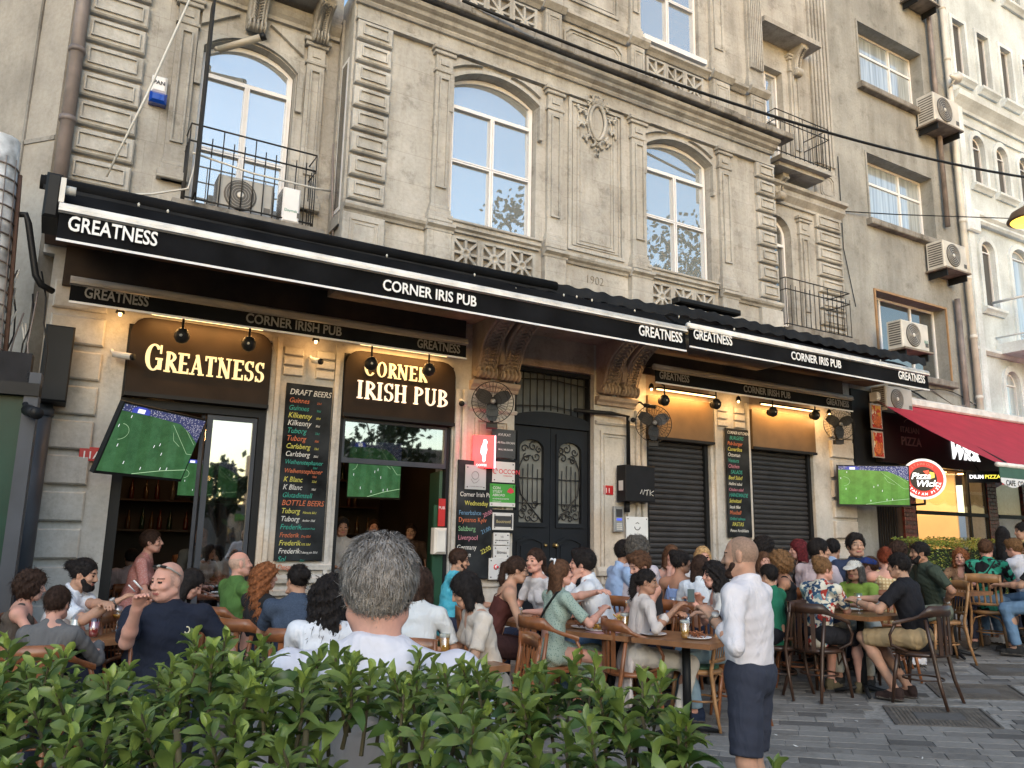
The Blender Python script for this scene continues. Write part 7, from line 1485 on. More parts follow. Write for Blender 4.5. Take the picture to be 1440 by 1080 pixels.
    if E_.get('watch'):
        n = E_['watch']; w0 = J['wr' + n]; u = unit(J['wr' + n] - J['el' + n]); p1 = w0 - u * .02; pn = unit(np.cross(u, vec(0, .3, 1))); q = unit(np.cross(u, pn)); mb = MB(); mb.tube([tuple(p1 + (pn * math.cos(a) + q * math.sin(a)) * .031 * s) for a in np.linspace(0, 6.28, 15)], .009, mat('watch_strap', (.10, .08, .07), .4, .2), 6, False); mb.tube([tuple(p1 + q * .026), tuple(p1 + q * .04)], .019, mat('watch_face', (.4, .4, .4), .2, .1), 10); mb.tube([tuple(p1 - q * .026), tuple(p1 - q * .04)], .019, MT['watch_face'], 10); mb.obj('watch', body)
    if E_.get('strap'):
        mb = MB(); a0 = nb + X * .10 * E_['strap'] - up * .01; pts = [a0 + FW * .06, a0 + up * .018, a0 - FW * .07, chest - FW * .125 * s + X * .02 * E_['strap'], waist - FW * .12 * s - X * .10 * E_['strap'], pel - FW * .05 - X * .17 * E_['strap']]; mb.tube([tuple(p) for p in pts], .010, BLKM, 4); mb.obj('bag_strap', body)
    if E_.get('clip'): mb = MB(); c0 = T_(0, -.135, .03); mb.tube([tuple(T_(-.03 + .012 * k, -.14, .05 - .018 * (k % 2) - .01 * k)) for k in range(6)], .006, mat('hair_clip', (.6, .58, .55), .3, .1), 5); mb.obj('hair_clip', body)
    if E_.get('bow'): mb = MB(); [mb.tube([tuple(T_(0, -.06, .125)), tuple(T_(sx * .05, -.075, .135)), tuple(T_(sx * .06, -.09, .09 if sx > 0 else .12))], [.006, .012, .005], WHT, 5) for sx in (-1, 1)]; mb.obj('hair_bow', body)
    PEOPLE[label] = dict(origin=origin, fr=fr, J=J, seat=seat, T=lambda p: (origin[0] + p[0] * ca - p[1] * sa, origin[1] + p[0] * sa + p[1] * ca, p[2] + origin[2]), obj=body, hcn=hcn, up=up, FW=FW, X=X, nb=nb, pel=pel, s=s, chest=chest, waist=waist)
    return PEOPLE[label]
# ================================================================== PEOPLE
pattern('dress_sage', 'dots', [(.30, .38, .33), (.14, .22, .20)], 70); pattern('dress_pink', 'dots', [(.52, .22, .20), (.62, .42, .40)], 80)
pattern('shirt_floral', 'floral', [(.66, .62, .52), (.03, .07, .14), (.35, .04, .03), (.12, .22, .28)], 13); pattern('dress_plaid', 'plaid', [(.62, .52, .32), (.42, .30, .16)], 9)
pattern('tee_navy_marl', 'marl', [(.035, .05, .085), (.06, .085, .13)], 120); pattern('tee_turq', 'marl', [(.05, .36, .52), (.10, .45, .60)], 14); pattern('top_leopard', 'dots', [(.25, .15, .09), (.10, .06, .04)], 50); pattern('tee_print_green', 'floral', [(.012, .012, .015), (.02, .20, .13), (.05, .32, .22), (.012, .012, .015)], 9)
JEAN = (.13, .22, .34); DK = (.012, .013, .018)
P = person
# --- left tables
P('person with curly dark hair and taupe sleeveless top at the far left table', (-0.010, 7.050, 1.200), -3.9, 14, 0, 4, True, 'pink', 'curly', 'dbrown', (.085, .07, .06), 0, 'tank', arms=(('table', .02), ('table', -.02)))
P('person with dark hair and grey sweater seen from behind at the far left', (0.140, 5.790, 1.180), 61.6, 10, -4, 8, True, 'fair', 'short', 'dbrown', (.13, .13, .135), .98, 'crew', arms=(('table', 0), ('table', 0)), h=.006)
P('bearded person with a dark hair bun and white polo smoking at the left table', (0.330, 7.060, 1.300), -23.9, 20, 0, 12, False, 'mid', 'bun', 'black', (.66, .70, .78), .5, 'polo', arms=(('w', (0.510, 6.620, 0.980)), ('w', (0.550, 6.770, 1.000))), beard='full', extras=dict(watch='r'))
P('person in pink patterned dress sitting at the pub opening on the left', (1.060, 9.540, 1.530), -13.8, 14, 4, -4, True, 'fair', 'short', 'dbrown', 'dress_pink', .48, 'crew', ('dress', 0), arms=(('table', 0), ('table', 0)), seat=.56)
P('person in pale pinkish tee with back turned behind the pink dress', (0.990, 10.810, 1.290), 90.5, 6, 0, 4, False, 'mid', 'short', 'black', (.50, .40, .40), .45, seat=.5)
P('bald person in navy polo with sunglasses on the head and a cigarette', (0.690, 5.250, 1.350), -94.7, -2, 52, 6, False, 'pink', 'bald', 'grey', (.016, .020, .035), .48, 'polo', arms=(('w', (1.020, 5.000, 0.790)), ('w', (0.500, 4.880, 1.110), 0, (.1, .9, -.6))), glasses='head', h=.006, fat=1.08, extras=dict(collar=(.45, .38, .25)))
P('person with long straight black hair bending down behind the navy polo', (1.070, 6.760, 1.230), -28.2, 30, 0, 30, True, 'fair', 'long', 'black', (.35, .38, .42), .4, 'crew')
P('bald person in green tee turned to the pub door, second table', (1.630, 7.710, 1.350), 16.7, 2, 14, -6, False, 'fair', 'bald', 'grey', (.075, .16, .045), .46, 'crew', ('shorts', (.35, .30, .22)), arms=(('rest',), ('rest',)))
P('person with long curly light brown hair and black top at the second table', (1.620, 6.670, 1.280), 22.0, 6, 26, 0, True, 'fair', 'curlylong', 'auburn', (.02, .02, .022), .4, 'crew', arms=(('table', 0), ('table', 0)))
P('person in navy marl tee with hair clipped up seen from behind', (1.700, 6.030, 1.290), 80.9, 6, -22, 4, False, 'mid', 'bun', 'black', 'tee_navy_marl', .46, 'crew', arms=(('table', 0), ('chin',)), fat=1.12, h=.0065, extras=dict(clip=1))
P('person with long wavy black hair and white top seen from behind', (1.470, 4.510, 1.290), 57.6, 10, 22, 6, True, 'mid', 'curlylong', 'black', (.64, .66, .72), .45, 'crew', arms=(('table', 0), ('table', 0)), h=.006)
P('person with dark brown hair and white lace top mostly hidden behind the grey-haired one', (2.290, 5.090, 1.310), 56.2, 12, 10, 6, True, 'mid', 'bob', 'dbrown', (.60, .63, .66), .45, 'crew')
P('grey-haired person in white polo seen from behind in the foreground', (0.670, 1.720, 1.580), 69.0, 4, -4, 5, False, 'pink', 'thick', 'grey', (.66, .65, .72), .46, 'polo', ('pants', (.05, .06, .09)), stand=True, h=.0042, fat=1.12, group='people standing', extras=dict(strands=9000))
# --- inside
P('person in white tee standing inside the pub entrance', (3.430, 10.220, 1.790), -98.2, 0, 0, 6, False, 'tan', 'short', 'black', (.40, .38, .36), .46, 'crew', ('pants', DK), stand=True, h=.01, group='people inside the pub', arms=(('rest',), ('at', (.1, .25, 1.1))))
P('person with reddish lit face inside the pub just above the grey hair', (4.560, 12.030, 1.800), -110.5, 0, 0, 0, False, 'pink', 'short', 'dbrown', (.03, .03, .035), .46, stand=True, h=.012, group='people inside the pub')
P('person in dim light at the right inside the pub entrance', (4.990, 11.550, 1.740), -123.0, 0, 0, 0, False, 'mid', 'short', 'dbrown', (.06, .04, .03), .46, stand=True, h=.012, group='people inside the pub')
P('person in grey top behind the left glass panel', (1.810, 10.980, 1.570), -68.8, 4, 0, 0, False, 'pink', 'buzz', 'brown', (.10, .11, .11), .46, seat=.62, h=.011, group='people inside the pub')
# --- middle tables
P('bearded person in turquoise tee and glasses beside the match chalkboard', (4.030, 7.940, 1.380), -18.6, 8, 6, 8, False, 'mid', 'short', 'dbrown', 'tee_turq', .48, 'crew', beard='trim', glasses='dark', arms=(('table', 0), ('table', 0)), h=.008)
P('person with black bob and beige linen blouse looking down to the left', (2.460, 4.760, 1.290), 168.0, 16, 10, 26, True, 'mid', 'bob', 'black', (.55, .49, .43), .46, 'open', ('pants', (.3, .28, .25)), arms=(('table', .04, -.03), ('table', 0, -.06)), h=.0065)
P('person in brown strappy top and glasses with a low ponytail', (3.850, 6.400, 1.350), -20.8, 22, 0, 8, True, 'mid', 'pony', 'dbrown', (.075, .025, .022), 0, 'cami', ('skirt', (.035, .015, .015)), arms=(('table', -.05, .02), ('table', -.02, .05)), glasses='clear')
P('person in white tee with a dark ponytail resting folded arms on the table', (4.530, 7.170, 1.410), 182.9, 16, -16, 0, True, 'fair', 'pony', 'dbrown', (.62, .60, .62), .42, 'crew', arms=(('table', -.06, .02), ('table', .08, .0)), h=.008)
P('person with long brown hair, hair bow and sage patterned dress', (3.980, 5.860, 1.340), -4.0, 8, 10, -4, True, 'fair', 'longback', 'brown', 'dress_sage', .50, 'open', ('dress', 0), arms=(('w', (4.180, 5.440, 1.100)), ('w', (4.270, 5.660, 0.920))), extras=dict(strap=1, bow=1), h=.0065)
P('young person with tousled dark hair and white shirt leaning in with a straw', (4.540, 6.340, 1.420), 136.5, 22, 0, 0, False, 'fair', 'quiff', 'black', (.64, .67, .72), .92, 'collar', ('pants', JEAN), arms=(('chin',), ('table', .06, -.06)))
P('person in light blue shirt with dark hair beside the white notice board', (5.670, 7.070, 1.510), -13.7, 12, 0, 2, False, 'tan', 'short', 'black', (.30, .42, .64), .98, 'collar', arms=(('table',), ('table',)), h=.0085)
P('person with curly grey hair and pale pink shirt before the first shutter', (5.730, 6.910, 1.540), 20.4, 10, 30, 0, False, 'tan', 'curly', 'dgrey', (.52, .48, .54), .98, 'collar', arms=(('table',), ('table',)), h=.0085)
P('person with short brown hair and black vest looking down at the second table', (4.890, 5.900, 1.410), 160.4, 10, -10, 22, True, 'pink', 'side', 'brown', (.03, .03, .035), 0, 'tank', arms=(('table', .04, 0), ('table', 0, 0)), fat=1.08)
P('person in cream cardigan with a hair clip sitting in an armchair', (4.540, 5.370, 1.280), -18.2, 10, 26, 6, True, 'tan', 'pony', 'black', (.56, .50, .47), .82, 'cardigan', ('pants', (.58, .54, .48)), shoe=(.03, .03, .035), arms=(('w', (4.600, 5.120, 0.920)), ('w', (4.530, 5.030, 0.970))), extras=dict(clip=1), h=.0062, legs=((( -.10, .42, .52), (-.16, .12, .10)), ((.16, .44, .52), (.20, .30, .10))))
P('person with pale face and brown hair facing the camera before the first shutter', (6.260, 6.970, 1.470), -117.0, 8, 0, 0, True, 'fair', 'half', 'brown', (.45, .35, .30), .0, 'tank', arms=(('table',), ('chin',)), h=.009)
P('person in blue camisole top with dark hair up smiling to the right', (5.800, 6.310, 1.420), 19.4, 6, 42, 0, True, 'tan', 'updo', 'black', (.24, .34, .60), 0, 'cami', arms=(('rest',), ('table', 0, 0)), h=.008)
P('blonde person facing the camera behind the dark-haired one in white', (6.570, 6.790, 1.460), -109.1, 8, 10, 4, True, 'fair', 'half', 'blonde', (.45, .45, .48), .4, h=.009)
P('person with shoulder-length dark brown hair and white blouse seen from behind', (5.830, 6.060, 1.380), 31.1, 6, 0, 6, True, 'mid', 'long', 'dbrown', (.60, .65, .72), .9, 'collar', h=.008)
P('person with black curly hair, white top and light jeans facing the cardigan', (5.210, 5.260, 1.340), 145.2, 12, -12, 0, True, 'fair', 'curlylong', 'black', (.55, .54, .52), .45, 'open', ('pants', (.26, .38, .48)), arms=(('w', (4.930, 5.200, 0.990)), ('w', (5.030, 5.260, 1.010))), h=.0062, shoe=(.02, .03, .06))
P('balding bearded waiter in white shirt and navy shorts standing with hands together', (3.240, 3.070, 1.620), 111.4, 0, -8, 4, False, 'mid', 'buzz', 'dbrown', (.66, .63, .66), .80, 'collar', ('shorts', (.035, .040, .06)), stand=True, h=.0052, fat=1.10, beard='trim', group='people standing', arms=(('w', (3.040, 3.080, 1.150), 0, (-.5, -.7, -.5)), ('w', (3.290, 3.310, 1.110), 0, (.5, -.8, -.5))), extras=dict(watch='l'), tuck=True)
# --- right tables
P('person in green tee mostly hidden right behind the waiter', (6.350, 5.660, 1.300), 101.6, 4, 0, 0, False, 'mid', 'short', 'black', (.02, .15, .09), .5, 'crew', ('pants', DK), arms=(('rest',), ('rest',)), shoe=(.5, .55, .6))
P('dark-haired person turned right in front of the second shutter', (7.970, 7.130, 1.560), -48.3, 4, 0, 0, False, 'mid', 'curly', 'black', (.05, .05, .06), .5, h=.009)
P('person with hand at the mouth peering past the waiter', (7.180, 6.440, 1.410), -118.2, 8, 0, 4, True, 'fair', 'half', 'brown', (.2, .18, .18), .4, arms=(('chin',), ('table',)), h=.0085)
P('person with tied light brown hair and black tank top in profile to the left', (6.690, 5.790, 1.420), 128.7, 6, 0, 2, True, 'tan', 'curly', 'lbrown', (.018, .018, .02), 0, 'tank', arms=(('table',), ('rest',)), h=.0075)
P('person with wine red long hair in front of the right stone pillar', (8.000, 6.640, 1.560), 139.6, 6, 0, 6, True, 'fair', 'long', 'wine', (.03, .025, .025), .4, 'open', h=.0085)
P('person with short black hair and pink shirt with back turned', (7.540, 5.960, 1.570), -1.8, 6, 34, 0, False, 'mid', 'short', 'black', (.56, .46, .48), .95, 'collar', h=.0078, fat=1.05)
P('person with black hair and sky blue shirt with back turned by the stone pillar', (8.460, 6.490, 1.570), 17.3, 10, 0, 6, False, 'mid', 'short', 'black', (.36, .46, .64), .95, 'collar', h=.0085)
P('person in dark blue polo with short dark hair looking at the camera', (8.070, 5.880, 1.630), -134.1, 4, -8, -4, False, 'mid', 'quiff', 'black', (.03, .045, .09), .48, 'polo', arms=(('table',), ('table',)), h=.0075)
P('person in white cap and lime green tee leaning on the table', (7.320, 5.370, 1.360), -164.0, 16, 6, 4, True, 'tan', 'half', 'dgrey', (.22, .33, .06), .50, 'crew', ('pants', (.42, .42, .38)), arms=(('table', .08, 0), ('table', -.02, .03)), cap=(.62, .60, .54), h=.0065)
P('person with blonde updo and floral shirt seen from behind in a dark armchair', (6.700, 5.260, 1.380), -0.1, 10, 14, 4, False, 'pink', 'updo', 'lbrown', 'shirt_floral', .50, 'crew', ('shorts', (.02, .02, .025)), arms=(('table', .0, .0), ('w', (6.950, 5.260, 0.990))), h=.0065, fat=1.02, shoe=(.12, .10, .06))
P('person in black tee and khaki shorts in profile on a dark armchair', (7.040, 4.690, 1.440), 103.4, 10, 0, 6, False, 'mid', 'short', 'black', (.014, .014, .018), .46, 'crew', ('shorts', (.38, .28, .16)), arms=(('w', (6.720, 4.920, 0.990)), ('w', (6.920, 5.030, 1.010))), h=.006, fat=1.05, shoe=(.035, .022, .020), extras=dict(watch='l'), legs=(((-.12, .46, .54), (-.08, .20, .09)), ((.14, .48, .54), (.14, .16, .09))))
P('person with red hair up and pale yellow plaid dress with back turned', (7.900, 5.410, 1.480), 44.2, 6, 0, 6, True, 'fair', 'updo', 'red', 'dress_plaid', 0, 'tank', ('dress', 0), arms=(('table',), ('table',)), h=.0072, glasses='head')
P('person in blue cap beside the dark blue polo', (8.040, 5.710, 1.380), 115.1, 6, 0, 0, False, 'fair', 'short', 'brown', (.30, .12, .12), .45, 'crew', cap=(.03, .06, .22), h=.008, arms=(('chin',), ('table',)))
P('bearded person in dark green tee and grey shorts leaning on a table edge', (8.790, 5.580, 1.550), 147.2, 14, 6, 4, False, 'tan', 'short', 'black', (.045, .06, .045), .50, 'crew', ('shorts', (.14, .16, .13)), arms=(('w', (8.850, 5.340, 0.910)), ('at', (.12, .42, .80))), beard='full', h=.007, fat=1.1, shoe=(.55, .55, .58), extras=dict(watch='l'), legs=(((-.22, .42, .53), (-.24, .36, .09)), ((.20, .40, .53), (.2, .30, .09))))
P('dark-haired person in front of the hedge behind the red-haired one', (9.630, 6.390, 1.540), 3.3, 4, 0, 0, False, 'mid', 'curly', 'dbrown', (.10, .08, .07), .45, h=.009)
P('smiling person with long wavy red-brown hair and patterned top before the hedge', (10.130, 5.880, 1.480), -165.2, 12, -10, 4, True, 'fair', 'curlylong', 'auburn', 'top_leopard', .45, 'open', arms=(('table',), ('table',)), h=.008)
P('person with faded haircut and black tee with green back print', (10.190, 5.580, 1.590), 18.4, 8, 0, 6, False, 'fair', 'side', 'brown', 'tee_print_green', .5, 'crew', ('pants', (.18, .28, .40)), h=.0075, fat=1.05, shoe=(.15, .12, .10), extras=dict(strap=1), arms=(('table',), ('table',)))
P('blond person in white shirt at the right edge of the photo', (10.590, 5.460, 1.610), 87.0, 10, 0, 8, False, 'pink', 'side', 'lbrown', (.55, .55, .60), .6, 'collar', ('pants', JEAN), h=.0075, arms=(('table',), ('table',)), shoe=(.6, .6, .62))
P('person in black tee cut by the right edge of the photo', (10.030, 4.970, 1.600), 106.0, 8, 0, 6, False, 'mid', 'short', 'black', (.02, .02, .022), .48, 'crew', ('pants', JEAN), h=.008, arms=(('table',), ('table',)))
P('person with black hair standing at the restaurant window on the right', (11.190, 5.890, 1.830), 22.5, 0, 0, 0, True, 'mid', 'long', 'black', (.03, .03, .03), .9, stand=True, h=.011, group='people standing')
P('person with dark hair and yellow top standing at the restaurant door at the right edge', (10.760, 5.420, 1.870), 136.6, 0, 0, 6, False, 'mid', 'short', 'black', (.55, .42, .20), .5, stand=True, h=.011, group='people standing')

# ================================================================== CHAIRS AND TABLES
def make_armchair(wood, label, pad=None):
    t = thing('bentwood_armchair', label, 'chair', group='wooden cafe chairs'); z = .46
    prof = [(.20, 0), (.225, .012), (.225, .03), (.20, .04)]; MB().lathe((0, 0, z - .04), prof, wood, 20).obj('seat', t)
    if pad: MB().lathe((0, 0, z + .001), [(.19, 0), (.19, .018), (.15, .026)], pad, 20).obj('seat_pad', t)
    for sx in (-1, 1):
        MB().tube([(sx * .16, .15, z - .03), (sx * .18, .18, .25), (sx * .20, .21, 0)], [.021, .018, .014], wood, 8).obj('leg', t)
        MB().tube([(sx * .19, -.12, z + .29), (sx * .18, -.16, z), (sx * .19, -.20, .22), (sx * .22, -.26, 0)], [.016, .019, .018, .014], wood, 8).obj('leg', t)
        MB().tube([(sx * .255, .12, z + .24), (sx * .265, .17, z + .14), (sx * .24, .17, z + .05), (sx * .20, .05, z - .0)], .014, wood, 8).obj('arm_support', t)
        MB().tube([(sx * .17, .16, .40), (sx * .10, .165, .30), (sx * .08, .17, .415)], .010, wood, 6).obj('brace', t)
    # back: wide curved top rail flowing into the arms
    path = [(math.sin(a) * .265, -.23 * math.cos(a) - .02, z + .30 + (.07 if abs(a) < .9 else .07 - .07 * min(1, (abs(a) - .9) / .5))) for a in np.linspace(-1.45, 1.45, 17)]
    path = [(-.27, .13, z + .245)] + path + [(.27, .13, z + .245)]; b = MB(); n = len(path); vs = []
    for i, p in enumerate(path):
        wid = .046 if 3 < i < n - 4 else (.03 if 2 < i < n - 3 else .016); a = math.atan2(p[0], -p[1] - .02); nx, ny = math.sin(a), -math.cos(a)
        for dx, dz in ((.011, -wid), (.011, wid), (-.011, wid), (-.011, -wid)): vs.append((p[0] + nx * dx, p[1] + ny * dx, p[2] + dz - (.0 if wid > .03 else 0)))
    fs = [(4 * i + k, 4 * i + (k + 1) % 4, 4 * i + 4 + (k + 1) % 4, 4 * i + 4 + k) for i in range(n - 1) for k in range(4)] + [(0, 1, 2, 3), (4 * n - 1, 4 * n - 2, 4 * n - 3, 4 * n - 4)]
    b.add(vs, fs, wood, True); b.obj('back_rail', t)
    for k in range(5):
        a = (k - 2) * .27; x, y = math.sin(a) * .25, -.225 * math.cos(a) - .02; b = MB(); w = .024 if k % 2 == 0 else .017
        b.obox(Matrix.Translation((x, y, 0)) @ Matrix.Rotation(a, 4, 'Z'), -w / 1.2, w / 1.2, -.006, .006, z - .01, z + .34, wood); b.obj('slat', t)
    MB().tube([(math.sin(a) * .17, math.cos(a) * -.17, .22) for a in np.linspace(0, 2 * math.pi, 25)], .009, wood, 6, False).obj('ring_stretcher', t); return t
def make_sidechair(wood, label, pad=None):
    t = thing('slatted_cafe_chair', label, 'chair', group='wooden cafe chairs'); z = .46
    MB().lathe((0, 0, z - .035), [(.19, 0), (.205, .01), (.205, .03), (.19, .04)], wood, 20).obj('seat', t)
    if pad: MB().lathe((0, 0, z + .006), [(.175, 0), (.175, .018), (.14, .026)], pad, 20).obj('seat_pad', t)
    for sx in (-1, 1):
        MB().tube([(sx * .15, .14, z - .03), (sx * .165, .165, .25), (sx * .18, .19, 0)], [.020, .017, .013], wood, 8).obj('leg', t)
        MB().tube([(sx * .18, -.25, .89), (sx * .175, -.22, .70), (sx * .165, -.17, z), (sx * .175, -.20, .22), (sx * .20, -.25, 0)], [.013, .016, .018, .017, .013], wood, 8).obj('leg', t)
        MB().tube([(sx * .16, .155, .30), (sx * .13, .15, .38), (sx * .03, .15, .42)], .009, wood, 6).obj('brace', t); MB().tube([(sx * .17, -.19, .28), (sx * .13, -.18, .38), (sx * .02, -.17, .42)], .009, wood, 6).obj('brace', t)
    for z0, z1, y in ((.80, .895, -.245), (.53, .56, -.19)):
        b = MB(); vs = []; n = 9
        for i in range(n):
            q = i / (n - 1) * 2 - 1
            for dy, zz in ((-.010, z0), (-.010, z1), (.010, z1), (.010, z0)): vs.append((q * .195, y + dy + .03 * q * q - .02, zz + (.012 * (1 - q * q) if zz == z1 and z0 > .7 else 0)))
        b.add(vs, [(4 * i + k, 4 * i + (k + 1) % 4, 4 * i + 4 + (k + 1) % 4, 4 * i + 4 + k) for i in range(n - 1) for k in range(4)] + [(0, 1, 2, 3), (4 * n - 1, 4 * n - 2, 4 * n - 3, 4 * n - 4)], wood, True); b.obj('back_rail', t)
    for k in range(5): x = (k - 2) * .062; MB().tube([(x, -.205, .545), (x, -.245, .82)], .012, wood, 4, sq=.5).obj('slat', t)
    MB().tube([(math.sin(a) * .16, math.cos(a) * -.16, .21) for a in np.linspace(0, 2 * math.pi, 25)], .009, wood, 6, False).obj('ring_stretcher', t); return t
kinds = {}
def chair(kind, wood, x, y, deg, label, pad=None):
    key = (kind, wood.name, bool(pad))
    if key not in kinds: kinds[key] = (make_armchair if kind == 'arm' else make_sidechair)(wood, label, pad); o = kinds[key]; o.location = (x, y, gz(x)); o.rotation_euler.z = R_(deg - 90); return o
    return dup(kinds[key], (x, y, gz(x)), R_(deg - 90), label)
CH = {'grey sweater': ('arm', WOODO), 'curly dark hair and taupe': ('arm', WOODO), 'green tee turned': ('arm', WOODO), 'curly light brown': ('arm', WOODO), 'navy marl': ('arm', WOODO), 'sage patterned': ('arm', WOODO), 'cream cardigan': ('arm', WOODO), 'floral shirt': ('arm', WOODD), 'black tee and khaki': ('arm', WOODD), 'dark green tee': ('side', WOODL), 'green back print': ('side', WOODL), 'wavy red-brown': ('side', WOODL), 'blond person in white': ('side', WOODL), 'cut by the right': ('side', WOODL), 'lime green': ('side', WOODD), 'right behind the waiter': ('side', WOODD)}
for lab, d in list(PEOPLE.items()):
    if 'stand' in lab or 'inside the pub' in lab or d['obj'].get('group') in ('people standing',) : continue
    if d['pel'][2] > .75: continue
    kind, wood = 'side', WOODO
    for k, v in CH.items():
        if k in lab: kind, wood = v
    p = d['T']((0, -.02, 0)); short = lab.replace('person', 'one'); 
    wl_ = (('wooden armchair' if kind == 'arm' else 'slatted chair') + ' under the ' + short).split()[:16]
    while wl_[-1] in ('the', 'a', 'and', 'in', 'with', 'of', 'to', 'by', 'on', 'at', 'before', 'behind', 'blue', 'dark', 'second', 'first', 'right', 'black', 'brown'): wl_.pop()
    o = chair(kind, wood, p[0], p[1], math.degrees(d['fr']) + 90, ' '.join(wl_), GREENP if 'brown strappy' in lab else None)
    if d['seat'] > .5: o.scale = (1, 1, d['seat'] / .46)
chair('side', WOODL, 4.98, 5.24, 116.1, 'empty honey wood chair with green seat pad beside the waiter', GREENP)
chair('side', WOODO, 5.88, 10.29 , 80.6, 'chair with a white shirt hung over its back behind the brown strappy top')
# hung shirt
q = [o for o in bpy.data.objects if o.get('label') == 'chair with a white shirt hung over its back behind the brown strappy top'][0]
f = Field((-.30, -.36, .42), (.30, -.10, .95), .011); f.cone((-.17, -.27, .86), (.17, -.27, .86), .045, .045, .03); f.cone((-.14, -.285, .85), (-.12, -.30, .52), .075, .10, .04, sq=((0, 1, 0), .35)); f.cone((.14, -.285, .85), (.10, -.30, .55), .075, .10, .04, sq=((0, 1, 0), .35)); f.cone((.20, -.25, .86), (.26, -.18, .62), .045, .05, .03); f.noise(.007, 30, 2); Vt, Ft = f.mesh()
hung = link('hung_shirt', np_mesh('hung_shirt', Vt, Ft, [cloth((.60, .62, .74))]), None, 'white shirt draped over a chair back in the middle of the crowd', 'shirt', None, None, tuple(q.location), q.rotation_euler.z)
def make_table(label, L=.64, W_=.64, wood=WOODT):
    t = thing('cafe_table', label, 'table', group='wooden cafe tables'); b = MB()
    n = 6
    for i in range(n): MB().cbox(-L / 2 + i * L / n, -L / 2 + (i + 1) * L / n - .002, -W_ / 2, W_ / 2, .722, .75, wood, .0015).obj('top_board', t)
    b = MB(); b.box(-L / 2 - .012, L / 2 + .012, -W_ / 2 - .012, -W_ / 2 - .001, .71, .751, wood); b.box(-L / 2 - .012, L / 2 + .012, W_ / 2 + .001, W_ / 2 + .012, .71, .751, wood); b.box(-L / 2 - .012, -L / 2 - .001, -W_ / 2, W_ / 2, .71, .751, wood); b.box(L / 2 + .001, L / 2 + .012, -W_ / 2, W_ / 2, .71, .751, wood); b.obj('edge', t)
    MB().tube([(0, 0, .02), (0, 0, .715)], .035, BLKM, 10).obj('column', t)
    for a in (45, 135, 225, 315): MB().tube([(0, 0, .07), (.27 * math.cos(R_(a)), .27 * math.sin(R_(a)), .015)], [.03, .015], BLKM, 6).obj('foot', t)
    return t
TBL = [
 ((0.39, 6.87), 20, 'wooden table with drinks between the white polo and the navy polo'), ((1.23, 9.45), 0, 'table in the left pub opening with a green and white menu block'), ((1.96, 7.60), 10, 'table behind the curly auburn hair in the second group'), ((1.92, 5.14), 0, 'table hidden behind the grey-haired person'), ((2.25, 4.71), 10, 'table in front of the beige linen blouse'),
 ((4.31, 7.75), 0, 'wall-side table at the foot of the match chalkboard'), ((4.21, 6.51), 10, 'table between the brown strappy top and the white tee'), ((4.38, 5.69), 25, 'table with fries, pink paper and a blue box in front of the sage dress'), ((4.67, 5.05), 25, 'table with a cola glass and white napkin before the cream cardigan'), ((5.44, 6.37), 20, 'table by the first shutter under the curly grey-haired one'), ((6.41, 6.27), 10, 'table between the blue camisole and the second shutter'), ((7.83, 6.26), 0, 'table in front of the wine red hair'), ((6.99, 5.10), 0, 'dark table under the joined hands of the floral shirt and black tee'),
 ((8.55, 5.95), 0, 'table between the dark blue polo and the plaid dress'), ((9.36, 5.59), 5, 'honey table edge where the dark green tee rests a hand'), ((10.84, 5.66), 0, 'table at the right edge by the green back print')]
t0 = None
for i, ((x, y), r, lb_) in enumerate(TBL):
    if t0 is None: t0 = make_table(lb_); o = t0; o.location = (x, y, gz(x)); o.rotation_euler.z = R_(r)
    else: o = dup(t0, (x, y, gz(x)), R_(r), lb_)
# ---- things on the tables
GL = clear('drinking_glass', .22, (1, 1, 1), (.86, .88, .86)); BEERM = mat('beer', (.55, .26, .03), .15, .1, spec=.6); FOAM = mat('beer_foam', (.7, .68, .6), .8, .05); COLA = mat('cola', (.05, .015, .008), .1, .1); REDD = mat('red_drink', (.35, .02, .02), .15, .1)
def glass_of(x, y, z, liquid, label, h=.15, wine=False):
    t = thing('wine_glass' if wine else 'drinking_glass', label, 'glass', (x, y, z), 0, 'glasses on the tables')
    if wine: MB().lathe((0, 0, 0), [(.034, 0), (.034, .004), (.005, .01), (.005, .08), (.03, .10), (.042, .14), (.038, .19)], GL, 14).obj('bowl', t); MB().lathe((0, 0, 0), [(.012, .092), (.030, .105), (.038, .125)], liquid, 14).obj('drink', t)
    else:
        MB().lathe((0, 0, 0), [(.030, 0), (.034, .03), (.040, h)], GL, 14).obj('cup', t); MB().lathe((0, 0, 0), [(.027, .006), (.031, .03), (.036, h * .8)], liquid, 14).obj('drink', t)
        if liquid is BEERM: MB().lathe((0, 0, 0), [(.036, h * .8 + .001), (.038, h * .95)], FOAM, 14).obj('foam', t)
def plate(x, y, z, label, food=None, r=.12):
    t = thing('plate', label, 'plate', (x, y, z), 0, 'plates on the tables'); MB().lathe((0, 0, 0), [(r * .6, 0), (r, .014), (r, .018), (r * .6, .008)], WHT, 20).obj('dish', t)
    if food:
        b = MB(); rg = random.Random(int(x * 100))
        for k in range(26): a = rg.uniform(0, 6.28); rr = rg.uniform(0, r * .65); c = Vector((rr * math.cos(a), rr * math.sin(a), .02 + rg.uniform(0, .035))); d = Vector((rg.gauss(0, 1), rg.gauss(0, 1), rg.gauss(0, .5))).normalized() * .028; b.tube([c - d, c + d], .005, food, 4)
        b.obj('food', t)
FRY = mat('fries', (.62, .38, .08), .7, .3, 30); SAL = mat('food_brown', (.28, .10, .04), .6, .5, 30); PAP = mat('paper_white', (.7, .7, .68), .7, .05); PNK = mat('paper_pink', (.55, .33, .36), .7, .08)
rg = random.Random(17)
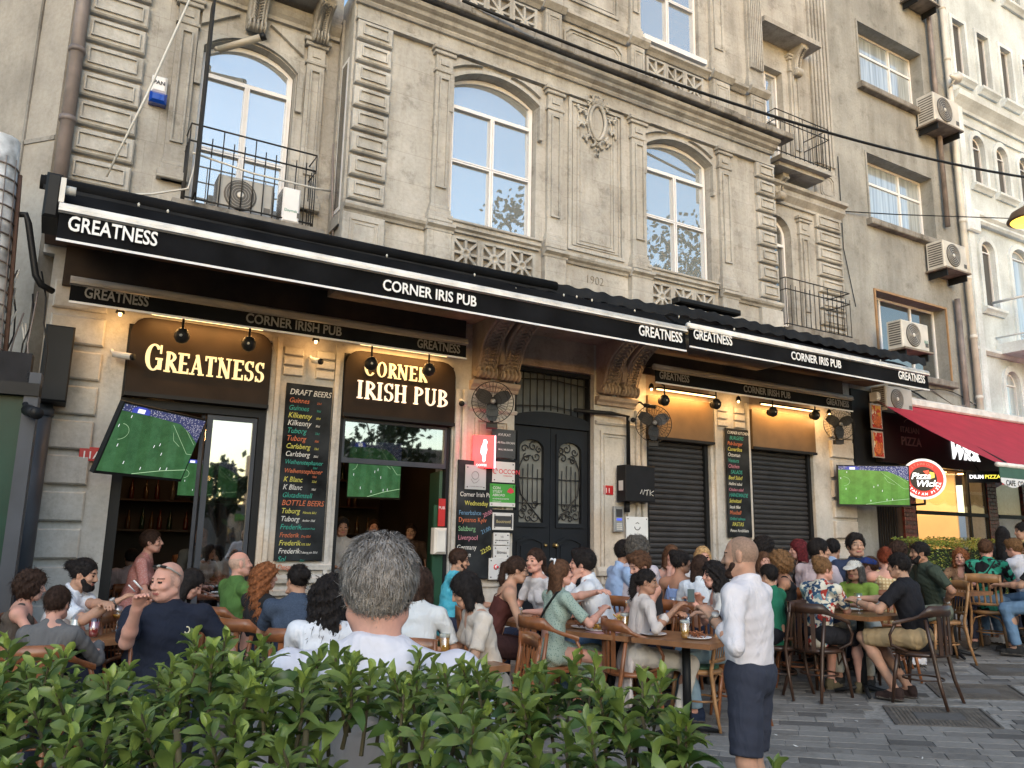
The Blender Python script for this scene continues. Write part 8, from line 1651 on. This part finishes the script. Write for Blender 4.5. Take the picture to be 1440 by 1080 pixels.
names = ['the two polos', 'the pub opening', 'the auburn curls', 'the hidden table', 'the beige blouse', 'the wall side', 'the folded arms', 'the fries', 'the cream cardigan', 'the curly grey hair', 'the blue camisole', 'the wine red hair', 'the joined hands', 'the plaid dress', 'the dark green tee', 'the right edge']
for i, ((x, y), r, lb_) in enumerate(TBL):
    zt = .752 + gz(x)
    for k, (dx, dy) in enumerate([(-.2, .15), (.18, .2), (.05, -.18), (-.12, -.08)][:(2 if i in (3, 4, 14) else 4)]):
        px, py = x + dx + rg.uniform(-.05, .05), y + dy + rg.uniform(-.05, .05); kd = rg.choice(['beer', 'beer', 'water', 'wine', 'plate', 'food'])
        if i == 8: kd = ['plate', 'cola', 'food', 'beer'][k]
        if i == 0: kd = ['beer', 'wine', 'redg', 'water'][k]
        if i == 7: kd = ['food', 'plate', 'beer', 'fry'][k]
        ord_ = ('first', 'second', 'third', 'fourth')[k]
        if kd in ('beer', 'water', 'cola', 'redg'): glass_of(px, py, zt, {'beer': BEERM, 'water': FOAM, 'cola': COLA, 'redg': REDD}[kd], {'beer': 'beer glass', 'water': 'glass of cloudy drink', 'cola': 'cola glass', 'redg': 'glass with red drink'}[kd] + ' standing %s on the table of %s' % (ord_, names[i]), rg.uniform(.12, .17))
        elif kd == 'wine': glass_of(px, py, zt, BEERM if i else BEERM, 'stemmed glass standing %s on the table of %s' % (ord_, names[i]), wine=True)
        else: plate(px, py, zt, 'white plate lying %s on the table of %s' % (ord_, names[i]), {'food': SAL, 'fry': FRY}.get(kd), .11)
(x, y) = TBL[7][0]; zt = .752 + gz(x)
b = MB(); b.lathe((x + .08, y - .10, zt), [(.05, 0), (.065, .07), (.062, .07)], BLKM, 14); [b.tube([(x + .08 + rg.uniform(-.05, .05), y - .10 + rg.uniform(-.05, .05), zt + .03), (x + .08 + rg.uniform(-.08, .08), y - .1 + rg.uniform(-.08, .08), zt + rg.uniform(.09, .14))], .006, FRY, 4) for k in range(30)]; b.obj('fries_basket', None, 'small black basket heaped with golden fries', 'basket')
MB().cbox(x + .14, x + .26, y - .26, y - .18, zt, zt + .06, mat('box_blue', (.04, .08, .30), .5, .4, 40), .01).obj('blue_box', None, 'small blue and white box on the table with the fries', 'box')
MB().box(x - .28, x - .04, y - .2, y - .02, zt, zt + .003, PNK).obj('pink_paper', None, 'pink paper sheet on the table with the fries', 'paper')
(x, y) = TBL[8][0]; zt = .752 + gz(x); b = MB(); b.add([(x + .22, y - .36, zt + .012), (x + .36, y - .28, zt + .012), (x + .30, y - .45, zt - .10), (x + .22, y - .46, zt - .05)], [(0, 1, 2, 3)], PAP); b.add([(x + .22, y - .36, zt + .012), (x + .36, y - .28, zt + .012), (x + .25, y - .15, zt + .006), (x + .12, y - .25, zt + .006)], [(0, 1, 2, 3)], PAP); b.obj('napkin', None, 'white napkin hanging over the table edge before the cream cardigan', 'napkin')
(x, y) = TBL[1][0]; zt = .752 + gz(x); MB().cbox(x + .05, x + .17, y - .1, y + .02, zt, zt + .10, mat('menu_lime', (.2, .45, .05), .5, .3, 30), .01).obj('menu_block', None, 'green and white menu block on the table in the left opening', 'menu'); MB().cbox(x + .06, x + .16, y - .09, y + .01, zt + .101, zt + .14, WHT, .01).obj('napkin_box', None, 'white napkin box on the menu block in the left opening', 'box')
for lab, tgt in (('navy polo with sunglasses', None), ('white polo smoking', None)):
    for L_, d in PEOPLE.items():
        if lab in L_:
            n = 'r'; w = d['J']['wr' + n] + unit(d['J']['wr' + n] - d['J']['el' + n]) * .14; a = d['T'](w); MB().tube([a, (a[0] - .05, a[1] - .02, a[2] + .05)], .005, WHT, 6).obj('cigarette', None, 'white cigarette in the fingers of the ' + ('navy polo wearer' if 'navy' in lab else 'white polo wearer'), 'cigarette')
for L_, d in PEOPLE.items():
    if 'navy polo with sunglasses' in L_:
        c = d['chest'] + d['up'] * .04 + d['FW'] * .132 + d['X'] * -.10 * 1; p = d['T'](c); b = MB(); b.tube([(p[0] + .014 * math.cos(a), p[1] - .012, p[2] + .018 * math.sin(a)) for a in np.linspace(-2.6, .6 + math.pi * .9 - 1.4, 12)], .004, mat('emblem_cream', (.65, .6, .4), .7, 0), 5); e = b.obj('laurel_emblem', d['obj']); e.matrix_parent_inverse = (Matrix.Translation(d['origin']) @ Matrix.Rotation(d['fr'], 4, 'Z')).inverted()
    if 'balding bearded waiter' in L_: d['obj']['category'] = 'person'
cream = [d for L_, d in PEOPLE.items() if 'black curly hair' in L_][0]; w = cream['T'](cream['J']['wrl']); MB().cbox(-.03, .03, 0, .008, 0, .11, mat('phone_dark', (.06, .10, .11), .3, .1), .003).obj('phone', None, 'phone held up by the one with black curly hair', 'phone', None, None, (w[0] - .05, w[1], w[2] + .02), R_(-40))
(x, y) = TBL[2][0]
# phone on the wall table, hung bag
(x, y) = TBL[5][0]; zt = .752 + gz(x); MB().box(x - .1, x + .1, y - .25, y - .15, zt, zt + .02, BLKM).obj('wallet', None, 'black wallet on the table at the foot of the match chalkboard', 'wallet')
# ================================================================== HEDGES
def leaf_mat(name, c, c2):
    m, n, l, p = nt(name); p.inputs['Roughness'].default_value = .32; p.inputs['Specular IOR Level'].default_value = .5; g = n.new('ShaderNodeNewGeometry'); t = n.new('ShaderNodeTexNoise'); t.inputs['Scale'].default_value = 9; l.new(g.outputs['Position'], t.inputs['Vector'])
    oi = n.new('ShaderNodeObjectInfo'); r = n.new('ShaderNodeValToRGB'); r.color_ramp.elements[0].position = .35; r.color_ramp.elements[1].position = .65; r.color_ramp.elements[0].color = c + (1,); r.color_ramp.elements[1].color = c2 + (1,); l.new(t.outputs['Fac'], r.inputs['Fac']); l.new(r.outputs['Color'], p.inputs['Base Color'])
    tr = n.new('ShaderNodeBsdfTranslucent'); mx = n.new('ShaderNodeMixShader'); mx.inputs[0].default_value = .30; l.new(r.outputs['Color'], tr.inputs['Color']); l.new(p.outputs[0], mx.inputs[1]); l.new(tr.outputs[0], mx.inputs[2]); l.new(mx.outputs[0], n['Material Output'].inputs['Surface']); return m
LM = [leaf_mat('leaf_dark', (.046, .095, .024), (.082, .142, .034)), leaf_mat('leaf_mid', (.135, .195, .046), (.19, .26, .066)), leaf_mat('leaf_young', (.25, .34, .07), (.33, .42, .10)), leaf_mat('leaf_yellow', (.30, .32, .05), (.38, .36, .08))]
def leaf_geo(L, w, cup, bend, seed=0):
    """obovate leaf with a folded midrib, along +x, bending down"""
    rg = random.Random(seed); n = 6; vs = []; fs = []
    for i in range(n + 1):
        q = i / n; hw = w * (math.sin(math.pi * min(1, q ** .8 * .98 + .01)) ** .8) * (.55 + .6 * q) if 0 < i < n else .0015
        x = L * q * (1 - .12 * bend * q); z = L * (.10 * math.sin(math.pi * q) - .35 * bend * q * q); wv = .004 * math.sin(q * 7 + seed)
        vs += [(x, -hw, z + cup * hw + wv), (x, 0, z), (x, hw, z + cup * hw - wv)]
    for i in range(n):
        a = 3 * i; fs += [(a, a + 3, a + 4, a + 1), (a + 1, a + 4, a + 5, a + 2)]
    return vs, fs
LG = [leaf_geo(.070, .0155, .5, .5, 1), leaf_geo(.060, .0145, .7, .1, 2), leaf_geo(.076, .0165, .35, .8, 3), leaf_geo(.05, .0125, .9, -.3, 4)]
LMESH = {}
for gi, (vs, fs) in enumerate(LG):
    for mi_, m in enumerate(LM[:3]): LMESH[gi, mi_] = MB().add(vs, fs, m, True).mesh('leaf')
rg = random.Random(42); leaves = []; stems = MB(); TWIG = mat('hedge_twig', (.07, .06, .03), .8, .3, 20)
camx = Vector((_R.x, _R.y, 0)).normalized(); camy = Vector((_F.x, _F.y, 0)).normalized()
TOP = [(-2.0, 1.30), (-.95, 1.315), (-.70, 1.345), (-.56, 1.30), (-.45, 1.385), (-.30, 1.365), (-.12, 1.345), (.0, 1.34), (.12, 1.375), (.2, 1.36), (.27, 1.35), (.33, 1.32), (.40, 1.24), (.48, 1.16), (.60, 1.10), (1.0, .95)]
def topz(s):
    for (a, z0), (b, z1) in zip(TOP[:-1], TOP[1:]):
        if a <= s <= b: return z0 + (z1 - z0) * (s - a) / (b - a)
    return 1.0
def shoot(base, dr, L, dens=1.0):
    tip = base + dr * L; stems.tube([base, base + dr * L * .5 + Vector((rg.uniform(-.01, .01), 0, 0)), tip], [.004, .003, .002], TWIG, 4); n = int(rg.randint(13, 18) * dens); ph = rg.uniform(0, 6.28)
    for k in range(n):
        q = k / n; p = base + dr * L * (.35 + .65 * q); a = ph + k * 2.4; el = R_(8 + 62 * q ** 1.5 + rg.uniform(-12, 12)); side = dr.orthogonal().normalized(); s2 = dr.cross(side); out = side * math.cos(a) + s2 * math.sin(a); d = (out * math.cos(el) + dr * math.sin(el)).normalized()
        sc = (.97 - .40 * q) * rg.uniform(.75, 1.15); g = rg.choice((0, 1, 2) if q < .75 else (1, 3)); mt_ = 2 if q > .80 and rg.random() < .55 else (1 if q > .35 or rg.random() < .35 else 0)
        up_ = dr - d * d.dot(dr); up_ = up_.normalized() if up_.length > .05 else out; y_ = up_.cross(d); M = Matrix((d, y_, up_)).transposed().to_4x4(); M = Matrix.Translation(p) @ M @ Matrix.Rotation(rg.uniform(-.4, .4), 4, 'X') @ Matrix.Scale(sc, 4); leaves.append((M, g, mt_, p))
# rows of shoots over the hedge body
s = -1.55
while s < .56:
    for row in range(10):
        dpt = 1.02 + row * .076 + rg.uniform(-.04, .04); sx = s + rg.uniform(-.04, .04)
        if sx > .42 and row > 5: continue
        sxx = sx * dpt / 1.25
        if sxx > .30 + (.02 if row < 3 else 0) + rg.uniform(-.03, .03) - .03 * row * (row > 5): continue
        if True: pass
        p = camx * sxx + camy * dpt; zt_ = topz(sxx * 1.25 / dpt) - max(0, (1.35 - dpt)) * .30 + (.0 if row > 5 else -.02) + rg.gauss(0, .022) - max(0, dpt - 1.5) * .2 - .035
        dr = Vector((rg.gauss(0, .28), rg.gauss(0, .28) , 1)).normalized() - camy * (.35 if row < 2 else .05); dr.normalize(); base = Vector((p.x, p.y, zt_ - .13)); shoot(base, dr, .13)
        if row < 5:
            for lay in (1, 2, 3): b2 = base - Vector((0, 0, .11 * lay + rg.uniform(0, .04))) + camx * rg.uniform(-.04, .04); d2 = (-camy * rg.uniform(.4, 1.1) + Vector((rg.gauss(0, .35), 0, .6))).normalized(); shoot(b2, d2, .11, .8)
    s += .056
# loose sprays at the right end
for (sx, dpt, z) in ((.62, 1.22, 1.19), (.50, 1.15, 1.26), (.68, 1.10, 1.24), (.74, 1.2, 1.17), (.57, 1.2, 1.22), (.40, 1.3, 1.30), (.33, 1.35, 1.345)):
    p = camx * sx * .72 + camy * dpt; shoot(Vector((p.x, p.y, z - .15)), Vector((rg.gauss(0, .15), rg.gauss(0, .15), 1)).normalized(), .13)
    for k in range(2): shoot(Vector((p.x, p.y, z - .22)), (Vector((rg.gauss(0, .6), rg.gauss(0, .3), .7))).normalized(), .10, .7)
hd = thing('foreground_hedge', 'leafy green hedge with glossy leaves filling the foreground', 'hedge')
stems2 = MB()
for k in range(26): sx = -1.4 + k * .075; p = camx * sx + camy * rg.uniform(1.1, 1.6); stems2.tube([(p.x, p.y, 0), (p.x + rg.uniform(-.05, .05), p.y, .6), (p.x + rg.uniform(-.08, .08), p.y + rg.uniform(-.05, .05), topz(sx) - .12)], [.012, .009, .005], TWIG, 6)
stems2.obj('stems', hd, kind='stuff'); stems.obj('twigs', hd, kind='stuff')
def seen(p):
    q = in_cam(p); return q is not None and -20 < q[0] < 1460 and q[1] < 1090
vis = [(l[3] - cam.location).dot(_F) if seen(l[3]) else 99 for l in leaves]
order = sorted(range(len(leaves)), key=lambda i: (vis[i] + (.0 if leaves[i][2] > 0 else .35)))[:300]; oid = set(order)
for i in order:
    M, g, m_, p = leaves[i]; o = link('leaf', LMESH[g, m_], hd); o.matrix_world = M
rest = MB()
for i, (M, g, m_, p) in enumerate(leaves):
    if i in oid: continue
    vs, fs = LG[g]; rest.add([M @ Vector(v) for v in vs], fs, LM[m_], True)
rest.obj('foliage', hd, kind='stuff')
# small leaved hedge in front of the pizza restaurant
h2 = thing('background_hedge', 'yellowish green clipped hedge below the pizza restaurant window', 'hedge'); b = MB(); rg = random.Random(8)
for k in range(15000):
    x = rg.uniform(12.7, 20); y = rg.uniform(8.05, 8.55); f_ = rg.random(); zt_ = 1.58 + .05 * math.sin(x * 7) + .04 * math.sin(x * 17)
    if f_ < .55: z = zt_ - abs(rg.gauss(0, .04))
    else: z = rg.uniform(.35, zt_); y = 8.05 + abs(rg.gauss(0, .05))
    d = Vector((rg.gauss(0, 1), rg.gauss(0, 1), rg.gauss(0, .8))).normalized(); e = d.orthogonal().normalized() * .012; d *= .024; p = Vector((x, y, z)); b.add([p - d, p + e, p + d, p - e], [(0, 1, 2, 3)], rg.choice((LM[1], LM[2], LM[2], LM[3], LM[3], LM[0])))
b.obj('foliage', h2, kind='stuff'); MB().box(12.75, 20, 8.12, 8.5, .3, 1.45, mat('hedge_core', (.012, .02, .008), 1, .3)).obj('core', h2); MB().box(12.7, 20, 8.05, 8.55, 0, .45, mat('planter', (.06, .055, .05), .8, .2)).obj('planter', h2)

# small litter on the paving
b = MB(); rg = random.Random(12)
for (x, y) in [(6.55, 4.87), (5.60, 3.69), (5.60, 3.65), (6.84, 3.60), (5.12, 4.36)] + [(rg.uniform(4.6, 9), rg.uniform(3.2, 6.5)) for k in range(14)]:
    a = rg.uniform(0, 3.1); L_ = rg.uniform(.012, .035); d = Vector((math.cos(a), math.sin(a), 0)) * L_; e = Vector((-math.sin(a), math.cos(a), 0)) * L_ * rg.uniform(.2, .7); p = Vector((x, y, gz(x) + .004))
    b.add([p - d, p + e, p + d + Vector((0, 0, .008)), p - e + Vector((0, 0, .003))], [(0, 1, 2, 3)], rg.choice((PAP, WHP, BED)))
b.obj('street_litter', None, 'scattered paper bits and cigarette ends on the grey paving', 'litter', None, 'stuff')
# ================================================================== FINISH
bake_texts()
bpy.context.view_layer.update()
for root in [o for o in S.objects if o.parent is None and o.type in ('EMPTY', 'MESH') and o.location.length < 1e-6 and o.rotation_euler.z == 0 and o.get('kind') != 'structure']:
    lo = [1e9] * 3; hi = [-1e9] * 3
    for o in [root] + list(root.children_recursive):
        if o.type != 'MESH': continue
        for c in o.bound_box:
            w = o.matrix_world @ Vector(c)
            for i in range(3): lo[i] = min(lo[i], w[i]); hi[i] = max(hi[i], w[i])
    if lo[0] > 1e8: continue
    L = Vector(((lo[0] + hi[0]) / 2, (lo[1] + hi[1]) / 2, lo[2]))
    if root.type == 'MESH':
        if root.data.users > 1: continue
        root.data.transform(Matrix.Translation(-L))
    root.location = L
    for c in root.children: c.location = c.location - L
